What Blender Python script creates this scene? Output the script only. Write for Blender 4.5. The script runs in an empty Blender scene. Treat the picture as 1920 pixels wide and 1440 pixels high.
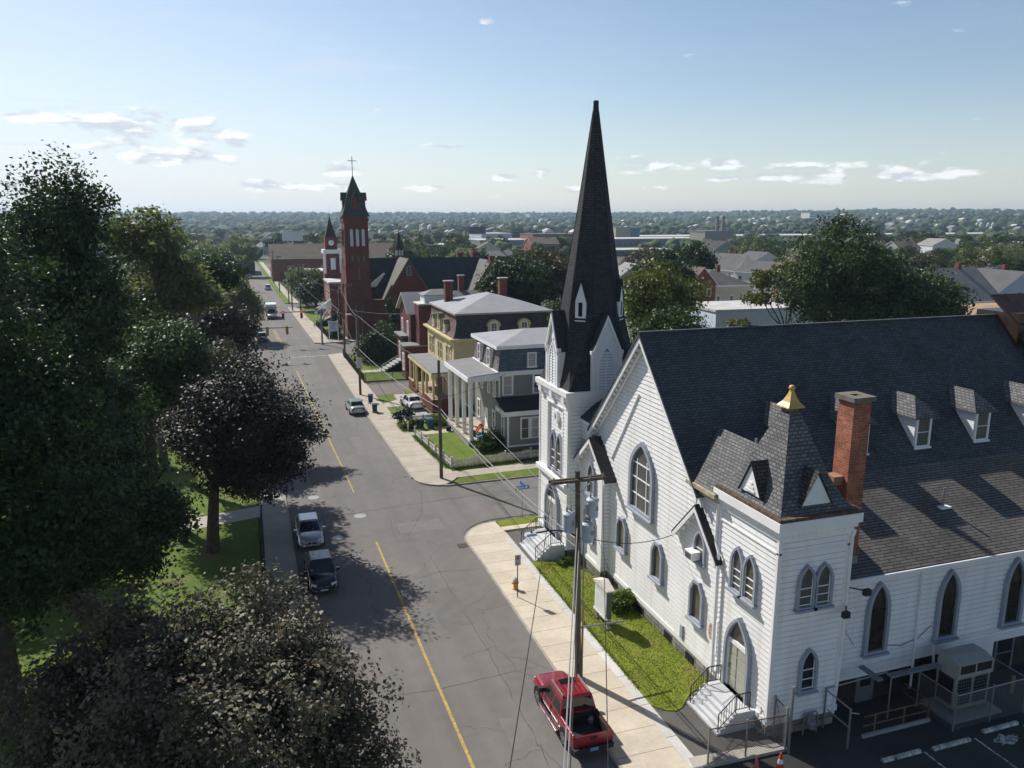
import bpy, math, random
import numpy as np
from mathutils import Vector, Matrix
R = math.radians
random.seed(7); rng = np.random.default_rng(11)
S = bpy.context.scene
COL = S.collection

# ---------------------------------------------------------------- camera, sky, sun
PITCH, YAW, CAMH = R(11.904), R(18.463), 22.0
cd = bpy.data.cameras.new('camera'); cam = bpy.data.objects.new('camera', cd); COL.objects.link(cam)
cd.sensor_fit = 'HORIZONTAL'; cd.sensor_width = 36; cd.lens = 36*1480/1920
cd.clip_start = .1; cd.clip_end = 20000
cam.location = (0, 0, CAMH); cam.rotation_euler = (math.pi/2-PITCH, 0, -YAW)
S.camera = cam
SUN_EL, SUN_AZ = R(42.5), R(-26.5)          # azimuth from +Y, negative to the left
S.view_settings.view_transform = 'Standard'; S.view_settings.look = 'None'
S.view_settings.exposure = 0.2; S.view_settings.gamma = 1
W = bpy.data.worlds.new('World'); S.world = W; W.use_nodes = True
# cumulus banks of the photograph: azimuth, sine of elevation, half widths (radians)
CLOUDS = [(-0.081, 0.0973, 0.0965, 0.019), (-0.0345, 0.0865, 0.0346, 0.0092), (-0.0669, 0.0682, 0.0804, 0.0115), (-0.1147, 0.0803, 0.0379, 0.0078), (-0.1414, 0.0754, 0.0263, 0.0055), (0.4997, 0.0627, 0.0501, 0.0111), (0.4777, 0.058, 0.038, 0.0062), (0.5725, 0.0629, 0.0267, 0.0079), (0.6817, 0.0514, 0.0533, 0.0141), (0.6501, 0.0484, 0.029, 0.0084), (0.6206, 0.0459, 0.0237, 0.0054), (0.8013, 0.0499, 0.0741, 0.0095), (0.7676, 0.0473, 0.0315, 0.0051), (0.1162, 0.0562, 0.0378, 0.008), (0.3582, 0.0549, 0.03, 0.0075), (0.3222, 0.0499, 0.0262, 0.0057), (0.0174, 0.0379, 0.0331, 0.0073), (0.0841, 0.0362, 0.0565, 0.0074), (-0.208, 0.1039, 0.0293, 0.0084), (0.4861, 0.0354, 0.0318, 0.0056), (0.4074, 0.0307, 0.0325, 0.007), (0.2639, 0.0847, 0.0454, 0.0037), (0.2241, 0.0358, 0.0391, 0.0051), (0.5783, 0.0452, 0.0304, 0.0043), (0.292, 0.2204, 0.0113, 0.0043), (-0.0031, 0.0839, 0.0176, 0.0082)]
def build_world():
    nt = W.node_tree; N = nt.nodes; L = nt.links
    for n in list(N): N.remove(n)
    out = N.new('ShaderNodeOutputWorld'); bg = N.new('ShaderNodeBackground'); bg.inputs[1].default_value = .10
    sky = N.new('ShaderNodeTexSky'); sky.sky_type = 'NISHITA'; sky.sun_disc = False
    sky.sun_elevation = SUN_EL; sky.sun_rotation = SUN_AZ
    sky.altitude = 20; sky.air_density = 1.0; sky.dust_density = .6; sky.ozone_density = 1.2
    tc = N.new('ShaderNodeTexCoord'); sep = N.new('ShaderNodeSeparateXYZ'); L.new(tc.outputs['Generated'], sep.inputs[0])
    def math_(op, a, b=None):
        m = N.new('ShaderNodeMath'); m.operation = op
        for i, x in enumerate((a, b)):
            if x is None: continue
            if isinstance(x, (int, float)): m.inputs[i].default_value = x
            else: L.new(x, m.inputs[i])
        return m.outputs[0]
    def noise(vec, scale, detail, rough=.55):
        n = N.new('ShaderNodeTexNoise'); n.inputs['Scale'].default_value = scale
        n.inputs['Detail'].default_value = detail; n.inputs['Roughness'].default_value = rough
        L.new(vec, n.inputs['Vector']); return n.outputs['Fac']
    def ramp(x, a, b):
        m = N.new('ShaderNodeMapRange'); m.interpolation_type = 'SMOOTHSTEP'; L.new(x, m.inputs[0])
        m.inputs[1].default_value = a; m.inputs[2].default_value = b; return m.outputs[0]
    z = math_('MAXIMUM', sep.outputs[2], .015)
    # cumulus: puffs on a low flat layer
    k = math_('ADD', z, .02)
    comb = N.new('ShaderNodeCombineXYZ')
    L.new(math_('DIVIDE', sep.outputs[0], k), comb.inputs[0]); L.new(math_('DIVIDE', sep.outputs[1], k), comb.inputs[1])
    # small cumulus banks seen side-on: stretched azimuth / elevation noise
    az = math_('ARCTAN2', sep.outputs[0], sep.outputs[1])
    c2 = N.new('ShaderNodeCombineXYZ'); L.new(math_('MULTIPLY', az, 9.0), c2.inputs[0]); L.new(math_('MULTIPLY', z, 26.0), c2.inputs[1])
    c2.inputs[2].default_value = 3.7
    puff = noise(c2.outputs[0], 2.4, 7, .60)
    band = math_('MULTIPLY', ramp(sep.outputs[2], .022, .05), math_('SUBTRACT', 1.0, ramp(sep.outputs[2], .065, .125)))
    mask = None
    for a0, z0, wa, wz in CLOUDS:
        u = math_('DIVIDE', math_('SUBTRACT', az, a0), wa); v = math_('DIVIDE', math_('SUBTRACT', sep.outputs[2], z0), wz)
        g = math_('SUBTRACT', 1.0, math_('ADD', math_('MULTIPLY', u, u), math_('MULTIPLY', v, v)))
        mask = g if mask is None else math_('MAXIMUM', mask, g)
    cum = ramp(math_('ADD', math_('MULTIPLY', math_('MAXIMUM', mask, -1.0), .55), math_('MULTIPLY', math_('SUBTRACT', puff, .5), 3.6)), .02, .62)
    c3 = N.new('ShaderNodeVectorMath'); c3.operation = 'ADD'; L.new(c2.outputs[0], c3.inputs[0]); c3.inputs[1].default_value = (-.08, .20, 0)
    lit = ramp(math_('SUBTRACT', puff, noise(c3.outputs[0], 2.4, 5, .55)), -.06, .10)
    cc = N.new('ShaderNodeMix'); cc.data_type = 'RGBA'; L.new(lit, cc.inputs[0]); cc.inputs[6].default_value = (5.6, 6.0, 6.7, 1); cc.inputs[7].default_value = (9.4, 9.5, 9.7, 1)
    # high thin veil
    veil = noise(comb.outputs[0], .55, 8, .66)
    left = ramp(math_('COSINE', math_('SUBTRACT', az, SUN_AZ-.25)), .30, 1.0)
    front = ramp(math_('COSINE', math_('SUBTRACT', az, .2)), -.3, .5)
    veilm = math_('MULTIPLY', ramp(veil, .42, .66), math_('ADD', math_('MULTIPLY', left, .80), .03))
    low = math_('SUBTRACT', 1.0, ramp(sep.outputs[2], -.02, .36))
    low2 = math_('SUBTRACT', 1.0, ramp(sep.outputs[2], -.02, .17)); fr_ = math_('ADD', math_('MULTIPLY', front, .5), .5)
    hz = math_('MULTIPLY', fr_, math_('ADD', math_('MULTIPLY', math_('MULTIPLY', low, left), .48), math_('MULTIPLY', low2, .42)))
    dk = N.new('ShaderNodeMix'); dk.data_type = 'RGBA'; dk.blend_type = 'MULTIPLY'; L.new(math_('MULTIPLY', ramp(sep.outputs[2], .24, .75), .85), dk.inputs[0]); L.new(sky.outputs[0], dk.inputs[6]); dk.inputs[7].default_value = (.25, .30, .40, 1)
    mx = N.new('ShaderNodeMix'); mx.data_type = 'RGBA'; L.new(math_('MAXIMUM', veilm, hz), mx.inputs[0]); L.new(dk.outputs[2], mx.inputs[6])
    mx.inputs[7].default_value = (6.5, 7.15, 8.35, 1)
    mx2 = N.new('ShaderNodeMix'); mx2.data_type = 'RGBA'; L.new(math_('MULTIPLY', cum, .8), mx2.inputs[0]); L.new(mx.outputs[2], mx2.inputs[6])
    L.new(cc.outputs[2], mx2.inputs[7])
    L.new(mx2.outputs[2], bg.inputs[0]); L.new(bg.outputs[0], out.inputs[0])
build_world()
sl = bpy.data.lights.new('sun', 'SUN'); sl.energy = 5.0; sl.angle = R(.5); sl.color = (1, .95, .87)
sun = bpy.data.objects.new('sun', sl); COL.objects.link(sun)
sdir = Vector((math.sin(SUN_AZ)*math.cos(SUN_EL), math.cos(SUN_AZ)*math.cos(SUN_EL), math.sin(SUN_EL)))
sun.rotation_euler = sdir.to_track_quat('Z', 'Y').to_euler(); sun.location = (0, 0, 60)

# pixel (1920x1440) -> world point on the plane Y = const, X = const or Z = const (used for far scenery only)
_f = Vector((math.sin(YAW)*math.cos(PITCH), math.cos(YAW)*math.cos(PITCH), -math.sin(PITCH)))
_r = Vector((math.cos(YAW), -math.sin(YAW), 0)); _u = _r.cross(_f)
def _ray(x, y): return _f*1480 + _r*(x-960) + _u*(720-y)
def at(x, y, Y): d = _ray(x, y); return Vector((0, 0, CAMH)) + d*(Y/d.y)
def atz(x, y, z=0.): d = _ray(x, y); return Vector((0, 0, CAMH)) + d*((z-CAMH)/d.z)

# ---------------------------------------------------------------- materials
MATS = {}
def newmat(name):
    m = bpy.data.materials.new(name); m.use_nodes = True; MATS[name] = m
    return m, m.node_tree.nodes, m.node_tree.links, m.node_tree.nodes['Principled BSDF']
def _n(N, L, t, **kw):
    n = N.new(t)
    for k, v in kw.items():
        s = n.inputs[k.replace('_', ' ')] if isinstance(k, str) and k.replace('_', ' ') in n.inputs else None
        if s is None: setattr(n, k, v)
        elif isinstance(v, (int, float, tuple)): s.default_value = v
        else: L.new(v, s)
    return n
def vary(N, L, col, scale, amt, coord='Object', detail=4):
    """multiply a colour (tuple or socket) by noise in 1-amt..1+amt"""
    tc = N.new('ShaderNodeTexCoord'); no = N.new('ShaderNodeTexNoise'); no.inputs['Scale'].default_value = scale; no.inputs['Detail'].default_value = detail
    L.new(tc.outputs[coord], no.inputs['Vector'])
    mr = N.new('ShaderNodeMapRange'); L.new(no.outputs['Fac'], mr.inputs[0]); mr.inputs[1].default_value = .3; mr.inputs[2].default_value = .7
    mr.inputs[3].default_value = 1-amt; mr.inputs[4].default_value = 1+amt
    mx = N.new('ShaderNodeMix'); mx.data_type = 'RGBA'; mx.blend_type = 'MULTIPLY'; mx.inputs[0].default_value = 1
    if isinstance(col, tuple): mx.inputs[6].default_value = (*col[:3], 1)
    else: L.new(col, mx.inputs[6])
    L.new(mr.outputs[0], mx.inputs[7]); return mx.outputs[2]
def M(name, col, rough=.75, var=.12, scale=1.5, metal=0, spec=.3, bump=0, bscale=30, emit=0):
    m, N, L, b = newmat(name)
    b.inputs['Roughness'].default_value = rough; b.inputs['Metallic'].default_value = metal
    b.inputs['Specular IOR Level'].default_value = spec
    c = vary(N, L, col, scale, var)
    if var > .05: c = vary(N, L, c, scale*9, var*.5)
    L.new(c, b.inputs['Base Color'])
    if bump:
        tc = N.new('ShaderNodeTexCoord'); no = _n(N, L, 'ShaderNodeTexNoise', Scale=float(bscale), Detail=5.); L.new(tc.outputs['Object'], no.inputs['Vector'])
        bp = _n(N, L, 'ShaderNodeBump', Strength=bump, Distance=.05); L.new(no.outputs['Fac'], bp.inputs['Height']); L.new(bp.outputs[0], b.inputs['Normal'])
    if emit:
        b.inputs['Emission Color'].default_value = (*col, 1); b.inputs['Emission Strength'].default_value = emit
    return m
def Mbrick(name, c1, c2, mortar, w, h, ms=.012, rough=.85, bump=.6, var=.15, vs=.5, bias=0., offs=.5):
    m, N, L, b = newmat(name); b.inputs['Roughness'].default_value = rough; b.inputs['Specular IOR Level'].default_value = .2
    uv = N.new('ShaderNodeTexCoord')
    br = N.new('ShaderNodeTexBrick'); L.new(uv.outputs['UV'], br.inputs['Vector']); br.offset = offs
    br.inputs['Color1'].default_value = (*c1, 1); br.inputs['Color2'].default_value = (*c2, 1); br.inputs['Mortar'].default_value = (*mortar, 1)
    br.inputs['Scale'].default_value = 1; br.inputs['Mortar Size'].default_value = ms; br.inputs['Brick Width'].default_value = w; br.inputs['Row Height'].default_value = h
    br.inputs['Bias'].default_value = bias; br.inputs['Mortar Smooth'].default_value = .1
    c = vary(N, L, br.outputs['Color'], vs, var); c = vary(N, L, c, vs*7, var*.6)
    L.new(c, b.inputs['Base Color'])
    bp = _n(N, L, 'ShaderNodeBump', Strength=bump, Distance=.02); bp.invert = True; L.new(br.outputs['Fac'], bp.inputs['Height']); L.new(bp.outputs[0], b.inputs['Normal'])
    return m
def Mlap(name, col, h=.14, rough=.6, var=.06, line=.62, bump=.5):
    """lapped boards: each board tilts out to a lip"""
    m, N, L, b = newmat(name); b.inputs['Roughness'].default_value = rough; b.inputs['Specular IOR Level'].default_value = .3
    uv = N.new('ShaderNodeTexCoord'); sp = N.new('ShaderNodeSeparateXYZ'); L.new(uv.outputs['UV'], sp.inputs[0])
    d = _n(N, L, 'ShaderNodeMath', operation='DIVIDE'); L.new(sp.outputs[1], d.inputs[0]); d.inputs[1].default_value = h
    f = _n(N, L, 'ShaderNodeMath', operation='FRACT'); L.new(d.outputs[0], f.inputs[0])
    # darker line along the lower edge of each board
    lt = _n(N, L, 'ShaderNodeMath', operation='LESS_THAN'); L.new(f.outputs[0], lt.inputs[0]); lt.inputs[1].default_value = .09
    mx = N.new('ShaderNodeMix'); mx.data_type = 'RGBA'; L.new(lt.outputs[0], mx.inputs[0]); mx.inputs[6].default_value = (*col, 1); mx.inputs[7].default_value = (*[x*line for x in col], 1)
    c = vary(N, L, mx.outputs[2], .7, var); c = vary(N, L, c, 6, var*.6)
    L.new(c, b.inputs['Base Color'])
    sb = _n(N, L, 'ShaderNodeMath', operation='SUBTRACT'); sb.inputs[0].default_value = 1; L.new(f.outputs[0], sb.inputs[1])
    bp = _n(N, L, 'ShaderNodeBump', Strength=bump, Distance=.03); L.new(sb.outputs[0], bp.inputs['Height']); L.new(bp.outputs[0], b.inputs['Normal'])
    return m
def Mleaf(name, cols, trans=.35, rough=.5):
    m, N, L, b = newmat(name)
    g = N.new('ShaderNodeNewGeometry'); rp = N.new('ShaderNodeValToRGB'); L.new(g.outputs['Random Per Island'], rp.inputs[0])
    el = rp.color_ramp.elements
    while len(el) < len(cols): el.new(.5)
    for i, c in enumerate(cols): el[i].position = i/(len(cols)-1); el[i].color = (*c, 1)
    c = vary(N, L, rp.outputs[0], .35, .3)
    L.new(c, b.inputs['Base Color']); b.inputs['Roughness'].default_value = rough; b.inputs['Specular IOR Level'].default_value = .35
    t = N.new('ShaderNodeBsdfTranslucent'); L.new(c, t.inputs[0]); mx = N.new('ShaderNodeMixShader'); mx.inputs[0].default_value = trans
    L.new(b.outputs[0], mx.inputs[1]); L.new(t.outputs[0], mx.inputs[2]); L.new(mx.outputs[0], N['Material Output'].inputs[0])
    return m
def Mgrass(name, a, b2, dry, s=1.):
    m, N, L, b = newmat(name); tc = N.new('ShaderNodeTexCoord')
    n1 = _n(N, L, 'ShaderNodeTexNoise', Scale=.5*s, Detail=6., Roughness=.65); n2 = _n(N, L, 'ShaderNodeTexNoise', Scale=9.*s, Detail=5., Roughness=.7); n3 = _n(N, L, 'ShaderNodeTexNoise', Scale=.27*s, Detail=5.)
    for n in (n1, n2, n3): L.new(tc.outputs['Object'], n.inputs['Vector'])
    def mix(f, x, y, lo, hi):
        mr = N.new('ShaderNodeMapRange'); L.new(f, mr.inputs[0]); mr.inputs[1].default_value = lo; mr.inputs[2].default_value = hi
        q = N.new('ShaderNodeMix'); q.data_type = 'RGBA'; L.new(mr.outputs[0], q.inputs[0])
        for s_, i in ((x, 6), (y, 7)):
            if isinstance(s_, tuple): q.inputs[i].default_value = (*s_, 1)
            else: L.new(s_, q.inputs[i])
        return q.outputs[2]
    c = mix(n2.outputs['Fac'], a, b2, .3, .7); c = mix(n1.outputs['Fac'], c, dry, .52, .76)
    c = vary(N, L, c, 40*s, .35); c = vary(N, L, c, .3*s, .15)
    L.new(c, b.inputs['Base Color']); b.inputs['Roughness'].default_value = .9; b.inputs['Specular IOR Level'].default_value = .1
    bp = _n(N, L, 'ShaderNodeBump', Strength=.8, Distance=.06); L.new(n2.outputs['Fac'], bp.inputs['Height']); L.new(bp.outputs[0], b.inputs['Normal'])
    return m
def Masphalt(name, col, crack=1., cs=.16, patch=.10):
    m, N, L, b = newmat(name); tc = N.new('ShaderNodeTexCoord')
    c = vary(N, L, col, .12, patch); c = vary(N, L, c, 1.3, .06); c = vary(N, L, c, 35, .16)
    # long wheel-track streaks along the street
    mp = _n(N, L, 'ShaderNodeMapping'); L.new(tc.outputs['Object'], mp.inputs['Vector']); mp.inputs['Scale'].default_value = (.8, .02, 1)
    ns = _n(N, L, 'ShaderNodeTexNoise', Scale=1., Detail=3.); L.new(mp.outputs[0], ns.inputs['Vector'])
    mr = N.new('ShaderNodeMapRange'); L.new(ns.outputs['Fac'], mr.inputs[0]); mr.inputs[1].default_value = .3; mr.inputs[2].default_value = .7; mr.inputs[3].default_value = .9; mr.inputs[4].default_value = 1.1
    q = N.new('ShaderNodeMix'); q.data_type = 'RGBA'; q.blend_type = 'MULTIPLY'; q.inputs[0].default_value = 1; L.new(c, q.inputs[6]); L.new(mr.outputs[0], q.inputs[7]); c = q.outputs[2]
    # cracks
    wn = _n(N, L, 'ShaderNodeTexNoise', Scale=.9, Detail=4.); L.new(tc.outputs['Object'], wn.inputs['Vector'])
    ad = N.new('ShaderNodeMix'); ad.data_type = 'RGBA'; ad.blend_type = 'ADD'; ad.inputs[0].default_value = .9; L.new(tc.outputs['Object'], ad.inputs[6]); L.new(wn.outputs['Color'], ad.inputs[7])
    vo = N.new('ShaderNodeTexVoronoi'); vo.feature = 'DISTANCE_TO_EDGE'; vo.inputs['Scale'].default_value = cs; L.new(ad.outputs[2], vo.inputs['Vector'])
    lt = _n(N, L, 'ShaderNodeMath', operation='LESS_THAN'); L.new(vo.outputs['Distance'], lt.inputs[0]); lt.inputs[1].default_value = .0035
    mk = _n(N, L, 'ShaderNodeTexNoise', Scale=.11, Detail=2.); L.new(tc.outputs['Object'], mk.inputs['Vector'])
    gt = _n(N, L, 'ShaderNodeMath', operation='GREATER_THAN'); L.new(mk.outputs['Fac'], gt.inputs[0]); gt.inputs[1].default_value = .47
    mu = _n(N, L, 'ShaderNodeMath', operation='MULTIPLY'); L.new(lt.outputs[0], mu.inputs[0]); L.new(gt.outputs[0], mu.inputs[1])
    m2 = _n(N, L, 'ShaderNodeMath', operation='MULTIPLY'); L.new(mu.outputs[0], m2.inputs[0]); m2.inputs[1].default_value = .75*crack
    q2 = N.new('ShaderNodeMix'); q2.data_type = 'RGBA'; L.new(m2.outputs[0], q2.inputs[0]); L.new(c, q2.inputs[6]); q2.inputs[7].default_value = (.04, .037, .034, 1)
    L.new(q2.outputs[2], b.inputs['Base Color']); b.inputs['Roughness'].default_value = .85; b.inputs['Specular IOR Level'].default_value = .25
    n9 = _n(N, L, 'ShaderNodeTexNoise', Scale=60., Detail=3.); L.new(tc.outputs['Object'], n9.inputs['Vector'])
    bp = _n(N, L, 'ShaderNodeBump', Strength=.35, Distance=.01); L.new(n9.outputs['Fac'], bp.inputs['Height']); L.new(bp.outputs[0], b.inputs['Normal'])
    return m

white = M('white_paint', (.84, .84, .84), .55, .05, .8)
clapw = M('clapboard_white', (.86, .86, .865), .55, .05, .5)
def weather(m, lo=.80, tint=(.93, .89, .82)):
    """rain streaks and yellowed patches of old paint"""
    N, L = m.node_tree.nodes, m.node_tree.links; b = N['Principled BSDF']; src = b.inputs['Base Color'].links[0].from_socket
    tc = N.new('ShaderNodeTexCoord'); mp = N.new('ShaderNodeMapping'); mp.inputs['Scale'].default_value = (2.2, 2.2, .16); L.new(tc.outputs['Object'], mp.inputs['Vector'])
    no = _n(N, L, 'ShaderNodeTexNoise', Scale=1., Detail=6., Roughness=.6); L.new(mp.outputs[0], no.inputs['Vector'])
    mr = N.new('ShaderNodeMapRange'); L.new(no.outputs['Fac'], mr.inputs[0]); mr.inputs[1].default_value = .50; mr.inputs[2].default_value = .74
    q = N.new('ShaderNodeMix'); q.data_type = 'RGBA'; q.blend_type = 'MULTIPLY'; L.new(mr.outputs[0], q.inputs[0]); L.new(src, q.inputs[6]); q.inputs[7].default_value = (*[t*lo/.8*.95 for t in tint], 1)
    L.new(q.outputs[2], b.inputs['Base Color'])
weather(clapw)
joint = M('board_joint_dark', (.48, .48, .48), .8, .25, 1.5)  # darker strip along the top edge of each clapboard
trimg = M('grey_trim_paint', (.33, .36, .42), .6, .08, 1.2)
shingle = Mbrick('slate_blue_shingle', (.064, .074, .086), (.098, .110, .124), (.028, .032, .038), .32, .155, .016, bump=.8, var=.16)
shingle2 = Mbrick('grey_shingle', (.052, .053, .055), (.09, .09, .092), (.022, .022, .023), .32, .155, .018, bump=.8, var=.18)
shinglep = Mbrick('pyramid_shingle', (.12, .12, .125), (.20, .20, .205), (.06, .06, .06), .27, .16, .02, bump=.9, var=.12)
shinglea = Mbrick('aisle_shingle', (.128, .120, .112), (.165, .156, .146), (.040, .038, .036), .95, .165, .022, bump=.9, var=.20)
spiresh = Mbrick('spire_shingle', (.040, .043, .049), (.066, .069, .076), (.018, .019, .022), .24, .16, .016, bump=.8, var=.16)
brick = Mbrick('red_brick', (.27, .085, .05), (.40, .13, .07), (.26, .21, .18), .34, .12, .012, var=.3, vs=1.3)
brickdark = Mbrick('dark_red_brick', (.15, .042, .030), (.21, .058, .04), (.10, .05, .04), .30, .09, .010, var=.15)
brickold = Mbrick('brown_brick', (.17, .055, .042), (.23, .075, .056), (.13, .07, .06), .30, .09, .010, var=.12)
stone = Mbrick('foundation_stone', (.20, .19, .175), (.30, .285, .26), (.06, .055, .05), .75, .38, .02, var=.25)
gold = M('gold_paint', (.55, .36, .10), .42, .12, 2, spec=.5)
glassd = M('dark_glass', (.025, .028, .032), .08, .3, 1.5, spec=.6)
glassb = M('amber_glass', (.035, .030, .018), .15, .4, 2.5, spec=.5)
glassg = M('dusty_glass', (.10, .10, .095), .30, .25, 1.2, spec=.5)
glasst = M('brown_glass', (.10, .09, .065), .3, .25, 1.5, spec=.4)
curtain = M('curtained_glass', (.42, .40, .36), .35, .15, 3, spec=.4)
paled = M('pale_door_paint', (.40, .40, .33), .5, .06, 2)
doorg = M('grey_door_paint', (.32, .32, .32), .6, .08, 2)
metalg = M('galvanised_steel', (.32, .33, .34), .45, .12, 3, metal=.6)
metald = M('dark_iron', (.03, .03, .032), .5, .1, 3)
rust = M('rusty_steel', (.17, .10, .06), .8, .3, 4)
woodp = M('weathered_pole_wood', (.12, .095, .075), .85, .25, 2.0, bump=.4, bscale=12)
conc = M('pale_concrete', (.42, .39, .34), .85, .10, .8, bump=.2, bscale=25)
concg = M('grey_concrete', (.34, .34, .34), .85, .12, .8)
stepp = M('painted_step_grey', (.55, .56, .58), .7, .08, 1.5)
black = M('black_rubber', (.012, .012, .013), .8, .1, 5)
copper = M('brown_sheet_metal', (.055, .036, .028), .35, .3, 2.2, metal=.3, spec=.5)
rubber = M('tyre_rubber', (.015, .015, .016), .85, .1, 4)
rim = M('wheel_rim', (.45, .46, .47), .3, .1, 5, metal=.8)
flat1 = M('light_roof_membrane', (.30, .31, .33), .75, .10, .5)
flat2 = M('grey_roof_membrane', (.21, .215, .225), .8, .10, .5)
flat3 = M('white_roof_membrane', (.52, .51, .50), .7, .18, .5)
flatd = M('dark_roof_felt', (.030, .031, .034), .85, .2, .6)
# ---------------------------------------------------------------- mesh building
class MB:
    def __init__(s): s.v = []; s.f = []; s.m = []
    def add(s, vs, fs, m=0):
        k = len(s.v); s.v += [tuple(p) for p in vs]
        for f in fs: s.f.append(tuple(i+k for i in f)); s.m.append(m)
    def poly(s, pts, m=0): s.add(pts, [tuple(range(len(pts)))], m)
    def box(s, a, b, m=0):
        x0, y0, z0 = a; x1, y1, z1 = b
        if x0 > x1: x0, x1 = x1, x0
        if y0 > y1: y0, y1 = y1, y0
        if z0 > z1: z0, z1 = z1, z0
        s.add([(x0,y0,z0),(x1,y0,z0),(x1,y1,z0),(x0,y1,z0),(x0,y0,z1),(x1,y0,z1),(x1,y1,z1),(x0,y1,z1)],
              [(0,3,2,1),(4,5,6,7),(0,1,5,4),(1,2,6,5),(2,3,7,6),(3,0,4,7)], m)
    def ext(s, pts, vec, m=0, ms=None):
        """closed prism from a planar polygon moved along vec"""
        n = len(pts); P = [Vector(p) for p in pts]; v = Vector(vec); Q = [p+v for p in P]
        s.add(P+Q, [tuple(range(n))], m); k = len(s.v)-2*n
        s.f.append(tuple(k+n+i for i in reversed(range(n)))); s.m.append(m if ms is None else ms)
        for i in range(n):
            j = (i+1) % n; s.f.append((k+j, k+i, k+n+i, k+n+j)); s.m.append(m if ms is None else ms)
    def beam(s, p, q, w, h, m=0, up=(0, 0, 1)):
        p, q = Vector(p), Vector(q); d = (q-p).normalized(); u = Vector(up)
        if abs(d.dot(u)) > .99: u = Vector((0, 1, 0))
        a = d.cross(u).normalized()*(w/2); b = a.cross(d).normalized()*(h/2)
        s.ext([p-a-b, p+a-b, p+a+b, p-a+b], q-p, m)
    def tube(s, pts, r, n=8, m=0, r1=None, cap=True):
        P = [Vector(p) for p in pts]; K = len(P); base = len(s.v); prev = None
        for i, p in enumerate(P):
            d = (P[min(i+1, K-1)]-P[max(i-1, 0)]).normalized()
            if prev is None:
                a = d.cross(Vector((0, 0, 1)))
                if a.length < .05: a = d.cross(Vector((0, 1, 0)))
            else: a = prev - d*prev.dot(d)
            a.normalize(); prev = a; b = d.cross(a)
            rr = r if r1 is None else r+(r1-r)*i/(K-1)
            if isinstance(r, (list, tuple)): rr = r[i]
            for j in range(n):
                t = 2*math.pi*j/n; s.v.append(tuple(p+(a*math.cos(t)+b*math.sin(t))*rr))
        for i in range(K-1):
            for j in range(n):
                k = (j+1) % n; s.f.append((base+i*n+j, base+i*n+k, base+(i+1)*n+k, base+(i+1)*n+j)); s.m.append(m)
        if cap:
            s.f.append(tuple(base+j for j in reversed(range(n)))); s.m.append(m)
            s.f.append(tuple(base+(K-1)*n+j for j in range(n))); s.m.append(m)
    def lathe(s, c, prof, n=16, m=0, rot=0):
        c = Vector(c); base = len(s.v); K = len(prof)
        for r, z in prof:
            for j in range(n):
                t = 2*math.pi*j/n+rot; s.v.append((c.x+r*math.cos(t), c.y+r*math.sin(t), c.z+z))
        for i in range(K-1):
            for j in range(n):
                k = (j+1) % n; s.f.append((base+i*n+j, base+i*n+k, base+(i+1)*n+k, base+(i+1)*n+j)); s.m.append(m)
        s.f.append(tuple(base+j for j in reversed(range(n)))); s.m.append(m)
        s.f.append(tuple(base+(K-1)*n+j for j in range(n))); s.m.append(m)
    def build(s, name, mats, parent=None, loc=None, smooth=False, label=None, uv=True):
        if not isinstance(mats, (list, tuple)): mats = [mats]
        off = Vector((0, 0, 0)); p = parent
        while p is not None: off += p.location; p = p.parent
        if loc is not None: off += Vector(loc)
        me = bpy.data.meshes.new(name)
        V = np.array(s.v, dtype=np.float64) if s.v else np.zeros((0, 3))
        me.from_pydata([tuple(x) for x in (V-np.array(off)).tolist()], [], s.f)
        for mt in mats: me.materials.append(mt)
        if len(mats) > 1: me.polygons.foreach_set('material_index', s.m)
        if smooth: me.polygons.foreach_set('use_smooth', [True]*len(me.polygons))
        me.update()
        if uv: auto_uv(me, V)
        o = bpy.data.objects.new(name, me); COL.objects.link(o)
        if parent is not None: o.parent = parent
        if loc is not None: o.location = loc
        if label: o['label'] = label
        return o
def auto_uv(me, V):
    nl = len(me.loops)
    if nl == 0: return
    lv = np.zeros(nl, np.int32); me.loops.foreach_get('vertex_index', lv)
    npol = len(me.polygons); tot = np.zeros(npol, np.int32); me.polygons.foreach_get('loop_total', tot)
    nn = np.zeros(npol*3, np.float32); me.polygons.foreach_get('normal', nn); nn = nn.reshape(-1, 3)
    u = np.stack([-nn[:, 1], nn[:, 0], np.zeros(npol)], 1); l = np.linalg.norm(u, axis=1)
    fl = l < .05; u[fl] = (1, 0, 0); l[fl] = 1; u /= l[:, None]
    v = np.cross(nn, u); v[fl] = (0, 1, 0)
    idx = np.repeat(np.arange(npol), tot); p = V[lv]
    uv = np.stack([(p*u[idx]).sum(1), (p*v[idx]).sum(1)], 1)
    lay = me.uv_layers.new(name='uv'); lay.data.foreach_set('uv', uv.astype(np.float32).ravel())
def tag(o, label=None, cat=None, group=None, kind=None):
    if label: o['label'] = label
    if cat: o['category'] = cat
    if group: o['group'] = group
    if kind: o['kind'] = kind
    return o
def thing(name, label, cat, loc=(0, 0, 0), group=None):
    o = bpy.data.objects.new(name, None); COL.objects.link(o); o.location = loc; o.empty_display_size = .2
    return tag(o, label, cat, group)
def struct(name, mb, mat, kind='structure'): return tag(mb.build(name, mat), kind=kind)
def copy_tree(o, parent=None):
    c = o.copy(); COL.objects.link(c)
    if parent is not None: c.parent = parent
    for ch in list(o.children): copy_tree(ch, c)
    return c
class Fr:
    """wall frame: a along the wall, b up, c outward"""
    def __init__(s, o, n): s.o = Vector(o); s.n = Vector(n).normalized(); s.u = Vector((0, 0, 1)).cross(s.n).normalized(); s.w = s.n.cross(s.u)
    def p(s, a, b, c=0): return s.o + s.u*a + s.w*b + s.n*c
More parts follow.
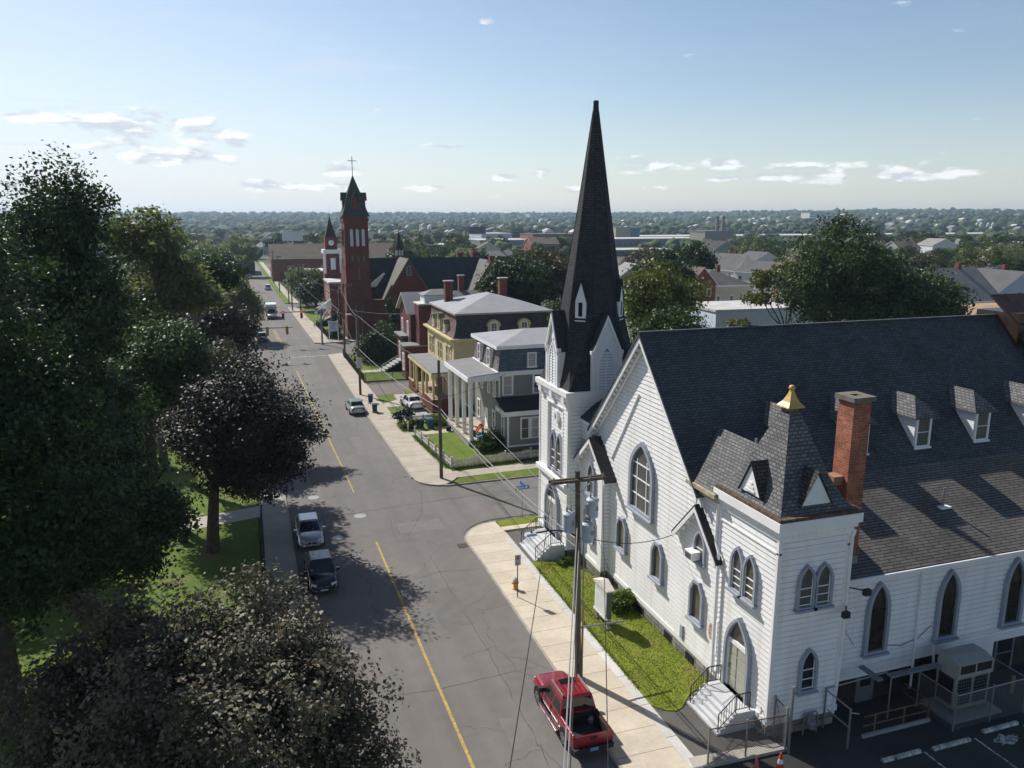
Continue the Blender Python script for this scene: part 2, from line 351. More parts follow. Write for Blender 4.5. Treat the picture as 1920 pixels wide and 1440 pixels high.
def fbox(mb, fr, a0, a1, b0, b1, c0, c1, m=0):
    mb.ext([fr.p(a0, b0, c1), fr.p(a1, b0, c1), fr.p(a1, b1, c1), fr.p(a0, b1, c1)], fr.n*(c0-c1), m)
def clip_band(poly, lo, hi):
    def cut(P, lim, sgn):
        out = []
        for i in range(len(P)):
            a, b = P[i], P[(i+1) % len(P)]; da, db = sgn*(a[1]-lim), sgn*(b[1]-lim)
            if da >= 0: out.append(a)
            if da*db < -1e-12: t = da/(da-db); out.append((a[0]+(b[0]-a[0])*t, lim))
        return out
    P = cut(poly, lo, 1)
    return cut(P, hi, -1) if len(P) > 2 else []
def clap(mb, fr, poly, dz=.25, lip=.03, c=0., m=0):
    """lapped boards over a convex polygon (a, b)"""
    b0 = min(p[1] for p in poly); b1 = max(p[1] for p in poly); k = math.floor(b0/dz)
    while k*dz < b1:
        lo, hi = k*dz, (k+1)*dz; P = clip_band(poly, lo, hi); k += 1
        if len(P) < 3: continue
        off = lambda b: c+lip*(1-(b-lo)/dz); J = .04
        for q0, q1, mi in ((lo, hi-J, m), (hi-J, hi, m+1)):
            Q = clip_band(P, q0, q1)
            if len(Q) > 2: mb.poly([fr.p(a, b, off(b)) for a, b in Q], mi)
        bl = [q for q in P if abs(q[1]-lo) < 1e-6]
        if len(bl) >= 2:
            x0, x1 = min(q[0] for q in bl), max(q[0] for q in bl)
            mb.poly([fr.p(x0, lo, c), fr.p(x1, lo, c), fr.p(x1, lo, c+lip), fr.p(x0, lo, c+lip)], m)
def arch(w, h, s, k=.62, n=8):
    """pointed arch outline, ccw from bottom left"""
    pts = [(-w/2, 0), (w/2, 0)]
    R0, C, T = (w/2, s), (w/2*1.0, s+(h-s)*k), (0, h)
    for i in range(n+1):
        t = i/n; pts.append(tuple((1-t)**2*R0[j]+2*t*(1-t)*C[j]+t*t*T[j] for j in (0, 1)))
    for i in range(1, n+1):
        t = i/n; t = 1-t; q = tuple((1-t)**2*R0[j]+2*t*(1-t)*C[j]+t*t*T[j] for j in (0, 1)); pts.append((-q[0], q[1]))
    return pts
def clipped(w, h): return [(-w/2, 0), (w/2, 0), (w/2, h*.76), (w*.2, h), (-w*.2, h), (-w/2, h*.76)]
def rectp(w, h): return [(-w/2, 0), (w/2, 0), (w/2, h), (-w/2, h)]
def ring(mb, fr, a, b, outer, inner, d, c0=0., m=0):
    n = len(outer); O = lambda q, c: fr.p(a+q[0], b+q[1], c)
    for i in range(n):
        j = (i+1) % n
        mb.poly([O(outer[i], d), O(outer[j], d), O(inner[j], d), O(inner[i], d)], m)
        mb.poly([O(outer[j], d), O(outer[i], d), O(outer[i], c0), O(outer[j], c0)], m)
        mb.poly([O(inner[i], d), O(inner[j], d), O(inner[j], c0), O(inner[i], c0)], m)
def window(parent, fr, a, b, w, h, shape='rect', s=.6, fw=.12, d=.09, fm=None, pm=None, sm=None, vb=(), hb=(), sill=.0, bw=.035, label=None, name='window', c=0.):
    fm = fm or white; pm = pm or glassd; sm = sm or fm
    f = {'rect': lambda W, H, q: rectp(W, H), 'arch': lambda W, H, q: arch(W, H, q), 'clip': lambda W, H, q: clipped(W, H)}[shape]
    outer = f(w, h, h*s); inner = [(x, y) for x, y in f(w-2*fw, h-fw*(1.6 if shape == 'arch' else 1.6), h*s-fw*.5)]
    inner = [(x, y+fw*.6) for x, y in inner]
    mb = MB(); ring(mb, fr, a, b, outer, inner, c+d, c-.06, 0)
    o = mb.build(name, fm, parent, label=label)
    g = MB(); g.poly([fr.p(a+x, b+y, c+.02) for x, y in inner]); g.build('pane', pm, o)
    if vb or hb:
        k = MB(); iw, ih = w-2*fw, h-1.6*fw
        for v in vb: hh = ih*(.97 if abs(v) < .05 or shape == 'rect' else .78); fbox(k, fr, a+v*iw-bw/2, a+v*iw+bw/2, b+fw*.6, b+fw*.6+hh, c+.012, c+.05)
        for v in hb: fbox(k, fr, a-iw/2, a+iw/2, b+fw*.6+v*ih-bw/2, b+fw*.6+v*ih+bw/2, c+.012, c+.055)
        k.build('sash', sm, o)
    if sill:
        k = MB(); fbox(k, fr, a-w/2-.06, a+w/2+.06, b-.10, b+.003, c-.05, c+d+sill); k.build('sill', fm, o)
    return o
def house_windows(root, fr, spots, **kw):
    for (a, b, w, h) in spots: window(root, fr, a, b, w, h, **kw)
def slab(mb, pts, t=.15, m=0, ms=None): mb.ext(pts, (0, 0, -t), m, ms)
def gable_roof(mb, x0, x1, y0, y1, z, rise, axis='x', ov=.35, t=.16, m=0, ms=None):
    if axis == 'x':
        ym = (y0+y1)/2; k = rise/((y1-y0)/2)
        for s in (-1, 1):
            e = y0-ov if s < 0 else y1+ov; ze = z-ov*k
            P = [(x0-ov, e, ze), (x1+ov, e, ze), (x1+ov, ym, z+rise), (x0-ov, ym, z+rise)]
            slab(mb, P if s < 0 else P[::-1], t, m, ms)
    else:
        xm = (x0+x1)/2; k = rise/((x1-x0)/2)
        for s in (-1, 1):
            e = x0-ov if s < 0 else x1+ov; ze = z-ov*k
            P = [(e, y1+ov, ze), (e, y0-ov, ze), (xm, y0-ov, z+rise), (xm, y1+ov, z+rise)]
            slab(mb, P if s < 0 else P[::-1], t, m, ms)
def hip_roof(mb, x0, x1, y0, y1, z, rise, ov=.35, t=.2, m=0, ms=0, ridge=None):
    a, b, c, d = x0-ov, x1+ov, y0-ov, y1+ov
    w = min(b-a, d-c)/2*(1 if ridge is None else ridge)
    if b-a >= d-c: r0, r1 = (a+w, (c+d)/2, z+rise), (b-w, (c+d)/2, z+rise)
    else: r0, r1 = ((a+b)/2, c+w, z+rise), ((a+b)/2, d-w, z+rise)
    A, B, C, D = (a, c, z), (b, c, z), (b, d, z), (a, d, z)
    if b-a >= d-c: mb.poly([A, B, r1, r0], m); mb.poly([B, C, r1], m); mb.poly([C, D, r0, r1], m); mb.poly([D, A, r0], m)
    else: mb.poly([A, B, r0], m); mb.poly([B, C, r1, r0], m); mb.poly([C, D, r1], m); mb.poly([D, A, r0, r1], m)
    mb.box((a, c, z-t), (b, d, z-.003), ms)
def text_mb(mb, fr, a, b, txt, h, c, m=0, bold=.17):
    """block lettering from small bars"""
    G = {'1': ['010','110','010','010','111'], '6': ['111','100','111','101','111'], '4': ['101','101','111','001','001'], '0': ['111','101','101','101','111'],
         'T': ['111','010','010','010','010'], 'P': ['111','101','111','100','100'], 'R': ['110','101','110','101','101'], 'E': ['111','100','111','100','111'],
         'F': ['111','100','110','100','100'], 'S': ['111','100','111','001','111'], 'V': ['101','101','101','101','010'], 'D': ['110','101','101','101','110'],
         'N': ['111','101','101','101','101'], 'O': ['111','101','101','101','111'], 'A': ['111','101','111','101','101'], 'K': ['101','110','100','110','101'], 'I': ['111','010','010','010','111'], ' ': ['000']*5,
         '7': ['111','001','010','010','010'], '8': ['111','101','111','101','111']}
    k = h/5; x = a
    for ch in txt:
        for r, row in enumerate(G.get(ch, G['O'])):
            for q, bit in enumerate(row):
                if bit == '1': fbox(mb, fr, x+q*k, x+(q+1)*k, b+h-(r+1)*k, b+h-r*k, c, c+.004, m)
        x += 4*k
# ---------------------------------------------------------------- ground, streets, lawns
asph = Masphalt('street_asphalt', (.165, .153, .145), .55, .17)
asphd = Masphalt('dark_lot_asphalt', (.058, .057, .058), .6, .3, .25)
asphp = Masphalt('old_path_asphalt', (.120, .112, .104), .5, .4, .2)
sidew = Mbrick('sidewalk_concrete', (.52, .455, .365), (.57, .505, .41), (.20, .16, .12), 60., 1.52, .016, bump=.3, var=.10, vs=.7)
sidewl = Mbrick('far_sidewalk_concrete', (.40, .36, .30), (.45, .41, .34), (.20, .17, .14), 60., 1.6, .02, bump=.3, var=.10, vs=.7)
granite = Mbrick('granite_strip', (.50, .485, .455), (.58, .565, .54), (.15, .14, .13), 60., 2.4, .02, bump=.2, var=.08, vs=1.2)
kerbm = M('kerb_stone', (.33, .30, .265), .8, .15, 2)
lawn = Mgrass('church_lawn', (.140, .180, .022), (.205, .235, .035), (.27, .22, .085))
lawn2 = Mgrass('green_lawn', (.095, .155, .024), (.15, .205, .038), (.20, .19, .07), 1.3)
park = Mgrass('park_grass', (.085, .145, .028), (.135, .185, .042), (.22, .17, .09), .7)
townm = Mgrass('town_ground', (.06, .085, .03), (.15, .145, .13), (.22, .21, .19), .04)
yellowp = M('yellow_line_paint', (.46, .315, .07), .7, .25, 3)
def worn(m, under, lo=.52, hi=.62, sc=7.):
    N, L = m.node_tree.nodes, m.node_tree.links; b = N['Principled BSDF']; src = b.inputs['Base Color'].links[0].from_socket
    tc = N.new('ShaderNodeTexCoord'); no = _n(N, L, 'ShaderNodeTexNoise', Scale=sc, Detail=6., Roughness=.7); L.new(tc.outputs['Object'], no.inputs['Vector'])
    mr = N.new('ShaderNodeMapRange'); L.new(no.outputs['Fac'], mr.inputs[0]); mr.inputs[1].default_value = lo; mr.inputs[2].default_value = hi
    q = N.new('ShaderNodeMix'); q.data_type = 'RGBA'; L.new(mr.outputs[0], q.inputs[0]); L.new(src, q.inputs[6]); q.inputs[7].default_value = (*under, 1); L.new(q.outputs[2], b.inputs['Base Color'])
worn(yellowp, (.17, .155, .14))
whitep = M('worn_white_paint', (.55, .55, .54), .7, .3, 3)

def sheet(name, pts, z, mat, kind='structure'):
    mb = MB(); mb.poly([(x, y, z) for x, y in pts]); return struct(name, mb, mat, kind)
def solid(name, pts, z, mat, z0=-.02): 
    mb = MB(); mb.ext([(x, y, z) for x, y in pts], (0, 0, z0-z)); return struct(name, mb, mat)
def arcpts(cx, cy, r, a0, a1, n=8): return [(cx+r*math.cos(R(a0+(a1-a0)*i/n)), cy+r*math.sin(R(a0+(a1-a0)*i/n))) for i in range(n+1)]

mb = MB(); mb.poly([(-9000, -300, -.03), (9000, -300, -.03), (9000, 9000, -.03), (-9000, 9000, -.03)]); struct('ground', mb, townm)
# main street drifts left with distance
RC = [(-20, 13.1), (20, 13.15), (35, 13.3), (48.5, 13.35), (63.5, 12.45), (90, 11.95), (130.5, 11.8), (142.5, 10.75), (170, 10.1), (200, 9.3), (250, 8.1), (330, 6.6), (520, 3.0)]
LC = [(-20, 1.85), (68, 1.85), (100, 1.2), (128, .75), (147, .35), (200, -.9), (250, -2.1), (330, -3.7), (520, -7.0)]
def rx(y): return float(np.interp(y, [a for a, b in RC], [b for a, b in RC]))
def lx(y): return float(np.interp(y, [a for a, b in LC], [b for a, b in LC]))
sheet('street', [(b, a) for a, b in LC] + [(b, a) for a, b in reversed(RC)], 0.004, asph)
# cross streets
sheet('cross_street', [(13.0, 48.9)] + arcpts(16.6, 49.8, 3.35, 180, 90, 8) + [(90, 53.2), (90, 61.8), (15.2, 61.8), (12.3, 64.2)], 0.000, asph)
sheet('far_cross_street', [(11.0, 130.2), (90, 134), (90, 143.2), (10.5, 142.8)], 0.000, asph)
sheet('far_cross_street', [(-60, 128), (1.2, 128.5), (.8, 139), (-60, 140)], 0.000, asph)
sheet('side_street', [(9.0, 205), (60, 207), (60, 214), (8.8, 213)], 0.000, asph)
# right pavement: walk, granite strip, path, lawn (kerb .13)
KZ = .13
near = [(rx(y), y) for y in (-20, 0, 20, 35, 46.5)]
solid('pavement', near + arcpts(16.25, 49.3, 3.0, 172, 92, 8) + [(16.25, 50.2), (15.80, 48), (15.80, -20)], KZ, sidew)
solid('kerb', [(x-.14, y) for x, y in near] + arcpts(16.25, 49.3, 3.14, 172, 90, 8) + [(16.25, 52.30)] + arcpts(16.25, 49.3, 2.995, 91, 172, 8) + [(x-.002, y) for x, y in reversed(near)], KZ+.006, kerbm)
solid('granite_edging', [(15.802, -20), (16.28, -20), (16.28, 50.2), (16.252, 50.2), (15.802, 48)], KZ+.012, granite)
solid('pavement', [(16.252, 50.5), (60, 50.9), (60, 51.6), (16.252, 51.2)], KZ, sidew)
solid('verge', [(16.252, 51.21), (60, 51.61), (60, 52.5), (16.252, 52.3)], KZ+.02, lawn)
solid('church_yard', [(16.29, 44.95), (19.5, 45.2), (19.5, 50.45), (16.29, 50.15)], .10, asphp)
solid('church_lawn', [(16.29, 44.9), (18.4, 44.5), (18.7, 43.5), (19.6, 41.2), (19.95, 40), (20.3, 34), (20.3, 29.3), (19.3, 29.25), (18.5, 28.95), (18.0, 28.5), (17.6, 28.1), (17.2, 27.95), (16.8, 28.1), (16.5, 28.4), (16.29, 28.7)], .14, lawn)
solid('church_yard', [(16.29, 30), (20.2, 30), (20.2, 24.6), (19.6, 24.55), (16.29, 24.95)], .10, asphp)
solid('concrete_strip', [(15.9, 24.3), (20.3, 24.15), (20.3, 24.55), (16.28, 24.95), (16.0, 24.92)], .155, conc)
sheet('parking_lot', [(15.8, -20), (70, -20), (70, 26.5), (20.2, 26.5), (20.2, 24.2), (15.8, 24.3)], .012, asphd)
# far side of the cross street and along the row of houses
fr2 = [(rx(y), y) for y in (64.2, 75, 90, 110, 130)]
solid('pavement', arcpts(14.9, 63.9, 2.45, 262, 178, 6) + fr2[1:] + [(14.1, 131), (14.15, 110), (14.5, 97), (14.9, 82), (15.1, 77), (15.4, 70), (16.1, 64.7), (60, 66.0), (60, 64.6), (16.0, 63.0), (15.6, 62.4)], KZ, sidewl)
solid('kerb', [(x-.15, y) for x, y in fr2] + [(x-.003, y) for x, y in reversed(fr2)], KZ-.01, kerbm)
solid('kerb', [(14.6, 61.33), (60, 61.75), (60, 61.9), (14.6, 61.46)], KZ-.01, kerbm)
solid('verge', [(15.2, 61.5), (60, 61.92), (60, 64.55), (16.4, 62.95), (15.75, 62.3)], KZ+.015, lawn2)
solid('house_lawn', [(15.42, 70), (16.15, 64.75), (60, 66.05), (60, 69.2), (22.5, 69.1), (22.4, 72), (19.4, 72), (19.4, 77.2), (15.15, 77)], .15, lawn2)
solid('house_path', [(15.12, 77.1), (19.5, 77.3), (19.4, 78.6), (15.02, 78.5)], .16, conc)
solid('house_lawn', [(15.0, 78.6), (19.4, 78.7), (19.4, 82.5), (14.9, 82.2)], .15, lawn2)
solid('driveway', [(14.88, 82.3), (20, 82.6), (20, 85.2), (18.6, 86), (18.4, 92.6), (16.6, 92.6), (16.6, 84.5), (14.8, 84.2)], .14, concg)
solid('house_lawn', [(14.78, 84.3), (16.5, 84.6), (16.5, 90.4), (14.62, 90.2)], .16, lawn2)
solid('house_path', [(14.6, 90.3), (16.5, 90.5), (16.5, 92.7), (18.0, 92.7), (18.0, 97.0), (16.6, 97.0), (16.5, 94), (14.55, 92.3)], .165, conc)
solid('house_lawn', [(14.54, 92.4), (16.4, 94.1), (16.5, 97.1), (14.4, 97.1)], .16, lawn2)
solid('house_lawn', [(18.1, 90), (19.6, 90), (19.6, 99), (18.1, 99)], .16, lawn2)
solid('driveway', [(14.4, 97.2), (60, 98.8), (60, 104.8), (14.3, 104.8)], .14, asph)
solid('house_lawn', [(14.25, 106.3), (22, 106.3), (22, 112.6), (14.15, 112.6)], .16, lawn2)
solid('house_path', [(14.15, 112.7), (22, 112.7), (22, 114.2), (14.12, 114.2)], .17, conc)
solid('house_lawn', [(14.1, 114.3), (22, 114.3), (21, 127), (14.0, 127)], .16, lawn2)
# beyond the lights
fr3 = [(rx(y), y) for y in (143.6, 160, 180, 204)]
solid('pavement', [(13.6, 143.2), (12.0, 142.9)] + fr3 + [(11.6, 204), (12.4, 180), (13.4, 160), (14.0, 150), (26, 146), (26, 143.8)], KZ, sidewl)
solid('verge', [(13.45, 160), (12.45, 180), (11.65, 204), (15.5, 204), (15.5, 160)], .15, lawn2)
fr4 = [(rx(y), y) for y in (214, 250, 300, 420)]
solid('verge', fr4 + [(6.3, 420), (8.6, 300), (9.6, 250), (10.7, 214)], KZ, lawn2)
solid('pavement', [(10.71, 214), (9.61, 250), (8.61, 300), (6.31, 420), (8.2, 420), (10.4, 300), (11.4, 250), (12.6, 214)], KZ+.004, sidewl)
# left side
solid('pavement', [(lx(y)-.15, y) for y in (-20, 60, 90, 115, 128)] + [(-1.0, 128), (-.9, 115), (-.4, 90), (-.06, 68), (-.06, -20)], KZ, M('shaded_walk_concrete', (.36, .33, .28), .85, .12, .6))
solid('kerb', [(lx(y), y) for y in (-20, 60, 90, 115, 128)] + [(lx(y)-.147, y) for y in (128, 115, 90, 60, -20)], KZ+.006, kerbm)
solid('park_grass', [(-.35, -20), (-.35, 68), (-.8, 90), (-1.3, 118), (-90, 118), (-90, -20)], .10, park)
solid('park_path', [(-.2, 58.8), (-12, 56.0), (-40, 52), (-40, 53.8), (-12, 58.2), (-.2, 61.2)], .125, conc)
solid('plaza', [(lx(y)-.02, y) for y in (141, 150, 175)] + [(-14, 175), (-14, 141)], .12, conc)
solid('plaza', [(-1.1, 118.1), (-1.1, 127.9), (-14, 127.9), (-14, 118.1)], .12, conc)
# markings
sheet('road_marking', [(7.52, 10), (7.66, 10), (7.38, 51.6), (7.24, 51.6)], .010, yellowp)
sheet('road_marking', [(7.12, 62.3), (7.22, 62.3), (6.75, 86.6), (6.1, 118), (5.98, 118), (6.62, 86.6)], .010, yellowp)
sheet('road_marking', [(4.85, 144), (4.97, 144), (4.35, 163), (4.22, 163)], .010, yellowp)
sheet('road_marking', [(5.2, 144), (5.32, 144), (4.7, 163), (4.57, 163)], .010, yellowp)
sheet('road_marking', [(.9, 140.6), (5.2, 141.2), (5.2, 141.5), (.9, 140.9)], .010, whitep)
sheet('road_marking', [(5.9, 129.6), (11.6, 129.9), (11.6, 130.15), (5.9, 129.9)], .010, whitep)
for x in (25.72, 28.5, 31.3): sheet('bay_marking', [(x-.05, 15), (x+.05, 15), (x+.05, 22.3), (x-.05, 22.3)], .018, whitep)
worn(whitep, (.10, .098, .095), .48, .58, 5.)
qq = random.Random(4); sheet('worn_paint_patch', [(29.85+math.cos(t)*.75*qq.uniform(.5, 1.2), 21.8+math.sin(t)*.32*qq.uniform(.4, 1.3)) for t in np.linspace(0, 6.28, 27)[:-1]], .018, whitep)
# repair patches and sealed seams in the asphalt
asp2 = M('patched_asphalt', (.148, .138, .131), .9, .12, 1.2, bump=.2, bscale=40); asp3 = M('pale_patched_asphalt', (.180, .167, .158), .9, .10, 1.2, bump=.2, bscale=40); seal = M('seam_sealer', (.085, .080, .076), .8, .2, 4)
def patch(cx, cy, w, d, mat, sd):
    g = random.Random(sd); P = []
    for (x0, y0), (x1, y1) in (((-w, -d), (w, -d)), ((w, -d), (w, d)), ((w, d), (-w, d)), ((-w, d), (-w, -d))):
        for i in range(6): P.append((cx+x0+(x1-x0)*i/6+g.uniform(-.04, .04), cy+y0+(y1-y0)*i/6+g.uniform(-.04, .04)))
    sheet('asphalt_patch', P, .0075, mat)
for i, (x, y, w, d, m_) in enumerate(((9.8, 41.0, .9, 2.4, asp2), (10.8, 53.5, 1.6, 1.0, asp3), (4.6, 70, .6, 5.0, asp2), (9.4, 76, .5, 3.2, asp3), (6.2, 99, 1.0, 1.8, asp2), (18, 57.5, 1.2, 1.7, asp2), (24, 55, 2.2, .8, asp3), (10.2, 29, .8, 1.1, asp3), (8.2, 136, 2.0, 1.2, asp2))): patch(x, y, w, d, m_, i)
def seam(P, w=.03):
    g = random.Random(int(P[0][0]*7+P[0][1])); L_, R_ = [], []
    for (x0, y0), (x1, y1) in zip(P[:-1], P[1:]):
        n = max(2, int(math.hypot(x1-x0, y1-y0)/.5))
        for i in range(n):
            x = x0+(x1-x0)*i/n+g.uniform(-.05, .05); y = y0+(y1-y0)*i/n+g.uniform(-.05, .05); ww = w*g.uniform(.4, 1.2); dx, dy = y1-y0, -(x1-x0); q = math.hypot(dx, dy); L_.append((x+dx/q*ww, y+dy/q*ww)); R_.append((x-dx/q*ww, y-dy/q*ww))
    k = MB(); n = len(L_); k.v = [(*p, .0085) for p in L_]+[(*p, .0085) for p in R_]; k.f = [(i, i+1, n+i+1, n+i) for i in range(n-1)]; k.m = [0]*(n-1); struct('road_seam', k, seal)
seam([(1.9, 57.4), (7, 57.6), (13.6, 58.3), (24, 58.8)], .035); seam([(4.3, 44), (4.2, 62), (3.9, 90)], .022); seam([(1.9, 33.5), (7.3, 33.2), (13.2, 33.6)], .022); seam([(10.4, 20), (10.6, 36), (10.3, 49)], .02); seam([(13, 45.2), (10.4, 45.6), (8, 44.9)], .025); seam([(1.7, 83), (6.6, 83.3), (12, 83.1)], .025); seam([(1.2, 112), (11.8, 112.4)], .03); seam([(9.6, 52), (11.5, 56), (12.6, 61.5)], .025)
for i, (x, y, lab) in enumerate([(4.86, 53.2, 'round manhole cover ringed in concrete beside the black sedan'), (6.92, 56.9, 'round manhole cover near the middle of the junction'), (3.93, 62.1, 'round manhole cover in the road behind the silver sedan')]):
    o = thing('manhole_cover', lab, 'manhole', (x, y, .004), 'manhole covers in the street')
    k = MB(); k.lathe((x, y, .004), [(.46, 0), (.46, .006), (.36, .008)], 24); k.build('collar', concg, o)
    k = MB(); k.lathe((x, y, .004), [(.355, .004), (.35, .011), (.05, .012)], 24); k.build('lid', metalg if i != 1 else concg, o)
o = thing('storm_drain', 'small iron storm drain grate at the kerb corner', 'drain', (12.85, 49.1, .004))
k = MB(); k.box((12.5, 48.75, .005), (13.2, 49.45, .012)); k.build('frame', metald, o)
k = MB(); [k.box((12.56, 48.82+i*.1, .012), (13.14, 48.87+i*.1, .02)) for i in range(6)]; k.build('grate', rust, o)
# ---------------------------------------------------------------- the white church
church = thing('church', 'white clapboard church with a tall dark shingled spire and two towers on the corner', 'church', (19.9, 37, 0))
Wn, Sn, Nn, En = (-1, 0, 0), (0, -1, 0), (0, 1, 0), (1, 0, 0)
fW = Fr((19.9, 37.05, 0), Wn)          # nave front: a = 37.05 - Y
def Y2a(y): return 37.05-y
fS = Fr((0, 25.9, 0), Sn)              # aisle wall: a = X
RZ, RY, SL = 16.05, 37.05, 1.08
def nz(y): return RZ-SL*abs(RY-y)
# nave front wall
k = MB()
clap(k, fW, [(-7.7, .75), (7.65, .75), (7.65, 9.35), (-6.05, 9.35), (-7.7, 9.35)])
clap(k, fW, [(-6.05, 9.352), (6.05, 9.352), (0, 15.75)])
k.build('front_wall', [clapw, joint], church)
k = MB()  # rakes, soffit brackets, belt boards
for s in (-1, 1):
    e0 = Vector((19.45, RY+s*6.25, nz(RY+s*6.25)-.12)); e1 = Vector((19.45, RY, RZ-.10))
    d = Vector((0, -s*6.25, SL*6.25)).normalized(); nrm = Vector((0, s*SL, 1)).normalized()
    q = [e0, e1, e1-Vector((0, 0, .42)), e0-Vector((0, 0, .42))]
    k.ext(q, (.09, 0, 0))
    q = [p+Vector((.28, 0, -.42)) for p in (e0, e1)]; k.ext([q[0], q[1], q[1]-Vector((0, 0, .24)), q[0]-Vector((0, 0, .24))], (.13, 0, 0))
    k.ext([e0+Vector((.02, 0, -.06)), e1+Vector((.02, 0, -.06)), e1+Vector((.5, 0, -.06)), e0+Vector((.5, 0, -.06))], (0, 0, -.03))
    for i in range(20):
        c = e0.lerp(e1, (i+.6)/20.3)+Vector((.13, 0, -.40)); k.box((c.x+.02, c.y-.06, c.z-.06), (c.x+.26, c.y+.06, c.z+.16))
# thin diagonal board left of the middle, horizontal trims
k.beam((19.84, 40.8, 8.0), (19.84, 37.6, 12.6), .07, .05); 
fbox(k, fW, 4.0, 7.65, 5.6, 5.72, -.01, .05)
fbox(k, fW, -6.0, 7.65, .72, .98, -.01, .07); k.build('gable_trim', white, church)
# nave and aisle roofs
k = MB()
slab(k, [(19.4, 30.72, nz(30.72)), (54, 30.72, nz(30.72)), (54, RY, RZ), (19.4, RY, RZ)], .16)
slab(k, [(54, 43.38, nz(43.38)), (19.4, 43.38, nz(43.38)), (19.4, RY, RZ-.002), (54, RY, RZ-.002)], .16)
k.beam((19.4, RY, RZ+.03), (54, RY, RZ+.03), .26, .08)
nroof = k.build('nave_roof', shingle, church)
k = MB(); slab(k, [(23.3, 25.55, 6.62), (54, 25.55, 6.62), (54, 30.9, 9.36), (23.3, 30.9, 9.36)], .14); k.build('aisle_roof', shinglea, church)
k = MB(); slab(k, [(54, 48.5, 6.62), (23.9, 48.5, 6.62), (23.9, 43.2, 9.36), (54, 43.2, 9.36)], .14)
k.box((23.9, 44, .3), (54, 48.2, 6.5)); k.build('north_aisle', shinglea, church)
# roof piece on the front of the north tower side (small dark slope behind the rake)
k = MB(); slab(k, [(19.5, 44.72, 9.62), (19.5, 42.55, 9.66), (22.4, 42.2, 11.9), (22.4, 44.72, 11.9)], .10); k.build('corner_roof', shingle, church)
k = MB(); k.box((19.46, 42.6, 9.36), (19.56, 44.73, 9.56)); clap(k, Fr((19.62, 0, 0), Wn), [(-44.72, 8.3), (-43.05, 8.3), (-43.05, 9.4), (-44.72, 9.4)]); k.build('corner_fascia', [white, joint], church)
# connecting roof beside the south tower: plane facing the street
k = MB(); A, B = (19.55, 31.5, 9.72), (19.55, 29.2, 9.72)
C, D = (22.0, 28.9, 11.72), (22.0, 33.1, 11.72)
slab(k, [A, B, C, D], .14); slab(k, [D, C, (24.4, 28.9, 9.9), (24.4, 31.4, 9.9)], .14); k.build('link_roof', shinglep, church)
k = MB(); k.box((19.42, 29.3, 9.5), (19.62, 31.75, 9.70)); k.box((19.62, 29.3, 9.25), (19.895, 31.4, 9.55)); k.build('link_gutter', M('stained_gutter', (.42, .36, .27), .7, .35, 4), church)
k = MB(); k.box((22.95, 31.3, 10.0), (23.05, 31.4, 11.5)); k.build('vent_pipe', metalg, church)
k = MB(); k.tube([(31.9, 28.3, 8.0), (31.9, 28.3, 9.0)], .06, 8); k.build('vent_pipe', metalg, church)
k = MB(); k.box((31.6, 28.05, 7.98), (32.2, 28.5, 8.06)); k.build('vent_flashing', white, church)
# dormers
def dormer(cx):
    yF, zb, ze, zr = 31.55, 9.72, 11.72, 12.68; w = .55
    d = MB(); d.ext([(cx-w, yF, zb), (cx+w, yF, zb), (cx+w, yF, ze), (cx-w, yF, ze)], (0, 2.4, 0))
    o = d.build('dormer', Mlap_w, church)
    r = MB(); E = .24; yB = RY-(RZ-zr)/SL+.05; yE = RY-(RZ-ze)/SL+.05
    a, b, c, e = (cx-w-E, yF-E, ze-.02), (cx+w+E, yF-E, ze-.02), (cx+w+E, yE, ze-.02), (cx-w-E, yE, ze-.02)
    rf, rb = (cx, yF+.75, zr), (cx, yB, zr)
    r.poly([a, b, rf]); r.poly([b, c, rb, rf]); r.poly([e, a, rf, rb]); r.box((cx-w-E, yF-E, ze-.1), (cx+w+E, yE, ze-.023)); r.build('roof', shinglep, o)
    window(o, Fr((cx, yF, 0), Sn), 0, zb+.32, 1.02, 1.66, fw=.13, d=.07, pm=glassg, hb=(.5,), sill=.08)
Mlap_w = Mlap('lap_white', (.80, .80, .80), .14, .55, .05, .7)
for i in range(7): dormer(25.35+4.1*i)
# louvred sheet-metal ventilator at the far end of the ridge
k = MB(); k.box((44.2, 35.4, 14.2), (48.5, 38.4, 16.3)); k.build('roof_ventilator', copper, church)
k = MB(); slab(k, [(44.0, 35.2, 15.6), (48.8, 35.2, 15.6), (48.8, 37.4, 17.3), (44.0, 37.4, 17.3)], .12)
for x in (45.2, 46.4, 47.6): k.beam((x, 35.2, 15.63), (x, 37.4, 17.33), .06, .08)
k.build('ventilator_roof', copper, church)
k = MB(); slab(k, [(44.6, 25.6, 6.9), (52, 25.6, 6.9), (52, 36.5, 16.2), (44.6, 36.5, 16.2)], .5); k.build('transept_roof', shingle, church)

# front windows
def gw(fr, a, b, w, h, c=.05, **kw): return window(church, fr, a, b, w, h, c=c, **kw)
gw(fW, Y2a(36.88), 6.0, 2.75, 4.1, shape='arch', s=.52, fw=.24, d=.16, fm=trimg, pm=glassg, sm=white, vb=(-.24, .24), hb=(.22, .47, .70), sill=.12, bw=.06)
for y, b, h in ((39.05, 2.95, 2.0), (34.80, 3.0, 2.1), (30.82, 2.65, 2.1)):
    gw(fW, Y2a(y), b, 1.2, h, shape='clip', fw=.15, d=.17, fm=trimg, pm=glasst, sill=.1)
gw(fW, Y2a(30.83), 5.75, 1.05, 1.62, shape='arch', s=.5, fw=.14, d=.12, fm=trimg, pm=glassg, sm=white, hb=(.42,), sill=.08)
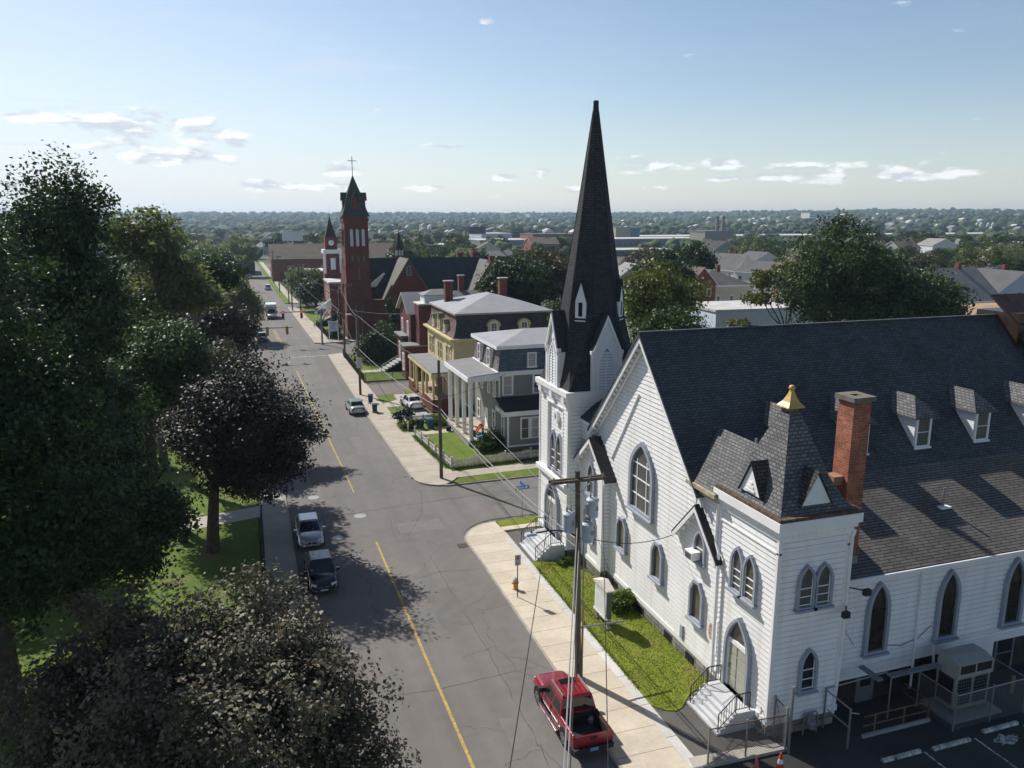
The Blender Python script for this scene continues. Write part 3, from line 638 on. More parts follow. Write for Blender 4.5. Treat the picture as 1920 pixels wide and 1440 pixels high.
# south tower
T = dict(x0=19.88, x1=23.4, y0=25.1, y1=29.4)
fT = Fr((19.88, 0, 0), Wn); fTS = Fr((0, 25.1, 0), Sn); fTE = Fr((23.4, 0, 0), En); fTN = Fr((0, 29.4, 0), Nn)
k = MB(); clap(k, fT, [(-29.4, .75), (-25.1, .75), (-25.1, 9.3), (-29.4, 9.3)]); clap(k, fTS, [(19.88, .75), (23.4, .75), (23.4, 9.3), (19.88, 9.3)])
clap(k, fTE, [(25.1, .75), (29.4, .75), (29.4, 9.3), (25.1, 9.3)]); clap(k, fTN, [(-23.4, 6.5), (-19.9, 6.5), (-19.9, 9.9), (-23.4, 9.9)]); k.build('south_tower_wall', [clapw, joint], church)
k = MB()
k.box((19.58, 24.80, 9.58), (23.72, 29.6, 9.98)); k.box((19.70, 24.92, 9.36), (23.6, 29.5, 9.58)); k.box((19.80, 25.02, 9.1), (23.5, 29.45, 9.36))
for i in range(15): k.box((19.74, 25.2+i*.29, 9.28), (19.83, 25.32+i*.29, 9.47))
for i in range(12): k.box((20.1+i*.29, 24.95, 9.28), (20.22+i*.29, 25.04, 9.47))
k.box((19.82, 25.04, 8.5), (23.46, 29.4, 8.58)); k.box((19.80, 25.02, .70), (23.48, 29.42, .98))
fbox(k, fT, -29.42, -29.25, .98, 9.1, -.01, .075); fbox(k, fT, -25.2, -25.06, .98, 9.1, -.01, .06); fbox(k, fTS, 19.84, 19.98, .98, 9.1, -.01, .06); fbox(k, fTS, 23.25, 23.42, .98, 9.1, -.01, .06)
k.build('south_tower_cornice', white, church)
cx, cy = 21.65, 27.3
k = MB(); prof = [(9.985, 1.98, 2.35), (10.35, 1.62, 1.95), (11.2, 1.18, 1.42), (12.6, .70, .84), (14.35, .13, .15)]
base = []
for z, hx, hy in prof: base.append([(cx-hx, cy-hy, z), (cx+hx, cy-hy, z), (cx+hx, cy+hy, z), (cx-hx, cy+hy, z)])
for i in range(len(base)-1):
    for j in range(4): q = (j+1) % 4; k.poly([base[i][j], base[i][q], base[i+1][q], base[i+1][j]])
pyr = k.build('pyramid_roof', shinglep, church)
k = MB(); k.box((19.62, 24.84, 9.982), (23.68, 29.55, 10.12)); k.build('eave_gutter', M('leafy_gutter', (.11, .075, .05), .9, .6, 6), pyr)
for fr, a in ((Fr((cx-1.45, 0, 0), Wn), -cy), (Fr((0, cy-1.72, 0), Sn), cx)):
    k = MB(); P = [(a-.75, 10.42), (a+.75, 10.42), (a, 11.72)]; I = [(a-.36, 10.44), (a+.36, 10.44), (a, 11.15)]
    k.ext([fr.p(*p, .30) for p in P], fr.n*-.06)
    for i in range(3): fbox(k, fr, a-.30+i*.09, a+.30-i*.09, 10.50+i*.17, 10.60+i*.17, .30, .34)
    o = k.build('vent_gable', white, pyr)
    k = MB()
    for s in (-1, 1):
        q0, q1 = fr.p(a+s*.80, 10.36, .38), fr.p(a, 11.80, .38)
        k.ext([q0, q1, q1-fr.n*1.15, q0-fr.n*.55], (0, 0, .06))
    k.build('vent_roof', shingle2, o)
k = MB(); k.lathe((cx, cy, 14.12), [(.60, 0), (.57, .05), (.36, .22), (.20, .46), (.11, .66), (.07, .72)], 4, rot=math.pi/4); fin = k.build('finial', gold, church)
k = MB(); k.lathe((cx, cy, 14.80), [(.03, 0), (.11, .04), (.14, .13), (.11, .22), (.03, .26)], 12); k.build('finial_ball', gold, fin, smooth=True)
for a in (-27.72, -26.78): gw(fT, a, 5.68, .98, 2.15, shape='arch', s=.55, fw=.13, d=.13, fm=trimg, pm=glassg if a < -27 else glasst, sm=white, hb=(.13, .30, .48), vb=(-.47, .47), sill=.10)
for a in (21.28, 22.16): gw(fTS, a, 5.95, .92, 1.98, shape='arch', s=.55, fw=.13, d=.13, fm=trimg, pm=glassg, sm=white, hb=(.05, .26, .47), vb=(-.47, .47), sill=.10)
gw(fTS, 21.74, 2.0, .95, 2.05, shape='arch', s=.55, fw=.14, d=.13, fm=trimg, pm=glassd, sm=white, hb=(.04, .28, .52), vb=(-.45, .45), sill=.05)
# door of the south tower
def church_door(fr, a, b, w, h, mat, double=False):
    outer = arch(w, h, h*.52); inner = [(x*.86, y*.955) for x, y in outer]
    k = MB(); ring(k, fr, a, b, outer, inner, .26, -.01); o = k.build('doorway', trimg, church)
    k = MB(); fbox(k, fr, a-w*.43, a-w*.36, b, b+h*.60, .0, .14); fbox(k, fr, a+w*.36, a+w*.43, b, b+h*.60, .0, .14); fbox(k, fr, a-w*.43, a+w*.43, b+h*.60, b+h*.66, .0, .14); k.build('door_frame', white, o)
    k = MB(); q = [p for p in inner if p[1] > h*.55]; k.poly([fr.p(a+x, b+y, .06) for x, y in q]); k.build('tympanum', glassg, o)
    k = MB(); pts = [(math.cos(t)*w*.20, math.sin(t)*w*.24) for t in np.linspace(0, 2*math.pi, 17)[:-1]]; k.ext([fr.p(a+x, b+h*.79+y, .09) for x, y in pts], fr.n*-.025); k.build('rose_light', glasst, o)
    halves = ((-w*.36, 0), (0.01, w*.36)) if double else ((-w*.36, w*.36),)
    for a0, a1 in halves:
        k = MB(); fbox(k, fr, a+a0, a+a1, b, b+h*.60, .0, .08); dd = k.build('door', mat, o)
        k = MB(); n = 1 if double else 2; st = (a1-a0)/n
        for i in range(n):
            for j in range(4): fbox(k, fr, a+a0+i*st+.10, a+a0+(i+1)*st-.10, b+.12+j*h*.145, b+.06+(j+1)*h*.145, .08, .105)
        k.build('door_panel', mat, dd)
        k = MB(); fbox(k, fr, a+a0+.05, a+a0+.11, b+.95, b+1.15, .08, .15); k.build('handle', metalg, dd)
church_door(fT, -27.25, .95, 1.85, 3.7, paled)
# stone steps with railings
def steps(x0, x1, y0, y1, top, n, zig=False):
    k = MB(); tr = (x1-x0-.9)/n
    for i in range(n): k.box((x0+i*tr, y0+.001*i, -.02), (x1, y1-.001*i, top*(i+1)/n))
    o = k.build('entrance_steps', stepp, church)
    for y in (y0+.12, y1-.12):
        k = MB(); xb = x0+.12; zb = top/n; xe = x1-.95; P = [(xb, y, zb+.85), (xe, y, top+.85), (x1-.25, y, top+.85)]
        k.tube(P, .028, 6); k.tube([(p[0], y, p[2]-.72) for p in P], .02, 6)
        for p in P: k.tube([(p[0], y, p[2]-.86), p], .028, 6)
        m = 12
        for i in range(1, m):
            x = xb+(x1-.25-xb)*i/m; z = zb+(top-zb)*min(1, (x-xb)/(xe-xb)); k.tube([(x, y, z+.13), (x, y, z+.85)], .012, 5)
        k.build('railing', metald, o)
steps(17.95, 19.86, 25.85, 28.35, .95, 5)
steps(16.55, 18.68, 44.95, 48.0, 1.0, 6)
# oval plaque and small wall fittings
k = MB(); fbox(k, fW, Y2a(29.95), Y2a(29.05), 1.75, 3.5, .01, .06); pl = k.build('plaque', white, church)
k = MB(); k.ext([fW.p(Y2a(29.55)+math.cos(t)*.2, 2.75+math.sin(t)*.42, .075) for t in np.linspace(0, 2*math.pi, 15)[:-1]], fW.n*-.015); k.build('oval_emblem', M('faded_emblem', (.45, .33, .28), .7, .5, 9), pl)
k = MB(); fbox(k, fW, Y2a(32.2), Y2a(31.95), 1.05, 1.75, .02, .14); k.build('meter_box', trimg, church)
# front gablets
def gablet(xw, yc, half, zb, zp, wall_y0, wall_y1, zw, depth):
    k = MB(); fr = Fr((xw, 0, 0), Wn); kk = (zp-zb)/half
    a0, a1 = -wall_y1, -wall_y0; zl = lambda y: zp-abs(y-yc)*kk-.2
    P = [(a0, .75), (a1, .75), (a1, zl(wall_y0))] + ([(-yc, zp-.2)] if wall_y0 < yc < wall_y1 else []) + [(a0, zl(wall_y1))]
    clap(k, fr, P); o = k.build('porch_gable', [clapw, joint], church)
    k = MB()
    for s in (-1, 1):
        e0, e1 = (xw-.34, yc+s*(half+.08), zb-.08*kk), (xw-.34, yc, zp)
        q = [Vector(e0), Vector(e1), Vector(e1)+Vector((depth+.3, 0, 0)), Vector(e0)+Vector((depth+.3, 0, 0))]; k.ext(q, (0, 0, -.16))
    k.build('gable_roof', shingle2 if False else flatd, o)
    k = MB()
    for s in (-1, 1):
        e0, e1 = Vector((xw-.36, yc+s*half, zb-.14)), Vector((xw-.36, yc, zp-.13))
        k.ext([e0, e1, e1-Vector((0, 0, .26)), e0-Vector((0, 0, .26))], (.07, 0, 0))
        k.ext([e0+Vector((.07, 0, -.05)), e1+Vector((.07, 0, -.05)), e1+Vector((.07, 0, -.12)), e0+Vector((.07, 0, -.12))], (.28, 0, 0))
        for i in range(4): c = e0.lerp(e1, (i+.7)/4.6); k.box((c.x+.08, c.y-.1, c.z-.34), (c.x+.26, c.y+.1, c.z-.14))
    k.build('gable_board', white, o); return o
gablet(19.86, 31.0, 1.95, 6.62, 8.65, 29.42, 32.9, 6.5, .4)
g2 = gablet(19.45, 42.45, 2.3, 6.95, 8.95, 41.0, 44.72, 6.5, .8)
fG = Fr((19.45, 0, 0), Wn)
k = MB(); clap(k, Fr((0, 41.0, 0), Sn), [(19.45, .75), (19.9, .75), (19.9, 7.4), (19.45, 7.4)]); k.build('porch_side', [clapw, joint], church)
k = MB(); fbox(k, fG, -41.55, -40.94, .98, 6.6, -.01, .07); fbox(k, fG, -44.7, -40.94, .7, .98, -.01, .08); fbox(k, fG, -44.72, -44.5, .98, 7, -.01, .07); k.build('corner_board', white, church)
gw(fG, -42.55, 5.2, 1.1, 2.1, shape='arch', s=.5, fw=.14, d=.12, fm=trimg, pm=glassg, hb=(.4,), sill=.08)
gw(fG, -42.5, 2.2, 1.15, 1.9, shape='clip', fw=.15, d=.15, fm=trimg, pm=glasst, sill=.1)
# north tower
X0, X1, Y0, Y1 = 18.7, 23.75, 44.75, 49.8
fNW = Fr((X0, 0, 0), Wn); fNS = Fr((0, Y0, 0), Sn); fNE = Fr((X1, 0, 0), En); fNN = Fr((0, Y1, 0), Nn)
k = MB()
clap(k, fNW, [(-Y1, .75), (-Y0, .75), (-Y0, 5.0), (-Y1, 5.0)])
clap(k, fNW, [(-Y1, 5.0), (-48.35, 5.0), (-48.35, 10.5), (-Y1, 10.5)]); clap(k, fNW, [(-45.55, 5.0), (-Y0, 5.0), (-Y0, 10.5), (-45.55, 10.5)])
clap(k, fNW, [(-48.35, 10.0), (-45.55, 10.0), (-45.55, 10.5), (-48.35, 10.5)]); clap(k, fNW, [(-48.35, 5.0), (-45.55, 5.0), (-45.55, 10.0), (-48.35, 10.0)], c=-.14)
clap(k, fNS, [(X0, .75), (X1, .75), (X1, 10.5), (X0, 10.5)]); clap(k, fNE, [(Y0, .75), (Y1, .75), (Y1, 10.5), (Y0, 10.5)]); clap(k, fNN, [(-X1, .75), (-X0, .75), (-X0, 10.5), (-X1, 10.5)])
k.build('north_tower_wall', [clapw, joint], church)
k = MB()
fbox(k, fNW, -48.37, -48.29, 5.0, 10.06, -.15, .04); fbox(k, fNW, -45.61, -45.53, 5.0, 10.06, -.15, .04); fbox(k, fNW, -48.37, -45.53, 9.98, 10.06, -.15, .045)
k.box((X0-.12, Y0-.12, 10.5), (X1+.12, Y1+.12, 10.72)); k.box((X0-.30, Y0-.30, 10.95), (X1+.30, Y1+.30, 11.28)); k.box((X0-.2, Y0-.2, 10.72), (X1+.2, Y1+.2, 10.95))
for c in (47.3, 45.2, 49.3): k.box((X0-.26, c-.22, 10.45), (X0-.02, c+.22, 10.95))
for c in (21.2, 19.2, 23.2): k.box((c-.22, Y0-.26, 10.45), (c+.22, Y0-.02, 10.95))
k.box((X0-.28, Y0-.06, 4.95), (X0+.0, Y1+.1, 5.22)); k.box((X0-.12, Y0-.05, 4.75), (X0+.0, Y1+.05, 4.95)); k.box((X0-.1, Y0-.1, .70), (X1+.06, Y1+.06, 1.0))
fbox(k, fNW, -Y0-.12, -Y0+.05, 1.0, 10.5, -.0, .06); fbox(k, fNS, X0-.05, X0+.12, 1.0, 10.5, -.0, .06); fbox(k, fNW, -Y1-.04, -Y1+.12, 1.0, 10.5, 0, .06)
k.build('north_tower_cornice', white, church)
for a in (-47.42, -46.35): gw(fNW, a, 5.42, 1.12, 2.75, shape='arch', s=.58, fw=.15, d=.12, fm=trimg, pm=glasst, sm=white, hb=(.05, .28, .50), vb=(-.47, .47), c=-.09)
k = MB(); P = [(math.cos(t)*.36, math.sin(t)*.44) for t in np.linspace(0, 2*math.pi, 21)[:-1]]; ring(k, fNW, -46.85, 9.2, P, [(x*.55, y*.55) for x, y in P], .06, -.14); oc = k.build('round_window', white, church)
k = MB(); k.poly([fNW.p(-46.85+x*.55, 9.2+y*.55, -.09) for x, y in P]); k.build('pane', glasst, oc)
church_door(fNW, -47.1, 1.0, 2.35, 3.7, doorg, True)
# spire: square eave drawn up into an octagon
ax, ay = 21.3, 47.3
def oct_ring(z, hs, ho, mix):
    """hs half side of the square; diag side grows with mix"""
    t = ho*math.tan(math.pi/8); P = []
    for sx, sy, first in ((-1, -1, 'x'), (1, -1, 'y'), (1, 1, 'x'), (-1, 1, 'y')):
        a = hs*(1-mix)+t*mix; h = hs*(1-mix)+ho*mix
        p, q = (sx*h, sy*a), (sx*a, sy*h)
        P += [p, q] if first == 'x' else [q, p]
    return [(ax+x, ay+y, z) for x, y in P]
rings = [oct_ring(11.28, 2.62, 2.62, .0), oct_ring(11.9, 2.44, 2.44, .10), oct_ring(13.2, 2.22, 2.24, .35), oct_ring(14.8, 2.06, 2.06, .75), oct_ring(16.0, 1.93, 1.93, 1), oct_ring(22.0, 1.04, 1.04, 1), oct_ring(28.5, .175, .175, 1), oct_ring(29.05, .15, .15, 1)]
k = MB()
for i in range(len(rings)-1):
    for j in range(8): q = (j+1) % 8; k.poly([rings[i][j], rings[i][q], rings[i+1][q], rings[i+1][j]])
k.poly(rings[-1])
spire = k.build('spire', spiresh, church)
k = MB(); k.lathe((ax, ay, 28.95), [(.17, 0), (.19, .05), (.17, .16)], 8); k.build('spire_cap', metald, spire)
k = MB()   # hip flashing strips
for j in range(8):
    for i in range(4, 6): k.beam(rings[i][j], rings[i+1][j], .07, .03)
k.build('hip_flashing', flatd, spire)
def lucarne(fr, a, b):
    w, h, pk = 1.86, 2.55, 4.75
    k = MB(); P = [(a-w/2, b), (a+w/2, b), (a+w/2, b+h), (a, b+pk), (a-w/2, b+h)]
    k.ext([fr.p(*p, .0) for p in P], fr.n*-1.9); o = k.build('louvred_lucarne', white, spire)
    k = MB(); out = [(-w*.34, .12), (w*.34, .12), (w*.34, 1.95), (w*.2, 2.55), (0, 2.95), (-w*.2, 2.55), (-w*.34, 1.95)]; inn = [(x*.80, .06+y*.94) for x, y in out]
    ring(k, fr, a, b, out, inn, .10, -.01); fbox(k, fr, a-.035, a+.035, b+.2, b+2.6, .0, .09)
    for s in (-1, 1): fbox(k, fr, a+s*w/2-.11, a+s*w/2+.11, b, b+h, -.1, .12); fbox(k, fr, a+s*(w/2+.02)-.16, a+s*(w/2+.02)+.16, b+h-.1, b+h+.12, -.1, .16)
    fbox(k, fr, a-w/2-.12, a+w/2+.12, b-.1, b+.08, -.05, .2)
    for s in (-1, 1): q0, q1 = fr.p(a+s*(w/2+.12), b+h-.05, .18), fr.p(a, b+pk+.12, .18); k.ext([q0, q1, q1-Vector((0, 0, .34)), q0-Vector((0, 0, .26))], fr.n*-.14)
    k.ext([fr.p(a+math.cos(t)*.2, b+3.35+math.sin(t)*.24, .045) for t in np.linspace(0, 2*math.pi, 13)[:-1]], fr.n*-.05)
    k.build('lucarne_trim', white, o)
    k = MB()
    for i in range(13):
        z = b+.22+i*.185; hw = w*.27*(1 if z < b+1.9 else max(.15, 1-(z-b-1.9)/1.15))
        k.ext([fr.p(a-hw, z, .07), fr.p(a+hw, z, .07), fr.p(a+hw, z+.12, .01), fr.p(a-hw, z+.12, .01)], (0, 0, -.02))
    k.build('louvre', trimg if False else white, o)
    k = MB(); k.poly([fr.p(a+x, b+y, .006) for x, y in inn]); k.build('louvre_back', trimg, o)
    k = MB()
    for s in (-1, 1): q0, q1 = fr.p(a+s*(w/2+.16), b+h-.12, .10), fr.p(a, b+pk+.16, .10); k.ext([q0, q1, q1-fr.n*2.6, q0-fr.n*1.9], (0, 0, .09))
    k.build('lucarne_roof', spiresh, o)
lucarne(Fr((X0-.08, 0, 0), Wn), -47.3, 11.15); lucarne(Fr((0, Y0-.08, 0), Sn), 21.2, 11.15)
for s in ((-1, -1), (1, -1), (-1, 1), (1, 1)):
    n = Vector((s[0], s[1], 0)).normalized(); fr = Fr(Vector((ax, ay, 0))+n*2.0, n)
    k = MB(); P = [(-.36, 15.55), (.36, 15.55), (.36, 16.85), (0, 18.0), (-.36, 16.85)]; k.ext([fr.p(*p) for p in P], n*-.9); o = k.build('spire_dormer', white, spire)
    k = MB(); fbox(k, fr, -.36, .36, 15.5, 15.62, 0, .06); fbox(k, fr, -.2, .2, 15.8, 15.86, 0, .03); fbox(k, fr, -.2, -.14, 15.86, 16.75, 0, .03); fbox(k, fr, .14, .2, 15.86, 16.75, 0, .03); fbox(k, fr, -.2, .2, 16.75, 16.8, 0, .03); k.build('trim', white, o)
    k = MB(); k.poly([fr.p(-.14, 15.86, .012), fr.p(.14, 15.86, .012), fr.p(.14, 16.75, .012), fr.p(-.14, 16.75, .012)]); k.build('opening', black, o)
    k = MB()
    for t in (-1, 1): q0, q1 = fr.p(t*.44, 16.75, .06), fr.p(0, 18.12, .06); k.ext([q0, q1, q1-n*1.3, q0-n*1.0], (0, 0, .06))
    k.build('dormer_roof', spiresh, o)
# aisle wall
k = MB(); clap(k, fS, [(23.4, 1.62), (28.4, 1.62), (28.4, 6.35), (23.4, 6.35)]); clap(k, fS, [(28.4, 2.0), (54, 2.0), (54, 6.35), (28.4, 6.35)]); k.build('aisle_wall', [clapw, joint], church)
k = MB(); fbox(k, fS, 23.4, 54, 6.1, 6.5, -.01, .08); k.box((23.4, 25.45, 6.42), (54, 25.62, 6.58)); fbox(k, fS, 28.4, 54, 2.35, 2.5, -.01, .09); fbox(k, fS, 28.4, 54, 1.75, 2.1, -.02, .06); fbox(k, fS, 23.4, 28.4, 1.45, 1.66, -.02, .06)
k.build('aisle_trim', white, church)
k = MB(); fbox(k, fS, 31.4, 33.5, 0, 1.8, -.1, .0); k.build('plaster_panel', white, church)
k = MB(); fbox(k, fS, 23.4, 31.4, 0, 1.72, -.25, -.12); fbox(k, fS, 33.5, 54, 0, 1.75, -.25, -.12); k.build('basement_wall', M('dark_basement_wall', (.040, .036, .033), .9, .4, 1.5), church)
for a, w, z0, z1 in ((27.3, .7, .55, 1.3), (29.6, .9, .75, 1.45)):
    window(church, Fr((0, 26.02, 0), Sn), a, z0, w, z1-z0, fw=.08, d=.06, fm=metald, pm=glassd, vb=(0,))
k = MB(); fbox(k, fS, 33.75, 34.75, .05, 1.8, -.1, -.02); dd = k.build('door', glassd, church)
k = MB(); fbox(k, fS, 33.65, 33.75, .0, 1.85, -.1, .02); fbox(k, fS, 34.75, 34.85, .0, 1.85, -.1, .02); fbox(k, fS, 33.75, 34.75, .95, 1.0, -.02, .0); k.build('door_frame', metalg, dd)
k = MB(); fbox(k, fS, 25.35, 26.35, .05, 1.55, -.12, -.05); dd = k.build('basement_door', M('grey_basement_door', (.16, .16, .165), .6, .15, 2), church)
k = MB(); fbox(k, fS, 25.55, 26.15, .85, 1.4, -.05, -.03); k.build('pane', glassd, dd)
for i in range(7): gw(fS, 26.02+4.1*i, 2.58, 1.3, 3.5, shape='arch', s=.56, fw=.19, d=.15, fm=trimg, pm=glassb, sm=metald, hb=(.3, .62), sill=.12, bw=.02)
for pts, r in (([(28.36, 25.78, 6.4), (28.40, 25.80, 1.9), (28.40, 25.8, .3)], .055), ([(23.65, 25.75, 6.3), (23.65, 25.75, 1.2)], .06), ([(23.55, 25.0, 9.2), (23.42, 24.98, 8.9), (23.42, 25.0, 3.4), (23.3, 25.05, .6)], .07),
               ([(19.78, 29.45, 9.3), (19.78, 29.45, 7.3), (19.72, 29.1, 6.9), (19.72, 29.1, .9)], .07), ([(29.45, 25.7, 2.4), (29.45, 25.62, 1.4), (27.0, 25.62, 1.25)], .07), ([(29.8, 25.6, 1.7), (29.8, 25.55, .5)], .09)):
    k = MB(); k.tube(pts, r, 8); k.build('downpipe', white, church)
# foundation
k = MB(); k.box((19.86, 29.35, -.1), (20.4, 45, .70)); k.box((19.42, 41.08, -.1), (20.2, 44.9, .73)); k.box((18.8, 44.85, -.1), (23.6, 49.7, .72)); k.box((19.85, 25.12, -.1), (23.38, 29.34, .69)); k.build('foundation', stone, church)
for y in (39.5, 36.2, 33.1, 30.9): k = MB(); k.box((19.84, y, .05), (19.9, y+.8, .55)); k.build('cellar_window', black, church)
# chimney
k = MB(); k.box((24.05, 26.25, 6.0), (24.95, 27.2, 14.35)); ch = k.build('chimney', brick, church)
k = MB(); z = 14.35
k.box((23.92, 26.12, z), (25.08, 26.55, z+.2)); k.box((23.92, 26.9, z), (25.08, 27.33, z+.2)); k.box((23.92, 26.55, z), (24.3, 26.9, z+.2)); k.box((24.7, 26.55, z), (25.08, 26.9, z+.2)); k.build('chimney_cap', M('cap_stone', (.16, .145, .12), .9, .25, 3), ch)
k = MB(); k.box((23.95, 26.2, 6.75), (24.98, 26.249, 7.3)); k.box((24.952, 26.2, 6.9), (24.98, 27.2, 7.6)); k.build('chimney_flashing', metalg, ch)
k = MB(); k.box((23.55, 26.5, 10.6), (24.04, 27.1, 11.0)); k.build('stove_hood', M('rust_hood', (.34, .19, .12), .7, .2, 3), ch)
# floodlights
for p, q in (((23.45, 24.95, 6.6), (24.0, 24.5, 6.55)), ((23.4, 24.95, 5.75), (23.05, 24.55, 5.65))):
    k = MB(); k.tube([p, q], .03, 6); k.box((q[0]-.16, q[1]-.1, q[2]-.18), (q[0]+.16, q[1]+.1, q[2]+.08)); k.build('floodlight', metald, church)
for c in (24.3,): 
    k = MB(); k.beam((24.02, 25.9, 4.4), (24.9, 25.86, 3.1), .015, .015); k.tube([(26.8, 25.83, 2.8), (27.6, 25.83, 2.62), (28.6, 25.83, 2.85), (29.3, 25.83, 3.35)], .015, 5); k.build('wall_cable', metald, church)
# air conditioner sitting in the gablet window
o = thing('air_conditioner', 'white window air conditioner sticking out of the small gable window', 'air conditioner', (19.5, 31.1, 5.85))
k = MB(); k.box((19.35, 30.78, 5.85), (19.85, 31.42, 6.25)); k.build('case', white, o)
k = MB(); k.box((19.335, 30.84, 5.9), (19.352, 31.36, 6.2)); k.build('grille', metalg, o)
k = MB(); [k.box((19.322, 30.86, 5.92+i*.045), (19.336, 31.34, 5.93+i*.045)) for i in range(6)]; k.build('fin', metald, o)
# ---------------------------------------------------------------- vehicles (built nose to +Y at the origin, then moved)
def paint(name, col, metal=.3, rough=.28):
    m, N, L, b = newmat(name); b.inputs['Base Color'].default_value = (*col, 1); b.inputs['Metallic'].default_value = metal
    c = vary(N, L, col, 3., .05); L.new(c, b.inputs['Base Color'])
    b.inputs['Roughness'].default_value = rough; b.inputs['Coat Weight'].default_value = .8; b.inputs['Coat Roughness'].default_value = .06; return m
carglass = M('car_glass', (.012, .014, .016), .04, .1, 2, spec=.9)
lampw = M('headlamp_glass', (.55, .56, .58), .12, .1, 8, spec=.8)
lampr = M('tail_lamp', (.35, .015, .015), .2, .1, 8, spec=.6)
chrome = M('chrome', (.6, .6, .62), .15, .05, 5, metal=.95)
plast = M('dark_plastic', (.025, .025, .027), .6, .1, 5)
platew = M('number_plate', (.5, .52, .55), .5, .1, 9); plateb = M('blue_number_plate', (.16, .30, .55), .5, .1, 9)
def loft(mb, st, m=0, capm=None):
    """st: list of (y, halfwidth, zbottom, zshoulder, ztop, topfrac)"""
    rings = []
    for y, w, zb, zs, zt, tf in st:
        H = [(0, zb), (w*.86, zb), (w*.97, zb+.12), (w, (zb+zs)*.52), (w*.985, zs), (w*tf, zt-.015), (w*tf*.6, zt+.012), (0, zt+.022)]
        rings.append([(x, y, z) for x, z in H] + [(-x, y, z) for x, z in reversed(H[1:-1])])
    n = len(rings[0]); base = len(mb.v)
    for r in rings: mb.v += r
    for i in range(len(rings)-1):
        for j in range(n): q = (j+1) % n; mb.f.append((base+i*n+j, base+i*n+q, base+(i+1)*n+q, base+(i+1)*n+j)); mb.m.append(m)
    mb.f.append(tuple(base+j for j in range(n))); mb.m.append(m); mb.f.append(tuple(base+(len(rings)-1)*n+j for j in reversed(range(n)))); mb.m.append(m)
def subsurf(o, lv=2):
    md = o.modifiers.new('smooth', 'SUBSURF'); md.levels = lv; md.render_levels = lv
    o.data.polygons.foreach_set('use_smooth', [True]*len(o.data.polygons))
def wheels(root, ys, hw, r, wd=.22):
    for y in ys:
        for s in (-1, 1):
            k = MB(); x = s*(hw-wd/2+.015)
            k.tube([(x-wd/2, y, r), (x-wd/2+.03, y, r), (x+wd/2-.03, y, r), (x+wd/2, y, r)], [r*.93, r, r, r*.93], 22); w = k.build('wheel', rubber, root); w.name = 'wheel'
            k = MB(); xo = x+s*(wd/2+.004); k.tube([(xo-s*.03, y, r), (xo, y, r)], r*.64, 18)
            k.build('rim', rim, w)
            k = MB()
            for i in range(5):
                t = 2*math.pi*i/5+.63; c = (xo+s*.004, y+math.cos(t)*r*.40, r+math.sin(t)*r*.40); k.tube([(c[0]-.002*s, c[1], c[2]), (c[0]+.004*s, c[1], c[2])], r*.13, 8)
            k.build('spoke_gap', plast, w)
            k = MB(); xa = s*(hw+.006); pts = [(xa, y+math.cos(t)*r*1.20, r+math.sin(t)*r*1.20) for t in np.linspace(-.25, math.pi+.25, 16)]; k.ext(pts, (-s*.07, 0, 0)); k.build('wheel_arch', black, root)
def glassq(root, name, quads, mat=None):
    k = MB()
    for q in quads:
        P = [Vector(p) for p in q]; n = (P[1]-P[0]).cross(P[2]-P[0]).normalized()
        k.ext(P, n*.012)
    return k.build(name, mat or carglass, root)
def inset4(q, a, b=None, dirn=1):
    b = a if b is None else b; P = [Vector(p) for p in q]
    def bil(u, v): return (P[0]*(1-u)+P[1]*u)*(1-v)+(P[3]*(1-u)+P[2]*u)*v
    return [bil(a, b), bil(1-a, b), bil(1-a, 1-b), bil(a, 1-b)]
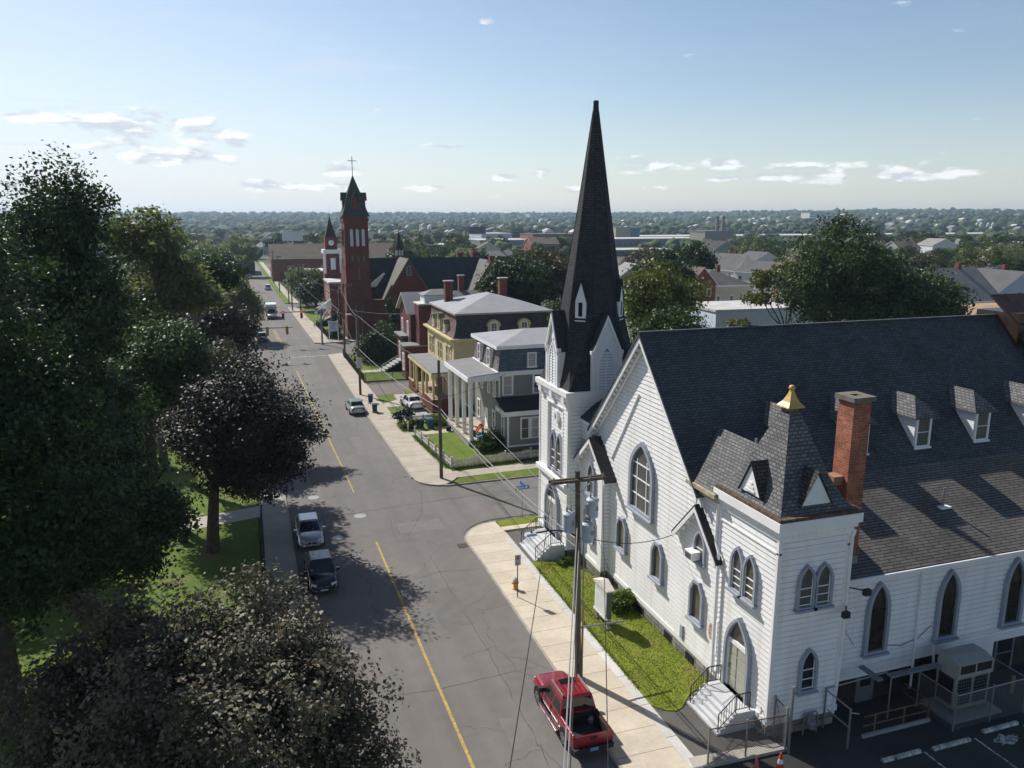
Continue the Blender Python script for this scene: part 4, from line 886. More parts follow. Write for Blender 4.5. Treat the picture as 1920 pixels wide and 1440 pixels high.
def sedan(name, label, cat, body, L=4.75, Wd=1.80, H=1.45, group=None, suv=False, plate=None, grille=True, roofrack=False, rear_lights=True):
    root = thing(name, label, cat, group=group); hw = Wd/2; f = L/2
    k = MB(); hz = .80 if not suv else .98; cz = .96 if not suv else 1.12; tz = 1.02 if not suv else 1.15
    loft(k, [(-f, hw*.80, .34, .62, tz-.22, .80), (-f+.10, hw*.93, .24, .62, tz-.04, .84), (-f+.55, hw*.99, .2, .66, tz, .86), (-.9, hw, .19, .68, cz+.03, .88), (.3, hw, .19, .68, cz+.01, .88), (1.0, hw, .19, .68, cz-.01, .88), (1.7, hw*.985, .19, .64, hz+.07, .84), (f-.3, hw*.95, .21, .58, hz-.06, .80), (f-.06, hw*.84, .26, .5, hz-.2, .78), (f, hw*.72, .32, .46, hz-.30, .74)])
    b = k.build('body', body, root); subsurf(b)
    wb, wt = hw*.88, hw*.70
    yb0, yb1 = (-f+.58, 1.28) if not suv else (-f+.15, 1.2); yt0, yt1 = (-1.12, .46) if not suv else (-f+.55, .35)
    zb = cz-.03; zt = H
    B = [(-wb, yb0, zb), (wb, yb0, zb), (wb, yb1, zb), (-wb, yb1, zb)]; T = [(-wt, yt0, zt-.03), (wt, yt0, zt-.03), (wt, yt1, zt-.05), (-wt, yt1, zt-.05)]
    k = MB(); k.add(B+T, [(0,1,5,4),(1,2,6,5),(2,3,7,6),(3,0,4,7)])
    Rr = [(x*.92, (y+.12) if i < 2 else (y-.12), zt+.015) for i, (x, y, z) in enumerate(T)]
    k.add(T+Rr, [(0,1,5,4),(1,2,6,5),(2,3,7,6),(3,0,4,7),(4,5,6,7)])
    k.build('cabin', body, root, smooth=False)
    ws = [B[3], B[2], T[2], T[3]]; rw = [B[0], B[1], T[1], T[0]]
    def out(q, n, e=.004): return [Vector(p)+Vector(n)*e for p in q]
    glassq(root, 'windscreen', [out(inset4(ws, .05, .05), (0, .5, .8))]); glassq(root, 'rear_window', [out(inset4(rw, .07, .06), (0, -.5, .8))])
    for s in (-1, 1):
        side = [(s*wb, yb0+.25, zb+.03), (s*wb, yb1-.28, zb+.03), (s*wt, yt1-.02, zt-.06), (s*wt, yt0+.1, zt-.06)]
        P = [Vector(p) for p in side]; m0 = .5
        q1 = [P[0].lerp(P[1], .03), P[0].lerp(P[1], .46), P[3].lerp(P[2], .44), P[3].lerp(P[2], .04)]
        q2 = [P[0].lerp(P[1], .50), P[0].lerp(P[1], .96), P[3].lerp(P[2], .95), P[3].lerp(P[2], .50)]
        glassq(root, 'side_window', [out(q1, (s, 0, .3), .006)]); glassq(root, 'side_window', [out(q2, (s, 0, .3), .006)])
        k = MB(); k.box((s*(hw*.93), .95, cz+.0), (s*(hw+.16), 1.10, cz+.14)); k.build('wing_mirror', body, root)
        k = MB(); k.ext([(s*hw*.46, f-.13, hz-.13), (s*hw*.80, f-.30, hz-.10), (s*hw*.83, f-.28, hz-.26), (s*hw*.50, f-.08, hz-.27)], (0, .05, .05)); k.build('headlight', lampw, root)
        if rear_lights:
            k = MB(); k.box((s*hw*.50, -f+.0, tz-.36), (s*hw*.84, -f+.12, tz-.20)); k.build('tail_light', lampr, root)
        for y in (-.2, .75): 
            k = MB(); k.box((s*(hw-.005), y-.25 if y < 0 else y-.35, cz-.16), (s*(hw+.012), y-.08 if y < 0 else y-.18, cz-.13)); k.build('door_handle', body, root)
    if grille:
        k = MB(); k.box((-hw*.34, f-.10, hz-.36), (-.03, f+.012, hz-.22)); k.box((.03, f-.10, hz-.36), (hw*.34, f+.012, hz-.22)); k.build('grille', chrome, root)
        k = MB(); k.box((-hw*.31, f-.05, hz-.345), (-.06, f+.02, hz-.235)); k.box((.06, f-.05, hz-.345), (hw*.31, f+.02, hz-.235)); k.build('grille_mesh', plast, root)
        k = MB(); k.box((-hw*.6, f-.12, .26), (hw*.6, f-.01, .38)); k.build('air_intake', plast, root)
    k = MB(); k.box((-.24, -f-.01, tz-.32), (.24, -f+.05, tz-.2)); k.build('number_plate', plate or platew, root)
    k = MB(); k.box((-.22, f-.05, hz-.46), (.22, f+.02, hz-.36)); k.build('number_plate', plate or platew, root)
    if roofrack:
        k = MB()
        for s in (-1, 1): k.beam((s*wt*.94, yt0, zt+.05), (s*wt*.94, yt1, zt+.05), .04, .04)
        k.build('roof_rail', plast, root)
    wheels(root, (-L*.285, L*.295), hw, .33 if not suv else .37)
    return root
def place(o, x, y, rz, z=.004): o.location = (x, y, z); o.rotation_euler = (0, 0, R(rz)); return o
place(sedan('sedan', 'silver sedan parked under the tree shadow facing the camera', 'car', paint('silver_paint', (.50, .51, .52), .6, .3), 4.7), 2.98, 53.9, 180)
place(sedan('sedan', 'black sedan with twin grille parked in front of the silver one', 'car', paint('black_paint', (.008, .009, .012), .2, .15), 4.85, H=1.46), 3.16, 47.0, 180)
place(sedan('sedan', 'pale green sedan parked by the kerb beside blue bins', 'car', paint('pale_green_paint', (.38, .47, .45), .5, .35), 4.6, grille=False), 10.95, 90.2, 1.5)
place(sedan('sedan', 'white sedan parked on the driveway in front of the yellow house', 'car', paint('white_car_paint', (.72, .73, .74), .1, .3), 4.6, grille=False), 17.5, 89.9, 5, .145)
place(sedan('car', 'dark blue car, nearest of the cars parked under the left traffic signal', 'car', paint('navy_paint', (.02, .03, .05), .3, .2), 4.7), 1.95, 150.0, 180)
place(sedan('car', 'dark car parked second in line near the round street tree', 'car', paint('grey_paint', (.05, .055, .06), .4, .25), 4.5), 1.45, 157.0, 180)
place(sedan('suv', 'white estate car driving away far down the street', 'car', paint('offwhite_paint', (.68, .68, .68), .1, .3), 4.7, H=1.7, suv=True, grille=False), 6.0, 258, 1)
place(sedan('car', 'white car parked at the far end of the street', 'car', paint('white_b', (.66, .66, .66), .1, .3), 4.5, grille=False), 1.0, 310, 0)
place(sedan('car', 'silver car at the far end of the street behind the white one', 'car', paint('silver_b', (.4, .41, .42), .5, .3), 4.5, grille=False), -.2, 322, 0)
place(sedan('car', 'blue car parked left at the very end of the street', 'car', paint('blue_b', (.10, .16, .26), .4, .3), 4.5), -5.6, 335, 0)
place(sedan('car', 'pale blue car in the row at the very end of the street', 'car', paint('blue_c', (.3, .36, .44), .4, .3), 4.5), -6.2, 352, 0)
# red pickup
def pickup():
    root = thing('pickup_truck', 'red crew cab pickup truck with open bed parked at the kerb', 'pickup truck')
    red = paint('red_paint', (.26, .010, .022), .35, .3); hw = .91
    k = MB()
    loft(k, [(-1.0, hw*.98, .42, .85, 1.10, .92), (-.2, hw, .42, .85, 1.10, .92), (1.15, hw, .42, .85, 1.10, .92), (1.35, hw*.99, .42, .85, 1.12, .90), (2.0, hw*.97, .42, .80, 1.06, .86), (2.45, hw*.93, .46, .74, .98, .82), (2.58, hw*.82, .50, .68, .86, .8)])
    b = k.build('body', red, root); subsurf(b)
    # bed: open box
    k = MB(); y0, y1 = -2.55, -1.0
    for s in (-1, 1): k.ext([(s*hw*.86, y0, .62), (s*hw, y0, .62), (s*hw*1.0, y0, 1.02), (s*hw*.95, y0, 1.10), (s*hw*.86, y0, 1.10)], (0, y1-y0, 0))
    k.box((-hw*.86, y1-.1, .62), (hw*.86, y1-.02, 1.1)); k.box((-hw*.95, y0, .45), (hw*.95, y1, .60)); k.build('bed', red, root)
    k = MB(); k.box((-hw*.85, y0+.05, .605), (hw*.85, y1-.1, .63))
    for s in (-1, 1): k.box((s*hw*.80, y0+.05, .63), (s*hw*.858, y1-.1, 1.06))
    k.box((-hw*.8, y1-.16, .63), (hw*.8, y1-.105, 1.08)); k.build('bed_liner', plast, root)
    for s in (-1, 1):
        k = MB(); k.beam((s*hw*.90, y0+.1, 1.13), (s*hw*.90, y1-.1, 1.13), .05, .05); k.build('bed_rail', chrome if s < 0 else plast, root)
    k = MB(); k.box((-hw*.90, y0-.05, .58), (hw*.90, y0-.001, 1.09)); tg = k.build('tailgate', red, root)
    k = MB(); k.box((-.16, y0-.07, .90), (.16, y0-.051, 1.0)); k.build('handle', plast, tg)
    k = MB(); k.ext([(-hw*.97, y0-.18, .40), (hw*.97, y0-.18, .40), (hw*.97, y0+.05, .40), (-hw*.97, y0+.05, .40)], (0, 0, .20)); bp = k.build('rear_bumper', plast, root)
    k = MB(); k.box((-hw*.98, y0-.19, .60), (-hw*.75, y0+.3, .64)); k.build('bumper_trim', chrome, bp)
    k = MB(); k.box((-.18, y0-.19, .43), (.18, y0-.181, .59)); k.build('number_plate', plateb, root)
    for s in (-1, 1):
        k = MB(); k.box((s*hw*.905, y0-.04, .68), (s*hw*.995, y0+.06, 1.02)); k.build('tail_light', lampr, root)
        k = MB(); k.box((s*(hw-.03), -1.0, .36), (s*(hw+.15), 1.15, .42)); k.build('running_board', chrome, root)
        k = MB(); k.box((s*hw*.94, .85, 1.10), (s*(hw+.2), 1.0, 1.30)); k.build('wing_mirror', plast, root)
        k = MB(); k.ext([(s*hw*.5, 2.50, .84), (s*hw*.86, 2.42, .86), (s*hw*.88, 2.42, .66), (s*hw*.5, 2.54, .66)], (0, .06, 0)); k.build('headlight', lampw, root)
        for y in (-.25, .6): 
            k = MB(); k.box((s*(hw-.01), y-.3, .92), (s*(hw+.02), y-.14, .96)); k.build('door_handle', red, root)
        for y in (-.98, -.02, 1.05):
            k = MB(); k.box((s*(hw-.03), y, .50), (s*(hw+.003), y+.012, 1.04)); k.build('door_seam', plast, root)
    wb, wt = hw*.93, hw*.76; zb, zt = 1.08, 1.78
    B = [(-wb, -1.02, zb), (wb, -1.02, zb), (wb, 1.30, zb), (-wb, 1.30, zb)]; T = [(-wt, -.86, zt-.03), (wt, -.86, zt-.03), (wt, .62, zt-.05), (-wt, .62, zt-.05)]
    k = MB(); k.add(B+T, [(0,1,5,4),(1,2,6,5),(2,3,7,6),(3,0,4,7)]); Rr = [(x*.92, y+(.08 if i < 2 else -.12), zt+.02) for i, (x, y, z) in enumerate(T)]
    k.add(T+Rr, [(0,1,5,4),(1,2,6,5),(2,3,7,6),(3,0,4,7),(4,5,6,7)]); k.build('cab', red, root)
    o = lambda q, n, e=.005: [Vector(p)+Vector(n)*e for p in q]
    glassq(root, 'windscreen', [o(inset4([B[3], B[2], T[2], T[3]], .05, .06), (0, .6, .6))]); glassq(root, 'rear_window', [o(inset4([B[0], B[1], T[1], T[0]], .06, .10), (0, -1, .2))])
    for s in (-1, 1):
        P = [Vector(p) for p in [(s*wb, -.95, zb+.04), (s*wb, 1.06, zb+.04), (s*wt, .56, zt-.09), (s*wt, -.80, zt-.09)]]
        for u0, u1 in ((.03, .43), (.50, .97)): glassq(root, 'side_window', [o([P[0].lerp(P[1], u0), P[0].lerp(P[1], u1), P[3].lerp(P[2], u1), P[3].lerp(P[2], u0)], (s, 0, .3), .007)])
        k = MB(); k.beam((s*wt*.90, -.75, zt+.06), (s*wt*.90, .55, zt+.06), .05, .05); k.build('roof_rail', metalg, root)
    k = MB(); k.box((-.38, .12, zt+.021), (.38, .50, zt+.032)); k.build('sunroof', carglass, root)
    k = MB(); [k.box((x-.02, -.7, zt+.018), (x+.02, .05, zt+.032)) for x in (-.45, -.22, 0, .22, .45)]; k.build('roof_rib', red, root)
    wheels(root, (-1.52, 1.62), hw, .39, .26)
    return root
place(pickup(), 12.36, 28.98, 0)
k = MB(); k.lathe((12.86, 27.75, .64), [(.13, 0), (.15, .02), (.15, .2), (.1, .24)], 12); k.box((12.78, 27.66, .86), (12.94, 27.84, .92)); tag(k.build('paint_bucket', metalg, loc=(12.86, 27.75, .64)), 'small pale grey container lying in the bed of the red pickup', 'container')
# box truck far down the street
def boxtruck():
    root = thing('box_truck', 'white delivery box truck driving toward the traffic lights', 'truck'); wp = paint('white_truck_paint', (.75, .75, .75), .0, .4)
    k = MB(); k.box((-1.15, -3.6, .75), (1.15, 1.15, 3.15)); c = k.build('cargo_box', wp, root)
    k = MB(); k.box((-1.12, 1.151, 2.35), (1.12, 1.17, 2.6)); k.build('stripe', M('faded_stripe', (.35, .30, .30), .6, .2, 4), c)
    k = MB(); loft(k, [(1.16, 1.0, .5, 1.1, 1.55, .9), (1.9, 1.0, .5, 1.1, 1.55, .9), (2.6, .98, .5, .95, 1.25, .85), (3.2, .92, .5, .85, 1.08, .8), (3.3, .8, .55, .8, .95, .8)]); b = k.build('cab', wp, root); subsurf(b, 1)
    B = [(-.92, 1.2, 1.5), (.92, 1.2, 1.5), (.92, 2.55, 1.35), (-.92, 2.55, 1.35)]; T = [(-.80, 1.2, 2.3), (.80, 1.2, 2.3), (.78, 1.85, 2.25), (-.78, 1.85, 2.25)]
    k = MB(); k.add(B+T, [(0,1,5,4),(1,2,6,5),(2,3,7,6),(3,0,4,7),(4,5,6,7)]); k.build('cab_roof', wp, root)
    glassq(root, 'windscreen', [[Vector(p)+Vector((0, .01, .01)) for p in inset4([B[3], B[2], T[2], T[3]], .05, .05)]])
    for s in (-1, 1): glassq(root, 'side_window', [[Vector(p)+Vector((s*.008, 0, 0)) for p in inset4([(s*.92, 1.3, 1.5), (s*.92, 2.4, 1.4), (s*.79, 1.85, 2.2), (s*.8, 1.3, 2.2)], .06)]])
    for s in (-1, 1):
        k = MB(); k.box((s*.55, 3.2, .8), (s*.85, 3.32, 1.0)); k.build('headlight', lampw, root)
        k = MB(); k.box((s*1.0, 2.0, 1.3), (s*1.3, 2.1, 1.75)); k.build('wing_mirror', plast, root)
    k = MB(); k.box((-.5, 3.2, .72), (.5, 3.33, .98)); k.build('grille', plast, root)
    k = MB(); k.box((-.98, 3.1, .42), (.98, 3.38, .6)); k.build('bumper', plast, root)
    wheels(root, (-2.2, 2.35), .98, .42, .3); return root
place(boxtruck(), 4.7, 184.0, 180)
# ---------------------------------------------------------------- poles, wires and street furniture
ceram = M('insulator_glaze', (.30, .28, .26), .3, .1, 9); transm = M('transformer_grey', (.44, .50, .55), .45, .10, 3)
wirem = M('wire_black', (.02, .02, .02), .6, .1, 2); wireg = M('wire_aluminium', (.27, .27, .275), .5, .1, 2)
def pole(x, y, h, label, arm=True, trans=(), lamp=None, lean=(0, 0), group='wooden utility poles along the right kerb', r=.16, strut=False, wide=1.35):
    root = thing('utility_pole', label, 'utility pole', (x, y, .1), group)
    k = MB(); k.tube([(x, y, 0), (x+lean[0]*.5, y+lean[1]*.5, h*.5), (x+lean[0], y+lean[1], h)], [r, r*.88, r*.72], 12); k.build('post', woodp, root)
    tx, ty = x+lean[0], y+lean[1]
    if arm:
        for s in (-1, 1):
            k = MB(); k.box((tx-wide, ty+s*.15-.055, h-.5), (tx+wide, ty+s*.15+.055, h-.37)); a = k.build('crossarm', woodp, root)
            if s < 0:
                for q in (-wide+.12, wide-.12, wide*.45):
                    k = MB(); k.lathe((tx+q, ty-.15, h-.37), [(.02, 0), (.05, .03), (.035, .06), (.06, .1), (.03, .16), (.015, .2)], 8); k.build('insulator', ceram, a)
        k = MB(); k.beam((tx-.65, ty-.2, h-.5), (tx, ty-.15, h-1.1), .04, .02); k.beam((tx+.65, ty-.2, h-.5), (tx, ty-.15, h-1.1), .04, .02); k.build('arm_brace', metalg, root)
    for (dx, dy, zt) in trans:
        k = MB(); k.lathe((x+dx, y+dy, zt), [(.24, 0), (.27, .03), (.27, .80), (.30, .82), (.30, .88), (.22, .95), (.08, .99)], 18); t = k.build('transformer', transm, root, smooth=False)
        k = MB()
        for s in (-1, 1): k.lathe((x+dx+s*.1, y+dy+.02, zt+.95), [(.035, 0), (.06, .04), (.035, .09), (.055, .14), (.03, .2), (.015, .32)], 8)
        k.build('bushing', ceram, t)
        k = MB(); k.box((x+dx*.45-.06, y+dy*.45-.06, zt+.2), (x+dx*.8+.06, y+dy*.8+.06, zt+.7)); k.box((x+dx+.05, y+dy-.285, zt+.4), (x+dx+.17, y+dy-.262, zt+.6)); k.build('mounting_bracket', metalg, t)
    if lamp:
        lz, ldx = lamp; k = MB(); P = [(x, y, lz-.35), (x+ldx*.3, y, lz+.12), (x+ldx*.65, y, lz+.26), (x+ldx, y, lz+.22)]; k.tube(P, .04, 8); la = k.build('lamp_arm', metald, root)
        k = MB(); k.ext([(x+ldx-.42, y-.14, lz+.14), (x+ldx+.1, y-.14, lz+.14), (x+ldx+.1, y-.14, lz+.26), (x+ldx-.34, y-.14, lz+.26)], (0, .28, 0)); hd = k.build('lamp_head', transm, la)
        k = MB(); k.lathe((x+ldx-.1, y, lz+.26), [(.05, 0), (.05, .07), (.03, .09)], 8); k.build('photocell', metald, hd)
    if strut:
        k = MB(); k.tube([(x+.1, y, 2.75), (x+2.5, y, 2.68)], .045, 8); k.build('guy_strut', metalg, root)
        k = MB(); k.box((x+.14, y-.07, .15), (x+.22, y+.02, 4.2)); k.build('yellow_guard', M('yellow_guard', (.45, .32, .05), .6, .2, 3), root)
        k = MB(); k.tube([(x+.17, y-.08, .1), (x+.13, y-.06, 8.8)], .03, 6); k.tube([(x-.17, y-.1, .1), (x-.12, y-.06, 9.2)], .025, 6); k.build('riser_pipe', metalg, root)
    return root
pole(14.02, 31.85, 10.65, 'wooden utility pole with crossarm and three transformers behind the red pickup', trans=((-.62, -.02, 7.75), (.12, -.52, 7.35), (.62, .1, 8.25)), lamp=(7.65, -2.35), lean=(-.22, 0), strut=True)
pole(14.72, 63.2, 10.4, 'grey wooden pole at the corner of the white picket fence', arm=False, lean=(-.05, 0))
pole(12.65, 98.3, 10.6, 'dark wooden pole with a pale box beside the two blue bins', arm=False)
k = MB(); k.box((12.3, 97.95, 3.6), (12.95, 98.14, 4.9)); k.build('cable_box', transm, bpy.data.objects['utility_pole.002'])
pole(14.0, 126.3, 12.0, 'tall wooden pole on the corner across from the red brick church', lean=(.3, 0))
for x, y, h, l in ((10.85, 180, 12, 'wooden pole beyond the traffic lights, just after the parking gap'), (10.0, 213, 11.5, 'wooden pole at the grass strip past the side street'), (9.15, 248, 11, 'thin pole far down the right kerb'), (8.7, 282, 11, 'most distant thin pole on the right kerb'), (9.9, 196, 10, 'slim lamp-less pole just before the side street')):
    pole(x, y, h, l, wide=1.1)
pole(.3, 2.2, 10.6, 'wooden pole on the left kerb below the camera carrying the near wires')
def wire(P, Q, sag, r=.012, n=14, mat=None, label='', group='overhead wires along the street', name='power_line'):
    P, Q = Vector(P), Vector(Q); pts = [P.lerp(Q, i/n)-Vector((0, 0, sag*4*(i/n)*(1-i/n))) for i in range(n+1)]
    k = MB(); k.tube(pts, r, 5); return tag(k.build(name, mat or wirem, loc=P), label, 'wire', group)
for dx, l in ((-1.2, 'thin wire from the left end of the near crossarm toward the camera'), (1.2, 'thin wire from the right end of the near crossarm toward the camera')):
    wire((13.8+dx, 31.7, 10.45), (.3+dx, 2.05, 10.4), .45, .014, label=l)
wire((13.82, 31.8, 8.2), (.45, 2.2, 8.3), .5, .024, mat=wireg, label='thick silver cable bundle running down in front of the near pole')
wire((13.9, 31.75, 7.2), (.5, 2.2, 7.4), .5, .022, mat=wireg, label='silver cable beside the thick bundle below the near pole')
wire((13.98, 31.75, 6.9), (.55, 2.2, 7.0), .5, .018, label='dark cable lowest on the near pole toward the camera')
wire((13.8, 31.9, 8.6), (14.7, 63.1, 9.6), .55, .013, label='thin wire from the near pole to the top of the corner pole', mat=wireg)
wire((13.9, 31.95, 7.2), (14.72, 63.1, 6.3), .5, .03, mat=wireg, label='thick grey cable between the near pole and the corner pole')
wire((13.9, 31.95, 6.8), (14.72, 63.1, 5.9), .45, .02, mat=wireg, label='lower grey cable between the near pole and the corner pole')
wire((14.7, 63.2, 9.8), (12.65, 98.2, 10.2), .5, .016, label='upper wire from the corner pole to the dark pole', mat=wireg)
wire((14.7, 63.3, 6.3), (12.65, 98.2, 6.0), .5, .03, mat=wireg, label='thick grey cable from the corner pole to the dark pole')
wire((14.7, 63.3, 5.8), (12.65, 98.2, 5.5), .5, .02, label='dark cable from the corner pole to the dark pole')
wire((12.65, 98.3, 10.0), (14.1, 126.2, 10.5), .5, .018, label='upper wire from the dark pole to the tall corner pole', mat=wireg)
wire((12.65, 98.3, 6.0), (14.1, 126.2, 6.3), .6, .03, label='thick cable from the dark pole to the tall corner pole')
wire((14.25, 126.4, 10.4), (10.85, 180, 11.2), .8, .02, label='upper wire from the tall corner pole over the far junction')
wire((14.15, 126.4, 7.0), (10.85, 180, 8.0), .8, .03, label='lower cable from the tall corner pole over the far junction')
wire((14.7, 63.3, 7.2), (23.2, 71.4, 7.2), .35, .013, label='service wire from the corner pole to the grey house', group='service drops to houses')
wire((14.7, 63.3, 4.6), (23.4, 69.6, 4.4), .25, .016, label='low service wire from the corner pole to the grey house side wing', group='service drops to houses')
wire((14.1, 31.9, 7.4), (19.85, 33.0, 6.35), .45, .02, label='service cable from the near pole to the church gable', group='service drops to houses')
wire((12.7, 98.3, 7.6), (21.9, 99.5, 6.6), .35, .013, label='service wire to the yellow house front', group='service drops to houses')
wire((14.1, 126.3, 8.0), (23.6, 112.0, 8.6), .5, .02, label='wire sagging from the tall corner pole to the dark red house', mat=wireg, group='service drops to houses')
wire((13.85, 31.85, 10.3), (16.45, 31.85, 2.7), .0, .008, label='guy wire from the near pole top to its strut', group='guy wires')
# notice sign, hydrant, street name sign, church board
o = thing('sign_post', 'small grey parking sign on a thin black post beside the hydrant', 'sign', (13.9, 40.6, KZ))
k = MB(); k.tube([(13.9, 40.6, KZ), (13.9, 40.6, 2.4)], .032, 8); k.build('post', M('brown_post', (.06, .035, .03), .6, .2, 4), o)
k = MB(); k.box((13.72, 40.55, 2.15), (14.08, 40.57, 2.80)); s_ = k.build('sign_plate', M('sign_back', (.42, .40, .45), .5, .1, 6), o)
k = MB(); k.box((13.80, 40.535, 2.5), (13.98, 40.549, 2.74)); k.box((13.80, 40.535, 2.22), (13.98, 40.549, 2.30)); k.build('sign_symbol', M('sign_symbol', (.25, .22, .28), .6, .1, 6), s_)
o = thing('fire_hydrant', 'yellow fire hydrant with a pale cap at the kerb', 'hydrant', (14.1, 41.6, KZ))
yel = M('hydrant_yellow', (.50, .30, .06), .55, .2, 6)
k = MB(); k.lathe((14.1, 41.6, KZ), [(.17, 0), (.17, .05), (.12, .07), (.12, .5), (.15, .52), (.15, .56)], 14); k.tube([(13.88, 41.6, KZ+.4), (14.32, 41.6, KZ+.4)], .055, 8); k.tube([(14.1, 41.4, KZ+.36), (14.1, 41.5, KZ+.36)], .075, 8); k.build('barrel', yel, o)
k = MB(); k.lathe((14.1, 41.6, KZ+.56), [(.15, 0), (.14, .08), (.08, .15), (.035, .17), (.035, .24)], 12); k.build('bonnet', M('hydrant_cap', (.45, .48, .5), .5, .1, 5), o)
o = thing('street_name_sign', 'blue street name sign on a thin pole by the side street corner', 'sign', (18.3, 52.4, KZ))
k = MB(); k.tube([(18.3, 52.4, KZ), (18.3, 52.4, 2.35)], .03, 8); k.build('post', metalg, o)
blue = M('sign_blue', (.02, .10, .32), .4, .1, 3); sgw = M('sign_letter_white', (.5, .62, .75), .5, .05, 3)
k = MB(); k.box((17.75, 52.39, 2.36), (18.85, 52.41, 2.60)); a_ = k.build('name_blade', blue, o)
k = MB(); text_mb(k, Fr((0, 52.388, 0), Sn), 17.86, 2.40, 'STATE ST', .15, 0) if False else [k.box((17.86+i*.15, 52.386, 2.42), (17.94+i*.15, 52.389, 2.54)) for i in range(6)]; k.build('lettering', sgw, a_)
k = MB(); k.box((18.29, 51.85, 2.62), (18.31, 52.95, 2.86)); k.build('name_blade', blue, o)
k = MB(); k.box((18.22, 52.36, 1.75), (18.38, 52.38, 2.05)); k.build('small_plate', metalg, o)
o = thing('church_notice_board', 'white framed notice board standing on the church lawn', 'notice board', (17.3, 36.5, .14))
k = MB(); k.box((17.22, 35.45, .75), (17.5, 37.0, 2.35)); b_ = k.build('cabinet', M('board_frame', (.10, .11, .11), .6, .1, 3), o)
k = MB(); k.box((17.19, 35.5, .85), (17.219, 36.95, 2.25)); bd = k.build('letter_board', M('board_face', (.70, .74, .73), .5, .08, 2), b_)
k = MB(); fr = Fr((17.19, 0, 0), Wn); rr = random.Random(3)
for i in range(9):
    b = 2.08-i*.125; a = -36.82+rr.random()*.1
    while a < -35.68: w_ = rr.uniform(.03, .09); fbox(k, fr, a, a+w_, b, b+.035, .0, .004); a += w_+rr.uniform(.02, .06)
k.build('faded_lettering', M('faded_letter', (.30, .33, .33), .7, .1, 3), bd)
k = MB(); k.ext([(17.12, 35.35, 2.35), (17.12, 37.1, 2.35), (17.12, 37.1, 2.42), (17.12, 36.22, 2.72), (17.12, 35.35, 2.42)], (.5, 0, 0)); k.box((17.14, 35.4, .70), (17.25, 37.05, .79)); k.build('pediment', M('board_white', (.62, .58, .52), .7, .15, 3), o)
for y in (35.55, 36.9):
    k = MB(); k.box((17.28, y-.06, .12), (17.42, y+.06, .75)); k.box((17.2, y-.14, .1), (17.5, y+.14, .24)); k.build('leg', stone, o)
# traffic signals
sigm = M('signal_yellow_brown', (.30, .17, .05), .5, .15, 4); sigd = M('signal_dark', (.05, .025, .02), .5, .1, 4)
redl, _, _, _b = newmat('red_light'); _b.inputs['Base Color'].default_value = (.6, .02, .02, 1); _b.inputs['Emission Color'].default_value = (1, .05, .05, 1); _b.inputs['Emission Strength'].default_value = 1.4
gpole = M('signal_pole_grey', (.24, .27, .29), .5, .1, 2)
def signal_mast(x, y, armx, z, heads, label, facing):
    o = thing('traffic_signal', label, 'traffic light', (x, y, .1))
    k = MB(); k.tube([(x, y, 0), (x, y, z+.25)], [.17, .12], 10); k.lathe((x, y, 0), [(.3, 0), (.3, .12), (.18, .3)], 10); k.build('pole', gpole, o)
    k = MB(); k.tube([(x, y, z), (armx, y, z-.1)], [.12, .07], 8); k.build('mast_arm', gpole, o)
    for hx in heads:
        k = MB(); k.box((hx-.2, y-.16, z-1.15), (hx+.2, y+.16, z+.12)); hd = k.build('signal_head', sigd if facing < 0 else sigm, o)
        for i in range(3):
            k = MB(); zc = z-.1-i*.4; yy = y+facing*.16; k.tube([(hx, yy, zc), (hx, yy+facing*.02, zc)], .13, 12); k.build('lamp', redl if i == 0 and facing < 0 else plast, hd)
            k = MB(); k.box((hx-.15, yy, zc+.13), (hx+.15, yy+facing*.2, zc+.16)); k.build('visor', sigd, hd)
signal_mast(11.95, 142.0, 5.0, 6.0, (5.55, 8.65), 'traffic light mast with two red lights facing the camera', -1)
signal_mast(-.9, 127.6, 6.3, 5.25, (2.5, 5.45), 'traffic light mast seen from behind at the left of the junction', 1)
# grey lamp standard by the corner pole
o = thing('street_lamp', 'grey metal lamp standard with a white head by the red brick church corner', 'street lamp', (16.2, 127.2, .1))
k = MB(); k.tube([(16.2, 127.2, 0), (16.2, 127.2, 6.3)], [.16, .13], 10); k.build('post', gpole, o)
k = MB(); k.tube([(16.2, 127.2, 6.2), (15.7, 127.2, 6.7), (15.0, 127.2, 6.9)], .06, 8); a_ = k.build('lamp_arm', gpole, o)
k = MB(); k.box((14.6, 127.05, 6.8), (15.4, 127.35, 6.98)); k.build('lamp_head', white, a_)
o = thing('wooden_post', 'pale wooden post standing behind the grey lamp standard', 'post', (17.3, 128, .1)); k = MB(); k.tube([(17.3, 128, 0), (17.3, 128, 7.2)], .14, 8); k.build('post', woodp, o)
